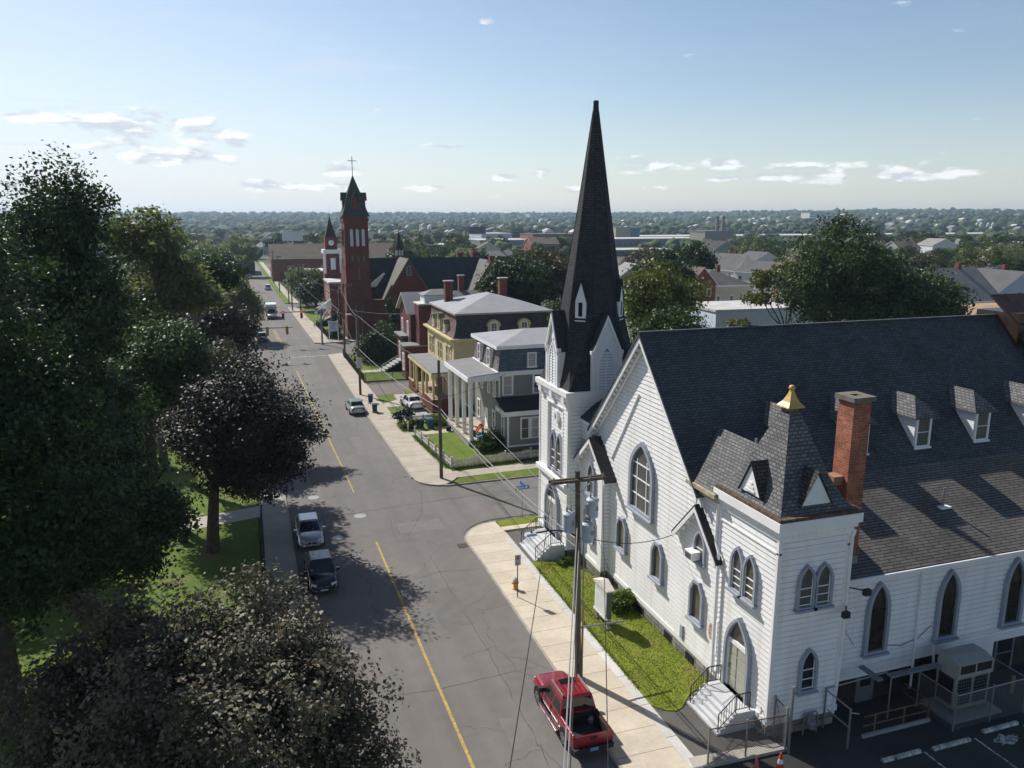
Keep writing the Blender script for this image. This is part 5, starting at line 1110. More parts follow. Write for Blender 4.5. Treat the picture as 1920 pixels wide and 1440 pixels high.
# chain-link fences of the lot
linkm, N_, L_, b_ = newmat('chain_link')
tc_ = N_.new('ShaderNodeTexCoord'); mp_ = N_.new('ShaderNodeMapping'); mp_.inputs['Rotation'].default_value = (0, 0, R(45)); L_.new(tc_.outputs['UV'], mp_.inputs['Vector'])
bk_ = N_.new('ShaderNodeTexBrick'); bk_.offset = 0; bk_.inputs['Scale'].default_value = 1; bk_.inputs['Brick Width'].default_value = .07; bk_.inputs['Row Height'].default_value = .07; bk_.inputs['Mortar Size'].default_value = .0065; bk_.inputs['Mortar Smooth'].default_value = 0
L_.new(mp_.outputs[0], bk_.inputs['Vector']); b_.inputs['Base Color'].default_value = (.22, .22, .22, 1); b_.inputs['Metallic'].default_value = .4; b_.inputs['Roughness'].default_value = .5; L_.new(bk_.outputs['Fac'], b_.inputs['Alpha'])
def chainlink(label, P, h, posts, tops=None, midrail=False, mat=None):
    o = thing('chain_link_fence', label, 'fence', (*P[0], 0))
    for i, (x, y) in enumerate(posts):
        k = MB(); hh = h if not isinstance(h, (list, tuple)) else h[i]; k.tube([(x, y, 0), (x, y, hh+.08)], .04, 8); k.lathe((x, y, hh+.06), [(.045, 0), (.045, .04), (.02, .07)], 8); k.build('post', mat or metalg, o)
    H = h if not isinstance(h, (list, tuple)) else min(h)
    for a, b in zip(P[:-1], P[1:]):
        k = MB(); k.tube([(*a, H), (*b, H)], .025, 6)
        if midrail: k.tube([(*a, .12), (*b, .12)], .02, 6); k.tube([(*a, .12), (*b, H)], .015, 6)
        k.build('rail', rust if midrail else (mat or metalg), o)
        k = MB(); k.poly([(*a, .06), (*b, .06), (*b, H), (*a, H)]); k.build('mesh', linkm, o)
    return o
chainlink('low chain-link gate with rusty rails across the lot entrance by the cones', [(16.55, 24.35), (20.1, 24.2)], 1.75, [(16.55, 24.35), (18.3, 24.28)], midrail=True)
chainlink('tall chain-link gate leaf folded back beside the tower corner', [(20.15, 24.15), (20.2, 25.0)], 2.0, [(20.15, 24.15), (20.2, 25.02)], midrail=True)
k = MB(); k.tube([(20.25, 24.05, 0), (20.25, 24.05, 3.1)], .06, 8); tag(k.build('gate_post', metalg, loc=(20.25, 24.05, 0)), 'tall galvanised gate post by the south tower corner', 'post')
chainlink('chain-link enclosure fence around the grey condenser unit', [(27.9, 24.9), (27.95, 22.95), (32.1, 23.0), (32.1, 25.3)], 1.75, [(27.9, 24.9), (27.95, 22.95), (30.1, 22.98), (32.1, 23.0), (32.1, 25.3)])
def cone(x, y, s, label, band):
    o = thing('traffic_cone', label, 'cone', (x, y, .03), 'traffic cones by the gate'); orange = M('cone_orange_%d' % int(x*10), (.50, .07, .035) if band else (.45, .13, .10), .5, .12, 5)
    k = MB(); k.lathe((x, y, .06), [(.16*s, 0), (.035*s, .72*s), (.03*s, .74*s)], 14); b = k.build('cone_body', orange, o)
    k = MB(); k.box((x-.2*s, y-.2*s, .03), (x+.2*s, y+.2*s, .07)); k.build('base', orange, o)
    if band: k = MB(); k.lathe((x, y, .06), [(.102*s, .36*s), (.074*s, .52*s), (.068*s, .52*s)], 14); k.build('reflective_band', white, o)
cone(18.2, 23.4, 1.0, 'faded orange traffic cone on the left without a band', False); cone(19.15, 23.15, 1.15, 'bright orange traffic cone with white bands on the right', True)
for i, (xa, xb, y, lab) in enumerate(((23.57, 25.56, 22.35, 'worn white wheel stop with black letters, nearest the gate'), (26.15, 28.18, 22.27, 'flaking white wheel stop in the middle of the row'), (29.15, 31.15, 22.48, 'cleaner white wheel stop in front of the condenser'))):
    o = thing('wheel_stop', lab, 'wheel stop', ((xa+xb)/2, y, .01), 'concrete wheel stops'); k = MB(); k.ext([(xa, y-.09, .01), (xa, y+.09, .01), (xa, y+.06, .14), (xa, y-.06, .14)], (xb-xa, 0, 0)); st = k.build('kerb_block', concg, o)
    wpnt = M('flaky_white_%d' % i, (.48, .48, .47), .8, .5, 4)
    k = MB(); q = random.Random(i); a = xa+.02
    while a < xb-.1:
        w_ = q.uniform(.15, .6); e = min(a+w_, xb-.02); k.ext([(a, y-.094, .03), (a, y-.064, .143), (e, y-.064, .143), (e, y-.094, .03)], (0, -.003, 0)); k.box((a, y-.055, .14), (e, y+.05, .145)); a = e+q.uniform(.02, .15)
    wp_ = k.build('flaking_paint', wpnt, st)
    if i == 0:
        k = MB(); text_mb(k, Fr((0, y-.1, 0), Sn), xa+.55, .035, 'PE', .10, 0); text_mb(k, Fr((0, y-.1, 0), Sn), xa+1.15, .035, 'T', .10, 0); k.build('stencil_letter', black, st)
# pipe railing round the basement stair
o = thing('pipe_railing', 'rusty pipe railing frame around the basement stairwell', 'railing', (25, 24, 0))
k = MB(); P = k.tube
P([(22.8, 23.5, 0), (22.8, 23.5, 1.9)], .045, 8); P([(22.8, 25.0, 0), (22.8, 25.0, 1.95)], .045, 8); P([(22.8, 23.5, 1.85), (22.8, 25.0, 1.85)], .035, 8); P([(22.8, 25.0, 1.9), (26.3, 25.2, 1.9)], .03, 8); P([(22.85, 23.5, .95), (22.85, 24.9, .95)], .03, 6); P([(22.8, 23.5, 1.7), (23.2, 23.45, 1.6)], .03, 6); k.build('steel_frame', metalg, o)
k = MB(); P = k.tube
for x in (24.6, 26.2, 27.6): P([(x, 23.95, 0), (x, 23.95, 1.0)], .04, 8)
P([(24.0, 23.95, .95), (27.7, 23.95, .95)], .03, 6); P([(24.0, 23.95, .5), (27.7, 23.95, .5)], .03, 6); P([(27.65, 23.95, .95), (27.6, 25.4, .95)], .03, 6); P([(27.65, 23.95, .5), (27.6, 25.4, .5)], .03, 6); k.build('rusty_rail', rust, o)
k = MB(); k.box((23.9, 23.8, 0), (27.6, 23.92, .16)); k.build('kerb_edge', concg, o)
k = MB(); k.box((25.9, 24.55, 2.05), (28.95, 24.85, 2.12)); k.box((25.0, 24.4, 2.15), (25.3, 25.6, 2.22)); k.build('canopy_plank', M('old_plank', (.20, .22, .22), .8, .2, 3), o)
k = MB(); [k.tube([(x, 24.6, 0), (x, 24.6, 2.1)], .035, 6) for x in (25.95, 28.9)]; k.build('canopy_post', metalg, o)
# condenser
o = thing('condenser_unit', 'large beige condenser unit on a concrete pad inside the fence', 'condenser', (29.6, 24.1, 0)); beige = M('condenser_beige', (.36, .36, .33), .5, .06, 2)
k = MB(); k.box((28.3, 23.3, 0), (31.2, 25.1, .14)); k.build('concrete_pad', concg, o)
k = MB(); k.box((28.75, 23.75, .35), (30.75, 24.75, 1.95)); k.ext([(28.75, 23.65, 1.95), (28.75, 24.8, 1.95), (28.75, 24.8, 2.75), (28.75, 24.2, 2.75), (28.75, 23.65, 2.62)], (2.0, 0, 0)); k.build('cabinet', beige, o)
k = MB(); [k.box((a, 23.64, 2.15), (b, 23.652, 2.55)) for a, b in ((28.85, 29.7), (29.8, 30.65))]; k.build('fan_outlet', plast, o)
for a, b in ((28.9, 29.65), (29.85, 30.6)):
    k = MB(); k.box((a, 23.735, .55), (b, 23.752, 1.85)); g_ = k.build('coil_panel', plast, o)
    k = MB(); [k.box((a, 23.72, .55+i*.16), (b, 23.737, .57+i*.16)) for i in range(9)]; [k.box((a+i*.15, 23.71, .55), (a+.012+i*.15, 23.722, 1.85)) for i in range(6)]; k.build('guard_wire', metalg, g_)
k = MB(); k.box((28.735, 23.85, .55), (28.752, 24.65, 1.85)); k.build('coil_panel', plast, o)
k = MB(); [k.tube([(x, 23.7, .14), (x, 23.6, .4), (x, 23.9, .42)], .035, 6) for x in (28.9, 30.6)]; k.build('leg', metalg, o)
# gas meters by the tower
o = thing('gas_meter', 'grey gas meter standing against the south tower foundation', 'gas meter', (21.9, 24.85, 0))
k = MB(); k.box((21.7, 24.72, .5), (22.1, 24.98, .95)); k.lathe((21.9, 24.7, .35), [(.14, 0), (.18, .05), (.18, .3), (.1, .36)], 12); k.build('meter_body', metalg, o)
k = MB(); k.tube([(21.6, 24.85, 0), (21.6, 24.85, .9), (21.75, 24.85, 1.05), (22.2, 24.85, 1.05), (22.3, 24.85, .9), (22.3, 24.85, 0)], .035, 6); k.tube([(20.9, 24.9, 0), (20.9, 24.9, 1.0)], .04, 6); k.build('pipe', metalg, o)
k = MB(); k.tube([(33.0, 24.3, 0), (33.0, 24.3, .9)], .09, 10); tag(k.build('bollard', M('bollard_tan', (.40, .30, .18), .6, .2, 3), loc=(33, 24.3, 0)), 'tan steel bollard standing at the right of the fence', 'bollard')
# park fence and bin
o = thing('iron_fence', 'low black iron fence along the left pavement at the park edge', 'fence', (-.18, 45, 0))
k = MB(); [k.tube([(-.18, y, .1), (-.18, y, 1.1)], .03, 6) for y in np.arange(26, 59.0, 2.2)]; k.build('post', metald, o)
k = MB(); k.beam((-.18, 26, 1.05), (-.18, 58.8, 1.05), .03, .04); k.beam((-.18, 26, .25), (-.18, 58.8, .25), .03, .04); [k.tube([(-.18, y, .1), (-.18, y, 1.1)], .009, 4) for y in np.arange(26, 58.8, .22)]; k.build('rail', metald, o)
o = thing('iron_fence', 'black iron fence beyond the park path along the left pavement', 'fence', (-.3, 80, 0))
k = MB(); [k.tube([(-.3, y, .1), (-.3, y, 1.1)], .03, 6) for y in np.arange(61.4, 90, 2.4)]; k.build('post', metald, o)
k = MB(); k.beam((-.3, 61.4, 1.05), (-.3, 89.8, 1.05), .03, .04); k.beam((-.3, 61.4, .25), (-.3, 89.8, .25), .03, .04); k.build('rail', metald, o)
o = thing('litter_bin', 'dark litter bin with a pale rim beside the park path', 'litter bin', (-5.3, 55.6, .1))
k = MB(); k.lathe((-5.3, 55.6, .1), [(.26, 0), (.3, .1), (.32, .95)], 14); k.build('bin_body', metald, o)
k = MB(); k.lathe((-5.3, 55.6, 1.05), [(.34, 0), (.34, .06), (.22, .1)], 14); k.build('rim', concg, o)
# wheeled bins
def bin_(x, y, z, rz, col, lid, label):
    o = thing('wheeled_bin', label, 'bin', (0, 0, 0), 'wheeled bins'); bm_ = M('bin_%d' % len(MATS), col, .5, .08, 4); lm_ = M('bin_lid_%d' % len(MATS), lid, .4, .08, 4)
    k = MB(); a, b = .24, .30; k.add([(-a,-a,.1),(a,-a,.1),(a,a,.1),(-a,a,.1),(-b,-.34,1.0),(b,-.34,1.0),(b,.34,1.0),(-b,.34,1.0)], [(0,3,2,1),(0,1,5,4),(1,2,6,5),(2,3,7,6),(3,0,4,7),(4,5,6,7)]); k.build('bin_body', bm_, o)
    k = MB(); k.box((-.33, -.38, 1.0), (.33, .36, 1.06)); k.ext([(-.3, -.36, 1.06), (.3, -.36, 1.06), (.26, .25, 1.12), (-.26, .25, 1.12)], (0, 0, -.02)); k.tube([(-.3, .38, .98), (.3, .38, .98)], .025, 6); k.build('lid', lm_, o)
    for s in (-1, 1): k = MB(); k.tube([(s*.27-.03, .28, .1), (s*.27+.03, .28, .1)], .1, 10); k.build('wheel', plast, o)
    o.location = (x, y, z); o.rotation_euler = (0, 0, R(rz))
nb = (.02, .045, .12)
bin_(13.2, 93.4, .13, 170, nb, (.2, .24, .34), 'dark blue bin standing nearer the dark pole'); bin_(12.95, 88.6, .13, 175, nb, (.42, .46, .52), 'dark blue bin with a pale lid next to the pale green sedan')
bin_(16.4, 79.8, .15, 200, (.02, .035, .03), (.16, .19, .18), 'dark green bin behind the white picket fence'); bin_(17.4, 79.6, .15, 190, (.025, .07, .16), (.13, .22, .42), 'blue bin beside the dark green one behind the picket fence')
# ---------------------------------------------------------------- houses along the street
greyw = Mlap('grey_green_siding', (.235, .24, .225), .14, .6, .05, .75)
blueshing = Mbrick('blue_slate_mansard', (.085, .115, .15), (.14, .175, .215), (.05, .065, .08), .42, .26, .02, var=.2)
tanshing = Mbrick('tan_slate_mansard', (.15, .125, .115), (.25, .215, .20), (.08, .065, .06), .42, .26, .02, var=.2)
darkslate = Mbrick('dark_slate_mansard', (.045, .05, .06), (.075, .08, .09), (.03, .03, .035), .4, .25, .02, var=.2)
brownslate = Mbrick('brown_slate_mansard', (.14, .09, .08), (.21, .15, .13), (.07, .05, .05), .4, .25, .02, var=.2)
yelw = Mlap('yellow_siding', (.58, .49, .29), .14, .6, .05, .8); yelt = M('yellow_trim', (.60, .50, .27), .6, .06, 1.5)
H = thing('grey_house', 'grey green corner house with blue shingled mansard and tall white porch columns', 'house', (25, 75, 0))
# upper block with mansard
fF = Fr((22.55, 0, 0), Wn); fSo = Fr((0, 71.6, 0), Sn)
k = MB(); k.box((22.55, 71.6, .4), (33, 80.1, 7.25)); k.build('upper_wall', greyw, H)
k = MB(); k.box((22.6, 69.0, .55), (33, 71.6, 3.6)); k.build('side_wing', greyw, H)
k = MB(); k.box((22.64, 69.05, -.1), (33, 71.6, .55)); k.box((22.6, 71.65, -.1), (33, 80, .4)); k.build('foundation', M('blue_grey_base', (.12, .14, .17), .8, .12, 1), H)
k = MB(); a0, a1, b0, b1 = 22.45, 33.0, 71.5, 80.2; t0, t1, u0, u1 = 22.75, 33.0, 71.68, 79.9
k.poly([(a0, b0, 7.4), (a0, b1, 7.4), (t0, u1, 9.55), (t0, u0, 9.55)], 1); k.poly([(a0, b0, 7.4), (t0, u0, 9.55), (t1, u0, 9.55), (a1, b0, 7.4)], 0); k.poly([(a0, b1, 7.4), (a1, b1, 7.4), (t1, u1, 9.55), (t0, u1, 9.55)], 0)
k.build('mansard', [blueshing, tanshing], H)
k = MB(); hip_roof(k, 22.5, 34.2, 71.5, 80.1, 9.95, .95, .28, .36, 0, 1); k.build('roof', [flat1, white], H)
k = MB(); k.box((22.3, 71.38, 7.12), (33, 80.3, 7.4)); k.box((22.45, 71.5, 6.95), (33, 80.2, 7.12)); fbox(k, fSo, 22.53, 22.68, 4.6, 6.95, -.01, .04); k.build('cornice', white, H)
k = MB(); slab(k, [(22.15, 68.6, 4.12), (33, 68.6, 4.12), (33, 71.6, 4.85), (22.15, 71.6, 4.85)], .06); wr = k.build('wing_roof', flatd, H)
k = MB(); k.box((22.2, 68.62, 3.6), (33, 68.82, 4.05)); k.box((22.2, 68.82, 3.6), (22.4, 71.6, 4.05)); k.box((22.55, 68.94, .55), (22.72, 69.02, 3.6)); k.box((22.55, 68.95, .5), (33, 69.02, .66)); k.build('eave_board', white, wr)
window(H, fSo, 23.45, 5.0, 1.15, 2.05, fw=.17, d=.07, pm=curtain, hb=(.5,)); window(H, fSo, 26.6, 5.0, 1.15, 2.05, fw=.17, d=.07, pm=glassd, hb=(.55,), label='window with the number 164 in its lower sash')
k = MB(); fbox(k, fSo, 26.2, 26.98, 5.13, 5.55, .028, .033); pw = k.build('number_card', M('card_white', (.42, .43, .45), .6, .05, 3), H); k = MB(); text_mb(k, fSo, 26.24, 5.18, '164', .30, .036); k.build('house_number', black, pw)
window(H, Fr((0, 71.52, 0), Sn), 25.9, 7.75, .95, 1.4, fw=.11, d=.16, pm=curtain, hb=(.5,), sill=.06)
fM = Fr((22.42, 0, 0), Wn)
for y in (77.6, 74.2): 
    k = MB(); fbox(k, fM, -y-.42, -y+.42, 7.62, 9.3, -.4, .10); window(H, Fr((22.32, 0, 0), Wn), -y, 7.6, .9, 1.75, fw=.13, d=.07, pm=glassg, hb=(.5,)); k.build('dormer_box', white, H)
fSW = Fr((0, 69.0, 0), Sn)
for a in (24.35, 25.35, 26.3): window(H, fSW, a, 1.2, .98, 2.15, fw=.16, d=.07, pm=glassg if a != 25.35 else curtain, hb=(.5,))
window(H, Fr((22.6, 0, 0), Wn), -70.4, 1.3, .9, 2.0, fw=.15, d=.07, pm=glassg, hb=(.5,))
for y, b, h in ((73.0, 4.6, 1.9), (74.9, 4.6, 1.9), (77.4, 4.6, 1.9), (73.2, 1.2, 2.0), (78.6, 1.2, 2.0)): window(H, fF, -y, b, .95, h, fw=.14, d=.07, pm=curtain if b > 4 else glassg, hb=(.5,))
k = MB(); fbox(k, fF, -76.2, -75.2, .8, 2.9, .0, .06); k.build('front_door', white, H)
# porch
pr_ = MB(); pr_.ext([(19.4, 71.3, 7.1), (22.5, 71.3, 7.35), (22.5, 80.5, 7.35), (19.4, 80.5, 7.1)], (0, 0, -.08)); po = pr_.build('porch_roof', flat2, H)
k = MB(); [k.ext([(19.6, y, 7.045), (22.5, y, 7.045), (22.5, y, 7.27), (19.6, y, 7.05)], (0, .25, 0)) for y in (71.26, 80.3)]; k.build('porch_gable_trim', white, po)
k = MB(); k.box((19.3, 71.2, 6.6), (19.6, 80.6, 7.05)); k.box((19.6, 71.2, 6.6), (22.5, 71.5, 7.05)); k.box((19.6, 80.3, 6.6), (22.5, 80.6, 7.05)); k.box((19.6, 71.5, 6.8), (22.5, 80.3, 6.85)); k.build('porch_beam', white, po)
for y in (71.75, 74.3, 77.1, 79.9):
    k = MB(); k.lathe((19.75, y, .75), [(.30, 0), (.30, .15), (.22, .18), (.21, 5.6), (.28, 5.7), (.28, 5.86)], 14); k.build('porch_column', white, H)
k = MB(); k.box((19.4, 71.4, .0), (22.55, 80.4, .70)); k.build('porch_base', M('porch_stone', (.26, .25, .24), .9, .2, 1.5), H)
k = MB(); k.box((19.35, 71.35, .70), (22.55, 80.45, .76)); k.build('porch_floor', M('porch_planks', (.42, .35, .28), .8, .12, 2), H)
# toys, tub
o = thing('toy_slide', 'orange plastic toy slide on the porch of the grey house', 'slide', (21.2, 73.6, .76)); org = M('orange_plastic', (.62, .07, .02), .4, .05, 3)
k = MB(); P0, P1, P2, P3 = Vector((20.4, 73.5, .82)), Vector((20.7, 73.5, .9)), Vector((21.2, 73.5, 1.6)), Vector((21.5, 73.5, 1.65))
for a, b in ((P0, P1), (P1, P2), (P2, P3)): k.ext([a+Vector((0, -.25, 0)), b+Vector((0, -.25, 0)), b+Vector((0, .25, 0)), a+Vector((0, .25, 0))], (0, 0, -.05)); [k.ext([a+Vector((0, s*.25, 0)), b+Vector((0, s*.25, 0)), b+Vector((0, s*.25, .14)), a+Vector((0, s*.25, .14))], (0, s*.04, 0)) for s in (-1, 1)]
k.build('chute', org, o); k = MB(); [k.box((21.4, 73.5+s*.24-.03, .76), (21.5, 73.5+s*.24+.03, 2.1)) for s in (-1, 1)]; [k.box((21.42, 73.27, z), (21.48, 73.73, z+.05)) for z in (1.0, 1.3, 1.6)]; k.build('ladder', M('toy_yellow', (.5, .30, .05), .5, .1, 4), o)
k = MB(); k.lathe((21.2, 72.3, .76), [(.70, 0), (.78, .06), (.80, .24), (.74, .26), (.70, .10), (.05, .09)], 22); tag(k.build('paddling_pool', M('pool_blue', (.10, .38, .62), .4, .05, 3), loc=(21.2, 72.3, .76)), 'light blue paddling pool on the porch edge', 'paddling pool')
k = MB(); k.lathe((20.3, 73.1, .76), [(.24, 0), (.3, .5), (.32, .52), (.27, .5), (.05, .46)], 14); tag(k.build('planter', M('dark_red_tub', (.09, .02, .02), .5, .1, 3), loc=(20.3, 73.1, .76)), 'dark red round tub between the porch columns', 'tub')
k = MB(); k.lathe((20.35, 71.05, .15), [(.4, 0), (.5, .3), (.52, .32), (.42, .28), (.05, .26)], 16); tag(k.build('tub', M('red_tub', (.20, .03, .03), .5, .1, 3), loc=(20.35, 71.05, .15)), 'red low tub on the grass beside the porch corner', 'tub')
k = MB(); k.lathe((19.0, 77.8, .15), [(.25, 0), (.3, .45), (.25, .5)], 10); tag(k.build('sack', black, loc=(19, 77.8, .15)), 'black sack on the path at the foot of the porch', 'sack')
# picket fence
picketm = M('weathered_white_picket', (.52, .50, .47), .8, .25, 3)
def picket(label, P, h=.95, sc=True):
    o = thing('picket_fence', label, 'fence', (*P[0], .15)); mb = MB(); pm = []
    for (x0, y0), (x1, y1) in zip(P[:-1], P[1:]):
        d = Vector((x1-x0, y1-y0, 0)); L = d.length; d.normalize(); q = Vector((-d.y, d.x, 0)); n = int(L/.135)
        for i in range(n):
            t = i/n; p = Vector((x0, y0, .16))+d*(L*t); ph = (L*t/2.4) % 1; hh = h-(.16*math.sin(ph*math.pi) if sc else 0)+random.uniform(-.03, .03); ln = q*random.uniform(-.03, .03)
            A, B = p-d*.045, p+d*.045
            mb.ext([A, B, B+ln+Vector((0, 0, hh-.07)), p+ln+Vector((0, 0, hh)), A+ln+Vector((0, 0, hh-.07))], q*.02)
        for z in (.3, .68): mb.beam((x0+q.x*.04, y0+q.y*.04, .16+z), (x1+q.x*.04, y1+q.y*.04, .16+z), .04, .07)
        m = max(1, round(L/2.4))
        for i in range(m+1): pm.append((x0+d.x*L*i/m+q.x*.07, y0+d.y*L*i/m+q.y*.07))
    mb.build('picket', picketm, o)
    for x, y in pm:
        k = MB(); k.box((x-.05, y-.05, .1), (x+.05, y+.05, .16+h+.05)); k.box((x-.07, y-.07, .16+h+.05), (x+.07, y+.07, .16+h+.09)); k.build('post', picketm, o)
picket('white picket fence along the pavement in front of the grey house', [(16.25, 65.5), (15.3, 76.9)]); picket('white scalloped picket fence along the side street beside the grey house', [(16.3, 65.4), (34, 66.8)])
picket('short leaning picket fence piece by the bins and the bush', [(15.05, 79.2), (15.1, 82)], .9, False); picket('broken low picket fence behind the bins at the end of the driveway', [(15.3, 82.1), (19.2, 82.5)], .8, False)

# yellow mansard house
Yh = thing('yellow_house', 'yellow mansard house with round topped dormers and a flat porch', 'house', (27, 94, 0))
k = MB(); k.box((22.1, 87.5, .4), (34, 101.2, 8.1)); k.build('wall', yelw, Yh)
k = MB(); k.box((22.15, 87.55, -.1), (34, 101.1, .4)); k.build('foundation', stone, Yh)
k = MB(); b0, b1, u0, u1 = 87.3, 101.4, 87.75, 100.9; prof = [(22.0, 8.35, 0), (22.35, 9.0, .35), (22.55, 10.0, .55), (22.6, 11.0, .62)]
for (xa, za, ia), (xb, zb_, ib) in zip(prof[:-1], prof[1:]):
    k.poly([(xa, b0+ia, za), (xa, b1-ia, za), (xb, b1-ib, zb_), (xb, b0+ib, zb_)], 1); k.poly([(xa, b0+ia, za), (xb, b0+ib, zb_), (34.3-ib, b0+ib, zb_), (34.3-ia, b0+ia, za)], 0); k.poly([(xa, b1-ia, za), (34.3-ia, b1-ia, za), (34.3-ib, b1-ib, zb_), (xb, b1-ib, zb_)], 0)
k.build('mansard', [darkslate, brownslate], Yh)
k = MB(); hip_roof(k, 22.6, 34.2, 87.85, 100.9, 11.2, 1.7, .3, .2, 0, 1); k.build('roof', [flat1, M('pale_eave', (.40, .37, .28), .7, .1, 2)], Yh)
k = MB(); k.box((21.6, 86.95, 8.15), (34.5, 101.7, 8.35)); k.box((21.85, 87.2, 7.95), (34.3, 101.5, 8.15)); [k.box((22.3+a, 87.3, 7.55), (22.45+a, 87.5, 7.95)) for a in (.5, .8, 3.4, 3.7, 7, 7.3)]; fbox(k, Fr((0, 87.5, 0), Sn), 22.1, 34, 7.2, 7.3, -.01, .04); fbox(k, Fr((0, 87.5, 0), Sn), 22.08, 22.3, .4, 7.95, -.01, .05); k.build('cornice', yelt, Yh)
def round_dormer(root, fr, a, b, w, h, depth, mat, roofm):
    k = MB(); P = [(a-w/2-.12, b), (a+w/2+.12, b), (a+w/2, b+h*.6)]+[(a+math.cos(t)*w/2, b+h*.6+math.sin(t)*w*.42) for t in np.linspace(0, math.pi, 9)[1:-1]]+[(a-w/2, b+h*.6)]
    k.ext([fr.p(*p, 0) for p in P], fr.n*-depth); o = k.build('dormer', mat, root)
    k = MB(); Q = [(a+math.cos(t)*(w/2+.14), b+h*.60+math.sin(t)*(w*.42+.14)) for t in np.linspace(-.15, math.pi+.15, 11)]; Q2 = [(a+math.cos(t)*(w/2+.02), b+h*.60+math.sin(t)*(w*.42+.02)) for t in np.linspace(-.15, math.pi+.15, 11)]
    for i in range(10): k.ext([fr.p(*Q[i], .14), fr.p(*Q[i+1], .14), fr.p(*Q2[i+1], .14), fr.p(*Q2[i], .14)], fr.n*-(depth+.14))
    k.build('dormer_roof', roofm, o); window(o, fr, a, b+.1, w*.62, h*.72, fw=.08, d=.05, fm=white, pm=glassg, hb=(.5,), vb=(0,))
wmetal = M('weathered_roof_metal', (.20, .20, .13), .6, .15, 2)
fY = Fr((21.98, 0, 0), Wn)
for y, w, h in ((97.3, 1.0, 2.0), (94.4, 1.35, 2.5), (91.5, 1.0, 2.0)): round_dormer(Yh, fY, -y, 8.5, w, h, 1.0, yelt, wmetal)
for a in (26.95, 30.7): round_dormer(Yh, Fr((0, 87.35, 0), Sn), a, 8.5, 1.3, 2.0, 1.0, yelt, yelt)
fYF = Fr((22.1, 0, 0), Wn)
for y in (99.6, 98.0, 94.9, 93.6, 90.6, 89.0):
    arched = 92 < y < 96; window(Yh, fYF, -y, 5.0, 1.0, 2.2, shape='arch' if arched else 'rect', s=.8, fw=.13, d=.07, fm=yelt, pm=glassg if y > 90 else curtain, sm=white, hb=(.5,))
    if not arched: k = MB(); fbox(k, fYF, -y-.65, -y+.65, 7.15, 7.35, 0, .2); k.build('window_hood', yelt, Yh)
for y in (99, 96.5, 92, 89.5): window(Yh, fYF, -y, 1.2, 1.0, 2.2, fw=.13, d=.07, fm=yelt, pm=glassg, sm=white, hb=(.5,))
k = MB(); fbox(k, fYF, -94.8, -93.6, .9, 3.2, 0, .06); k.build('front_door', M('brown_door', (.10, .05, .03), .6, .1, 2), Yh)
k = MB(); k.box((19.2, 86.4, 4.55), (22.1, 100, 4.7)); pr2 = k.build('porch_roof', flat2, Yh); k = MB(); k.box((19.15, 86.35, 4.25), (19.4, 100.05, 4.55)); k.box((19.4, 86.35, 4.25), (22.1, 86.6, 4.55)); k.box((19.4, 99.8, 4.25), (22.1, 100.05, 4.55)); k.build('porch_beam', yelt, pr2)
for y in (86.6, 90.2, 92.4, 95.8, 97.4, 99.8): k = MB(); k.box((19.3, y-.13, .9), (19.56, y+.13, 4.3)); k.build('porch_post', yelt, Yh)
k = MB(); k.box((19.2, 86.3, 0), (22.1, 92.6, .85)); k.box((19.2, 95.2, 0), (22.1, 100.1, .85)); k.box((20.2, 92.6, 0), (22.1, 95.2, .85)); k.box((19.2, 86.3, .85), (19.45, 90.5, 1.55)); k.box((19.45, 86.3, .85), (21.8, 86.5, 1.55)); k.box((19.2, 97.3, .85), (19.45, 100.1, 1.55)); k.build('porch_base', brickdark, Yh)
k = MB(); k.box((19.46, 86.51, .85), (22.1, 100.1, .9)); k.box((19.15, 86.25, 1.55), (19.5, 90.55, 1.63)); k.box((19.15, 97.25, 1.55), (19.5, 100.15, 1.63)); k.build('porch_floor', M('porch_tan', (.36, .27, .20), .8, .12, 2), Yh)
k = MB(); [k.box((18.1+i*.4, 92.7, 0), (20.2, 95.1, .17*(i+1))) for i in range(5)]; k.build('porch_steps', M('porch_step_red', (.20, .12, .09), .8, .15, 2), Yh)
for (x, y, h, w) in ((23.6, 97.2, 14.1, .75), (31.2, 98.5, 14.2, .8)):
    k = MB(); k.box((x, y, 11.2), (x+w*1.3, y+w, h)); c_ = k.build('chimney', brickold, Yh); k = MB(); k.box((x-.12, y-.12, h), (x+w*1.3+.12, y+w+.12, h+.15)); k.build('chimney_cap', concg, c_)

# dark red brick-coloured house behind
Rh = thing('dark_red_house', 'dark red house with white windows and a gable roof beside the yellow house', 'house', (26, 110, 0)); drs = Mlap('dark_red_siding', (.115, .034, .034), .14, .6, .06, .7)
k = MB(); k.box((21.4, 109.2, 0), (34, 117, 9.2)); k.box((22.0, 106.1, 0), (33, 109.2, 10.3)); k.build('wall', drs, Rh)
k = MB(); gable_roof(k, 21.4, 34, 109.2, 117, 9.2, 2.3, 'x', .55, .18, 0, 1); k.box((21.9, 105.8, 10.3), (33.2, 109.5, 10.5), 1); k.build('roof', [flat2, M('pale_barge', (.55, .55, .50), .7, .1, 2)], Rh)
k = MB(); hip_roof(k, 21.4, 34, 109.2, 117, 9.6, 0.01, .1, .05, 0, 0)
k = MB(); k.ext([(21.41, 109.2, 9.2), (21.41, 117, 9.2), (21.41, 113.1, 11.4)], (.2, 0, 0)); k.build('gable_wall', drs, Rh)
k = MB(); k.box((22.9, 106.5, 10.5), (27.2, 109.3, 11.6)); cu = k.build('roof_box', M('pale_blue_white', (.62, .66, .72), .6, .05, 2), Rh); k = MB(); hip_roof(k, 22.9, 27.2, 106.5, 109.3, 11.6, .7, .2, .08); k.build('roof', flat2, cu)
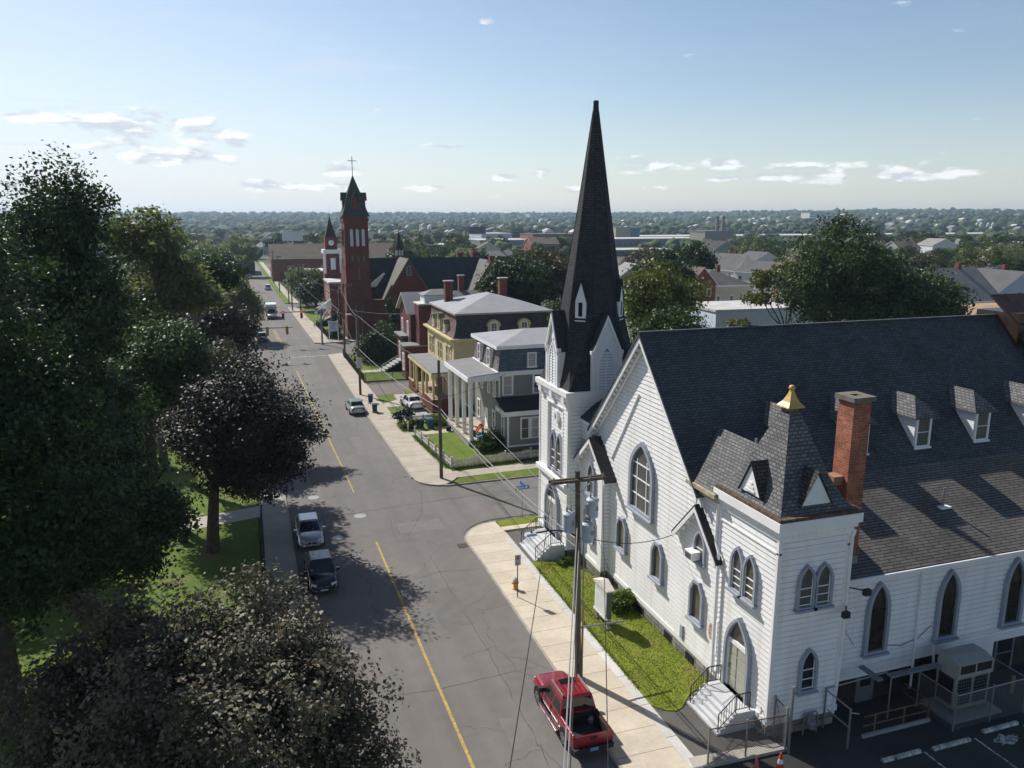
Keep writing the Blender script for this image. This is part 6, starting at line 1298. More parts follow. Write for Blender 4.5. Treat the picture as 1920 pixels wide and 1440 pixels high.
window(Rh, Fr((21.4, 0, 0), Wn), -111.0, 4.6, 1.1, 3.0, fw=.16, d=.07, pm=curtain, hb=(.5,)); window(Rh, Fr((0, 106.1, 0), Sn), 24.3, 6.0, 1.6, 1.7, fw=.16, d=.07, pm=glassg, hb=(.5,), vb=(0,))
window(Rh, Fr((21.4, 0, 0), Wn), -115.0, 4.6, 1.1, 3.0, fw=.16, d=.07, pm=curtain, hb=(.5,))
k = MB(); k.box((20.6, 111, 0), (21.4, 115.5, 5.3)); k.box((20.0, 103.6+2.6, 0), (24, 109.1, 4.6)); an = k.build('porch_annex', drs, Rh)
k = MB(); k.box((20.2, 110.7, 5.3), (21.4, 115.9, 5.5)); k.box((19.7, 105.9, 4.6), (24.2, 109.3, 4.8)); k.build('annex_roof', flat2, an)
window(an, Fr((20.6, 0, 0), Wn), -113.5, 1.6, 1.0, 2.8, fw=.16, d=.06, pm=curtain, hb=(.5,)); window(an, Fr((20.0, 0, 0), Wn), -107.6, 1.2, 1.3, 2.4, fw=.16, d=.06, pm=curtain, hb=(.5,))
k = MB(); [k.box((17.6+i*.5, 112.2, 0), (20.6, 114.6, .28*(i+1))) for i in range(6)]; k.build('entrance_steps', concg, Rh)
k = MB(); k.tube([(17.6, 112.2, 1.1), (20.5, 112.2, 2.7)], .05, 6); k.tube([(17.6, 112.2, .2), (17.6, 112.2, 1.1)], .05, 6); k.build('handrail', metalg, Rh)
for x, y, h in ((29.5, 113.0, 13.6),):
    k = MB(); k.box((x, y, 10), (x+.8, y+.7, h)); c_ = k.build('chimney', brickold, Rh); k = MB(); k.box((x-.1, y-.1, h), (x+.9, y+.8, h+.15)); k.build('chimney_cap', concg, c_)
# yard fence
o = thing('iron_fence', 'black iron railing fence along the pavement by the lawn of the dark red house', 'fence', (14.2, 116, .1)); k = MB(); [k.tube([(14.15+(106-y)*.008, y, .1), (14.15+(106-y)*.008, y, 1.35)], .035, 6) for y in np.arange(105.3, 128.4, 1.9)]; k.build('post', metald, o)
k = MB(); [k.tube([(14.15+(106-y)*.008, y, .1), (14.15+(106-y)*.008, y, 1.3)], .018, 4) for y in np.arange(105.3, 128.3, .19)]; [k.beam((14.155, 105.3, z), (13.97, 128.3, z), .03, .04) for z in (.25, 1.25)]; k.build('rail', metald, o)
chainlink('thin wire fence across the front of the driveway below the lawn', [(14.3, 105.2), (22, 105.5)], 1.4, [(14.3, 105.2), (18, 105.35), (22, 105.5)], mat=metald)

# ---------------------------------------------------------------- red brick church
RC_ = thing('brick_church', 'large dark red brick church with a square steeple topped by a thin cross', 'church', (19, 150, 0))
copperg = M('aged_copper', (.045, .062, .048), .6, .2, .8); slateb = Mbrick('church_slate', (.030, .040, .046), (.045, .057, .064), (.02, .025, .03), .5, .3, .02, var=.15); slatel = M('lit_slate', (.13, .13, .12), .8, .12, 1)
brwarm = Mbrick('warm_red_brick', (.125, .040, .031), (.175, .056, .043), (.13, .07, .05), .30, .09, .010, var=.15)
k = MB(); k.box((17.1, 146, 0), (21.35, 150.3, 22.3)); k.box((16.95, 145.85, 0), (21.5, 150.45, 10.4)); k.build('steeple_wall', brwarm, RC_)
k = MB(); k.box((16.95, 145.85, 21.3), (21.5, 150.45, 22.0)); [k.box((17.02, 145.92, z), (21.43, 150.37, z+.2)) for z in (15.9, 13.2, 12.6)]; k.build('string_course', brickdark, RC_)
fRS = Fr((0, 145.99, 0), Sn); fRW = Fr((17.09, 0, 0), Wn)
whiteglass = M('pale_louvre', (.55, .60, .65), .5, .05, 3)
for a in (18.35, 19.38, 20.42): window(RC_, fRS, a, 16.9, .72, 3.2, shape='arch', s=.86, fw=.08, d=.08, fm=brickdark, pm=whiteglass); window(RC_, fRS, a+.02, 14.1, .5, 1.4, shape='arch', s=.7, fw=.07, d=.08, fm=brickdark, pm=glassg)
window(RC_, fRS, 19.45, 10.9, .5, 2.5, fw=.07, d=.08, fm=brickdark, pm=glassg); [window(RC_, Fr((0, 145.84, 0), Sn), a, 4.9, .6, 1.5, shape='arch', s=.8, fw=.08, d=.08, fm=brickdark, pm=glassg) for a in (18.6, 19.8)]
for y in (147.2, 149.0): window(RC_, fRW, -y, 16.9, .72, 3.2, shape='arch', s=.86, fw=.08, d=.08, fm=brickdark, pm=glassd)
cx, cy = 19.22, 148.15
k = MB(); prof = [(22.3, 2.42), (23.6, 1.95), (25.8, 1.35), (29.4, .05)]
for (za, ha), (zb_, hb_) in zip(prof[:-1], prof[1:]):
    A = [(cx+sx*ha, cy+sy*ha, za) for sx, sy in ((-1,-1),(1,-1),(1,1),(-1,1))]; B = [(cx+sx*hb_, cy+sy*hb_, zb_) for sx, sy in ((-1,-1),(1,-1),(1,1),(-1,1))]
    for i in range(4): j = (i+1) % 4; k.poly([A[i], A[j], B[j], B[i]])
k.box((16.75, 145.7, 22.15), (21.7, 150.6, 22.3)); sp = k.build('steeple_roof', copperg, RC_)
for n in (Wn, Sn, En, Nn):
    N_v = Vector(n); fr = Fr(Vector((cx, cy, 0))+N_v*2.05, n); k = MB(); k.ext([fr.p(*p) for p in ((-.5, 23.5), (.5, 23.5), (.5, 25.2), (0, 26.1), (-.5, 25.2))], N_v*-1.2); d_ = k.build('steeple_dormer', brickdark, sp)
    k = MB(); [k.ext([fr.p(t*.75, 25.0, .25), fr.p(0, 26.35, .25), fr.p(0, 26.35, -1.1), fr.p(t*.75, 25.0, -.9)], (0, 0, .1)) for t in (-1, 1)]; k.build('dormer_roof', copperg, d_)
k = MB(); k.beam((cx, cy, 29.3), (cx, cy, 32.7), .12, .12); k.beam((cx-.8, cy, 31.95), (cx+.8, cy, 31.95), .11, .11); k.build('cross', M('pale_metal_cross', (.22, .24, .24), .5, .1, 3), sp)
k = MB(); k.box((17.6, 150.4, 0), (56, 162, 7.2)); k.ext([(17.6, 150.4, 7.2), (17.6, 162, 7.2), (17.6, 156.2, 14.0)], (38, 0, 0)); k.box((17.2, 150.4, 0), (17.7, 151.2, 15)); k.box((17.2, 161.3, 0), (17.7, 162, 8)); k.build('nave_wall', brwarm, RC_)
k = MB(); gable_roof(k, 17.9, 56, 150.4, 162, 7.3, 6.9, 'x', .3, .25); k.build('nave_roof', slateb, RC_)
def transept(x0, x1, yf, zb, zp, win):
    xm = (x0+x1)/2; k = MB(); k.ext([(x0, yf, 0), (x1, yf, 0), (x1, yf, zb), (xm, yf, zp), (x0, yf, zb)], (0, 8, 0)); t = k.build('transept', brickdark, RC_)
    k = MB(); s_ = (zp-zb)/(x1-xm)
    for s in (-1, 1):
        e = xm+s*(x1-xm+.35); ze = zb-.35*s_+.1; k.ext([(e, yf-.15, ze), (xm, yf-.15, zp+.1), (xm, yf+9.5, zp+.1), (e, yf+9.5, ze)], (0, 0, .2), 0)
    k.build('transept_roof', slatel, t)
    k = MB(); [k.ext([(xm+s*(x1-xm+.3), yf-.25, zb-.35*s_), (xm, yf-.25, zp), (xm, yf-.25, zp+.45), (xm+s*(x1-xm+.3), yf-.25, zb-.35*s_+.45)], (0, .3, 0)) for s in (-1, 1)]; k.build('coping', M('brown_coping', (.18, .10, .08), .8, .15, 2), t)
    window(t, Fr((0, yf, 0), Sn), xm, win, .9, 2.0, shape='arch', s=.65, fw=.12, d=.1, fm=trimg, pm=glassg)
    for q in (-2.2, 0, 2.2): window(t, Fr((0, yf, 0), Sn), xm+q, 2.6, 1.2, 3.4, shape='arch', s=.65, fw=.14, d=.1, fm=brickdark, pm=glassd)
transept(24.3, 33.1, 146.6, 7.2, 14.2, 11.4); transept(40.3, 49.9, 147.5, 6.6, 13.6, 10.3)
k = MB(); k.ext([(21.5, 146.8, 7.6), (21.5, 150.4, 9.2), (24.6, 150.4, 11.6), (24.6, 148.6, 11.6)], (0, 0, .2)); k.build('aisle_slope', slateb, RC_)
k = MB(); k.box((21.4, 146.6, 0), (24.3, 150.5, 7.0)); k.build('aisle_wall', brickdark, RC_)
k = MB(); k.box((44.6, 146.9, 13.2), (46.1, 148.2, 14.8)); k.build('chimney', brickold, RC_)
for x, h in ((29.0, 15.2), (41.2, 15.0), (44.3, 15.2)): k = MB(); k.box((x, 158.4, 12), (x+1, 159.4, h)); k.build('chimney', brickold, RC_)
k = MB(); k.lathe((28.9, 157.0, 12.5), [(.85, 0), (.85, 3.6)], 8); tu = k.build('roof_turret', brickdark, RC_); k = MB(); k.lathe((28.9, 157.0, 16.1), [(1.0, 0), (.5, 1.5), (.05, 3.3)], 8); k.build('turret_roof', slateb, tu)
k = MB(); [k.box((28.85+math.cos(R(a))*.85-.12, 157+math.sin(R(a))*.85-.12, 14.7), (28.95+math.cos(R(a))*.85+.12, 157+math.sin(R(a))*.85+.12, 15.7)) for a in (225, 265, 305)]; k.build('turret_opening', whiteglass, tu)
fRF = Fr((17.6, 0, 0), Wn)
for y in (153.4, 156.2, 159.0): window(RC_, fRF, -y, 2.5, 1.3, 6.5 if y == 156.2 else 5.0, shape='arch', s=.75, fw=.15, d=.15, fm=brickdark, pm=glassd)
o = thing('church_sign', 'white two-post sign on the lawn in front of the red brick church', 'sign', (14.1, 144.5, .1)); k = MB(); k.box((13.5, 144.4, 1.9), (15.0, 144.55, 3.7)); bd = k.build('sign_board', M('sign_white', (.62, .63, .65), .6, .06, 2), o); k = MB(); [k.box((x-.07, 144.42, .1), (x+.07, 144.56, 3.9)) for x in (13.45, 15.05)]; k.build('post', white, o)
k = MB(); [k.box((13.75+.1*(i % 2), 144.385, 3.3-i*.3), (14.7-.12*(i % 3), 144.399, 3.42-i*.3)) for i in range(4)]; k.build('lettering', M('sign_text_grey', (.30, .32, .36), .6, .1, 2), bd)
o = thing('iron_fence', 'dark iron fence along the far pavement before the red church entrance', 'fence', (13.2, 150, .1)); k = MB(); [k.box((x-.05, y-.05, .1), (x+.05, y+.05, 1.5)) for x, y in [(13.55-(y-146)*.03, y) for y in np.arange(146, 166, 2.2)]]; k.build('post', metald, o); k = MB(); [k.beam((13.55, 146, z), (12.95, 166, z), .03, .05) for z in (.3, 1.3)]; [k.tube([(13.55-(y-146)*.03, y, .2), (13.55-(y-146)*.03, y, 1.4)], .02, 4) for y in np.arange(146, 166, .3)]; k.build('rail', metald, o)
# brick hall with white clock tower
Hl = thing('brick_hall', 'brick hall with a white trimmed clock tower left of the red church', 'building', (20, 180, 0))
k = MB(); k.box((16.6, 172, 0), (30, 183, 8.2)); k.build('wall', brickold, Hl); k = MB(); k.box((16.3, 171.7, 8.2), (30.3, 183.3, 8.6)); k.build('roof', flat3, Hl)
for z in (1.6, 4.2, 6.3): [window(Hl, Fr((16.6, 0, 0), Wn), -y, z, 1.2, 1.6, fw=.12, d=.06, pm=curtain, hb=(.5,)) for y in (174, 177, 180)]; [window(Hl, Fr((0, 172, 0), Sn), x, z, 1.2, 1.5, fw=.12, d=.06, pm=curtain, hb=(.5,)) for x in (19.0,)]
k = MB(); k.box((16.9, 185, 0), (20.7, 189, 14.5)); tw = k.build('clock_tower', brickold, Hl); k = MB(); k.box((17.3, 185.4, 14.9), (20.0, 188.4, 17.6)); k.build('clock_stage', brickold, tw)
k = MB(); k.box((16.7, 184.8, 14.0), (20.9, 189.2, 14.9)); [k.box((x, 184.9, 9.5), (x+.5, 185.4, 14.0)) for x in (16.8, 20.3)]; k.box((18.3, 184.92, 10.4), (19.4, 185.0, 13.0)); k.build('white_trim', white, tw)
k = MB(); k.lathe((18.65, 186.9, 17.6), [(1.75, 0), (1.0, 1.9), (.05, 4.6)], 4, rot=math.pi/4); k.tube([(18.65, 186.9, 22), (18.65, 186.9, 23.6)], .05, 5); k.build('tower_roof', flatd, tw)
k = MB(); k.tube([(18.65, 185.36, 16.4), (18.65, 185.42, 16.4)], .62, 18); ck = k.build('clock_face', white, tw); k = MB(); k.box((18.62, 185.33, 16.4), (18.68, 185.355, 16.85)); k.box((18.65, 185.33, 16.37), (19.0, 185.355, 16.43)); k.build('clock_hand', metald, ck)
k = MB(); [k.beam((14.2, 172+i*.0, .3), (16.4, 172, 3.6), .18, .2) for i in (0,)]; k.ext([(13.6, 173, 3.0), (16.6, 170.5, 3.0), (16.6, 170.5, 5.2)], (0, .3, 0)); k.beam((13.2, 171, 2.2), (16.2, 171, 4.6), .25, .25); k.beam((16.2, 171, 4.6), (18.2, 171, 2.6), .25, .25); [k.box((x-.1, 170.9, .1), (x+.1, 171.1, 2.6)) for x in (13.6, 15, 16.4, 17.8)]; [k.box((14+i*.35, 171.2, .1), (16.6, 172, .2*(i+1))) for i in range(7)]; k.build('entrance_porch', white, Hl)
# ---------------------------------------------------------------- trees and shrubs
bark = M('bark', (.075, .058, .045), .95, .3, 3, bump=.5, bscale=14)
barkg = M('grey_bark', (.13, .115, .10), .95, .25, 3, bump=.4, bscale=14)
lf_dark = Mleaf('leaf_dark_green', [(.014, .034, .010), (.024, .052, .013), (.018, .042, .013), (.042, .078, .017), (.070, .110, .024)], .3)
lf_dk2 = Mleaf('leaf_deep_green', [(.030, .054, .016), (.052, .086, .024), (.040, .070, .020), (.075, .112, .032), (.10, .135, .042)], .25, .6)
lf_mid = Mleaf('leaf_mid_green', [(.030, .060, .014), (.055, .098, .020), (.040, .078, .018), (.085, .135, .028)], .35)
lf_olive = Mleaf('leaf_olive', [(.115, .145, .045), (.155, .190, .060), (.095, .125, .042), (.20, .225, .085)], .6)
lf_yel = Mleaf('leaf_yellow_green', [(.085, .115, .014), (.13, .15, .018), (.075, .105, .018), (.16, .17, .025)], .35)
lf_purp = Mleaf('leaf_purple', [(.020, .019, .016), (.036, .030, .027), (.028, .030, .021), (.050, .044, .038), (.032, .040, .022)], .12, .55)
lf_bron = Mleaf('leaf_bronze', [(.062, .060, .042), (.105, .092, .066), (.088, .096, .050), (.125, .112, .076), (.175, .115, .06), (.100, .112, .056), (.070, .070, .050), (.115, .108, .078)], .15, .55)
lf_con = Mleaf('leaf_conifer', [(.014, .032, .020), (.026, .048, .028), (.020, .042, .022)], .15)
lf_brn = Mleaf('leaf_brown_tree', [(.085, .062, .025), (.060, .070, .022), (.11, .08, .03)], .3)
lf_lit = Mleaf('leaf_bush', [(.09, .15, .02), (.13, .20, .03), (.06, .11, .018)], .4)

def leaf_mesh(name, blobs, n, size, mats, seed=0, clump=.55, hollow=.45, up=.5, per=38, extra=None, flat=.65, lump=1.):
    g = np.random.default_rng(seed); B = np.array(blobs, float); w = B[:, 3]*B[:, 4]+B[:, 4]*B[:, 5]+B[:, 3]*B[:, 5]; w /= w.sum()
    nc = max(4, n//per); bi = g.choice(len(B), nc, p=w); d = g.normal(size=(nc, 3)); d /= np.linalg.norm(d, axis=1)[:, None]
    rad = hollow+(1-hollow)*np.sqrt(g.random(nc)); rad *= 1+.13*g.normal(size=nc).clip(-1.6, 1.6)
    q_ = int(26*lump); D = g.normal(size=(len(B), q_, 3)); D /= np.linalg.norm(D, axis=2)[..., None]; amp = g.uniform(-.48*lump, .30*lump, (len(B), q_))
    rad = rad*(1+(np.exp((8+6*lump)*(np.einsum('ij,ikj->ik', d, D[bi])-1))*amp[bi]).sum(1)).clip(.25, 1.6)
    c = B[bi, :3]+d*rad[:, None]*B[bi, 3:6]
    ci = g.integers(0, nc, n); cs = clump*(.6+.8*g.random(nc))
    p = c[ci]+g.normal(size=(n, 3)).clip(-1.7, 1.7)*cs[ci][:, None]*np.array([1, 1, flat])
    cn = g.normal(size=(nc, 3))*.75+np.array([0, 0, up])+d*.8; cn /= np.linalg.norm(cn, axis=1)[:, None]; nn = g.normal(size=(n, 3))*.42+cn[ci]; nn /= np.linalg.norm(nn, axis=1)[:, None]
    t = np.cross(nn, g.normal(size=(n, 3))); t /= np.linalg.norm(t, axis=1)[:, None]+1e-9; b = np.cross(nn, t)
    L = size*(.65+.7*g.random(n))[:, None]; Wd = L*(.55+.3*g.random(n))[:, None]
    V = np.stack([p-t*L*.5, p+b*Wd*.5+nn*L*.12, p+t*L*.5, p-b*Wd*.5+nn*L*.12], 1).reshape(-1, 3)
    me = bpy.data.meshes.new(name); ev, ef = ([], []) if extra is None else (extra.v, extra.f)
    nv = len(V); me.vertices.add(nv); me.vertices.foreach_set('co', V.astype(np.float32).ravel()); me.loops.add(nv); me.loops.foreach_set('vertex_index', np.arange(nv, dtype=np.int32))
    me.polygons.add(n); me.polygons.foreach_set('loop_start', np.arange(0, nv, 4, dtype=np.int32))
    try: me.polygons.foreach_set('loop_total', np.full(n, 4, np.int32))
    except Exception: pass
    for m in mats: me.materials.append(m)
    me.update(calc_edges=True); me.validate()
    return me
def limb(k, p, q, r0, r1, seed, wig=.25):
    g = random.Random(seed); p, q = Vector(p), Vector(q); L = (q-p).length; pts = [p]
    for i in (1, 2, 3): pts.append(p.lerp(q, i/4)+Vector((g.uniform(-1, 1), g.uniform(-1, 1), g.uniform(-.3, .6)))*wig*L*.12)
    pts.append(q); k.tube(pts, r0, 8, r1=r1)
def tree(label, base, blobs, n, size, mat, seed, trunk_r=.3, fork=None, name='tree', cat='tree', group=None, clump=.55, hollow=.45, brk=None, limbs=7, up=.5, lean=(0, 0), per=38, flat=.65, lump=1.):
    root = thing(name, label, cat, (base[0], base[1], base[2] if len(base) > 2 else .1), group); bz = root.location.z
    L = [(bx-base[0], by-base[1], z-bz, rx_, ry_, rz_) for bx, by, z, rx_, ry_, rz_ in blobs]
    me = leaf_mesh('crown', L, n, size, [mat], seed, clump, hollow, up, per, flat=flat, lump=lump); c = bpy.data.objects.new('crown', me); COL.objects.link(c); c.parent = root
    zl = min(b[2]-b[5] for b in L); fk = fork if fork else max(.8, zl+.25*(L[0][2]-zl)); g = random.Random(seed)
    k = MB(); top = Vector((lean[0], lean[1], fk)); k.tube([(0, 0, -.2), (0, 0, .15), (top.x*.3, top.y*.3, fk*.4), top], [trunk_r*1.5, trunk_r*1.15, trunk_r, trunk_r*.8], 12)
    for i in range(limbs):
        b = L[i % len(L)]; a = g.uniform(0, 6.28); e = Vector((b[0]+math.cos(a)*b[3]*g.uniform(.3, .75), b[1]+math.sin(a)*b[4]*g.uniform(.3, .75), b[2]+b[5]*g.uniform(-.2, .6)))
        limb(k, top, e, trunk_r*.5, .03, seed*31+i); m = top.lerp(e, .55); e2 = m+Vector((g.uniform(-1, 1)*b[3]*.5, g.uniform(-1, 1)*b[4]*.5, g.uniform(.1, .6)*b[5])); limb(k, m, e2, trunk_r*.2, .02, seed*37+i)
    k.v = [(vx+base[0], vy+base[1], vz+bz) for vx, vy, vz in k.v]; k.build('trunk', brk or bark, root, uv=False)
    return root
# near left: park trees
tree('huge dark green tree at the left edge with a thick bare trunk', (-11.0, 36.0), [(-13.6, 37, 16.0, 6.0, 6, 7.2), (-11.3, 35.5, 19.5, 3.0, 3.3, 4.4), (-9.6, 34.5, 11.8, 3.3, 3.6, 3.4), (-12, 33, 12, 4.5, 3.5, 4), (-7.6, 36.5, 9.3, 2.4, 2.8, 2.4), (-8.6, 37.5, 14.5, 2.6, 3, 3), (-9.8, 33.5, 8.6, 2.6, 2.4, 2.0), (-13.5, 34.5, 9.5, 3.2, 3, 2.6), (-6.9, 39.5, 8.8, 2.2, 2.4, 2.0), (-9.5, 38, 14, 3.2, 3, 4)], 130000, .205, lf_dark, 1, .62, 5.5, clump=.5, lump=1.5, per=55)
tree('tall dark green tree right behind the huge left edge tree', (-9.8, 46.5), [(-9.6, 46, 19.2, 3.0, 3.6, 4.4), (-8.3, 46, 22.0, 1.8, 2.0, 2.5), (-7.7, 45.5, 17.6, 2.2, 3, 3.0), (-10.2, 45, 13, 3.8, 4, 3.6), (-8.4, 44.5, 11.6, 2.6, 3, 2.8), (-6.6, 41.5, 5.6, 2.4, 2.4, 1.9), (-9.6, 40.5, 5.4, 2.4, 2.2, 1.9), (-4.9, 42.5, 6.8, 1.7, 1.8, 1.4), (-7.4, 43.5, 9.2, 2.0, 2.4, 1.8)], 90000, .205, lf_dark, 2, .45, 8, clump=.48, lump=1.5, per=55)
tree('mid green park tree in the middle of the left group', (-7.6, 62), [(-5.4, 62, 12.2, 2.5, 3, 2.6), (-4.8, 62.5, 9.2, 2.2, 2.5, 2.4), (-7.4, 62, 10.8, 2.4, 3, 3)], 30000, .24, lf_mid, 3, .4, 7, clump=.5, lump=1.3)
tree('airy olive feathery tree rising above the left treeline', (-8.0, 73), [(-7.2, 73, 19.6, 2.6, 2.6, 3.0), (-5.4, 73, 17.6, 2.3, 2.3, 2.0), (-9.2, 73, 20.4, 1.9, 1.9, 2.4), (-4.0, 73, 15.6, 2.2, 2.2, 1.6), (-7.4, 73, 15.0, 3.0, 3, 2.6)], 15000, .34, lf_olive, 4, .35, 9, clump=.42, hollow=.2, brk=barkg, up=.2, per=26)
tree('small leaning tree with a flat dark crown left of the street', (-6.8, 84), [(-3.6, 84, 16.8, 1.9, 1.9, 1.3), (-1.9, 84, 16.2, 1.5, 1.5, 1.3), (-5.0, 84, 15.2, 1.7, 1.7, 1.1)], 7000, .34, lf_dark, 5, .26, 11, clump=.4, hollow=.2, brk=barkg, lean=(1.6, 0))
tree('dark purple leaved maple beside the left pavement above the two parked sedans', (-3.34, 53.4), [(-1.1, 53.4, 8.6, 3.6, 4.2, 3.5), (1.6, 53.2, 8.2, 2.5, 3.4, 2.7), (-3.6, 53.4, 8.2, 2.3, 3.4, 2.6), (-.2, 53.2, 5.4, 3.6, 3.2, 2.0), (-.8, 53.6, 10.6, 2.8, 3, 1.7)], 56000, .20, lf_purp, 6, .38, 4.6, clump=.42, lean=(.4, 0), up=1.3, hollow=.5, per=46, lump=1.3)
tree('purple bronze leaved maple in the near left foreground', (-1.9, 25.6), [(-.9, 25.6, 7.7, 2.5, 3.0, 2.3), (1.3, 24.2, 6.2, 2.0, 2.4, 2.4), (-3.6, 25.0, 6.6, 2.6, 3.0, 2.1), (-5.4, 25.4, 5.4, 2.0, 2.4, 1.9), (-1.2, 22.6, 6.4, 3.0, 2.4, 2.3), (-2.4, 27.4, 7.4, 2.4, 1.9, 1.7), (1.9, 22.4, 5.0, 1.8, 2.0, 2.0), (-4.2, 22.6, 5.2, 2.4, 2.2, 2.0), (-6.9, 25.6, 4.8, 1.7, 2.0, 1.6), (.9, 25.8, 7.2, 1.6, 1.6, 1.4), (-4.6, 28.2, 7.3, 2.6, 2.4, 1.8), (-6.8, 27.8, 6.2, 2.0, 2.0, 1.6)], 90000, .155, lf_bron, 7, .28, 3.2, clump=.30, hollow=.5, per=52, up=1.3, lump=1.4)
tree('brown purple tree beyond the dark maple at the street edge', (-2.4, 75), [(-2.2, 75, 8.4, 2.6, 2.8, 2.4), (-.6, 75, 7.6, 1.5, 1.8, 1.5), (-3.6, 75, 8.4, 1.6, 2, 2)], 12000, .28, lf_bron, 8, .25, 4, clump=.45)
tree('dark purple tree further up the left side before the junction', (-3.2, 100), [(-3.2, 100, 9.2, 3.4, 3.6, 3.2), (-1.5, 100, 8, 1.9, 2.4, 2.2), (-4.8, 100, 8.6, 2, 2.4, 2.4)], 12000, .36, lf_purp, 9, .3, 4, clump=.55)
tree('rounded green street tree with a dark stem beyond the left traffic signal', (-.9, 150), [(-.9, 150, 7.4, 2.5, 2.5, 3.8), (-.7, 150, 5.8, 2.7, 2.6, 2.4)], 11000, .42, lf_olive, 10, .22, 3.4, clump=.6)
tree('slim green street tree far down on the left', (-3.6, 212), [(-3.6, 212, 8.5, 3.2, 3.2, 5.2)], 5000, .6, lf_mid, 11, .25, 3, clump=.7)
for i, (x, y, zt, r, m, lab) in enumerate([(-17.5, 58, 14, 5.0, lf_dark, 'broad dark tree deep in the park left'), (-15, 80, 14, 4.4, lf_olive, 'olive tree behind the feathery olive tree'), (-19, 92, 14, 6.0, lf_olive, 'wide pale olive tree at the back of the park'), (-15, 110, 12, 4.0, lf_olive, 'olive tree at the far park corner'), (-22, 118, 13, 6, lf_olive, 'olive tree beyond the park corner'), (-17.5, 45, 17, 5.5, lf_dark, 'dark crowded tree behind the left edge trunk'), (-17, 100, 12, 4.2, lf_mid, 'small green tree at the far side of the lawn'), (-14, 168, 13, 5.5, lf_olive, 'olive tree behind the low roof left of the street'), (-22, 190, 15, 6.5, lf_olive, 'tall olive tree far left beyond the plaza'), (-11, 240, 13, 5.5, lf_mid, 'green tree beside the far street on the left')]):
    tree(lab, (x, y), [(x, y, zt-r*.75, r, r, r*.8), (x+r*.5, y-r*.2, zt-r*1.2, r*.6, r*.6, r*.55), (x-r*.5, y+.2*r, zt-r*1.15, r*.6, r*.6, r*.5)], 9000, .42 if y < 130 else .6, m, 20+i, .35, clump=.65)
# right of the street
tree('green tree with yellowing top right of the spire', (48.5, 88), [(47.6, 88, 12.6, 3.6, 3.8, 3.3), (50.8, 88.5, 12.0, 3.2, 3.4, 2.8), (46.8, 87.5, 10.4, 2.6, 3, 2.4)], 15000, .40, lf_yel, 40, .35, 7, clump=.6)
tree('dark leafy tree directly behind the church roof peak', (46.8, 80), [(46.2, 80, 9.2, 3.3, 3.6, 3.0), (44.4, 80, 8.4, 2.8, 3, 2.8), (46, 80, 7.6, 2.6, 3, 2.8)], 14000, .36, lf_mid, 41, .35, 4, clump=.55)
tree('large dark green tree rising over the church roof, the tallest on the right', (68.5, 80), [(68.5, 80, 15.8, 6.2, 6, 5.4), (64.4, 80, 13.2, 2.9, 3.4, 3.4), (74.0, 80.5, 14.6, 4.2, 4.4, 4.0), (70, 78, 10.5, 4.5, 4, 3.2)], 38000, .36, lf_dk2, 42, .6, 8, clump=.65, brk=barkg)
tree('broad dark tree in front of the tan roof', (77, 76), [(76, 76, 12.6, 5.0, 5, 4.2), (81, 76, 11.2, 3.4, 4, 3.4), (72, 75, 9.4, 3.6, 3.6, 3.2), (79, 75, 8.8, 3.8, 3.6, 3)], 32000, .36, lf_dk2, 43, .5, 6, clump=.65)
tree('thin airy tree with yellow green fronds in front of the light blue house', (71, 92), [(67.6, 92, 13.6, 2.6, 3, 1.4), (71.5, 92, 15.2, 2.4, 2.8, 1.8), (66.2, 92, 11.2, 1.9, 2.4, 1.0), (70.5, 92, 11.2, 1.8, 2.4, 1.2), (63.5, 92, 7.6, 1.6, 1.6, .7)], 5200, .36, lf_yel, 44, .24, 6, clump=.36, hollow=.2, per=24, up=.2)
tree('big green tree behind the grey house chimney line', (37.5, 108), [(37.0, 108, 12.8, 4.4, 4.4, 4.2), (34.0, 108, 11.4, 2.8, 3, 3)], 15000, .42, lf_dark, 45, .4, 5, clump=.6)
tree('brownish green tree just left of the spire', (44, 116), [(44.2, 116, 13, 4.0, 4, 3.8), (41.6, 116, 11.6, 2.6, 3, 2.6)], 12000, .44, lf_brn, 46, .4, 5, clump=.6)
tree('leafy green tree between the yellow house and the spire', (41, 96), [(41, 96, 9.2, 3.4, 3.4, 3.2), (38.8, 95, 7.6, 2.2, 2.4, 2.4)], 12000, .38, lf_mid, 47, .35, 4, clump=.55)
def conifer(label, base, h, r, n, size, seed, group=None, mat=None):
    bl = [(base[0], base[1], .1+h*(i+.5)/7, r*(1-i/7.2), r*(1-i/7.2), h/7*.75) for i in range(7)]
    return tree(label, base, bl, n, size, mat or lf_con, seed, .16, h*.6, 'conifer_tree', 'conifer', group, clump=.28, hollow=.5, limbs=4, up=-.1)
conifer('dark blue green conifer behind the yellow house roof', (36.2, 103), 13.6, 2.4, 9000, .34, 50)
conifer('young conifer behind the white church sign', (14.9, 147.3), 4.6, 1.3, 3500, .25, 51)
conifer('columnar evergreen against the red church wall', (22.6, 133), 9.0, 1.4, 5000, .3, 52, mat=lf_dark)
def bush(label, x, y, z, r, h, n, size, mat, seed, name='shrub'):
    root = thing(name, label, 'shrub', (x, y, z)); L = [(0, 0, h*.55, r*.8, r*.8, h*.45), (r*.4, r*.2, h*.4, r*.6, r*.6, h*.4), (-r*.45, -r*.15, h*.42, r*.55, r*.55, h*.42)]
    c = bpy.data.objects.new('foliage', leaf_mesh('foliage', L, n, size, [mat], seed, r*.2, .4, .4)); COL.objects.link(c); c.parent = root
    k = MB(); [limb(k, (0, 0, z-.02), (math.cos(a)*r*.5, math.sin(a)*r*.5, z+h*.6), .03, .008, seed*7+i) for i, a in enumerate((.3, 1.7, 3.1, 4.6))]; k.v = [(vx+x, vy+y, vz) for vx, vy, vz in k.v]; k.build('stem', bark, root, uv=False); return root
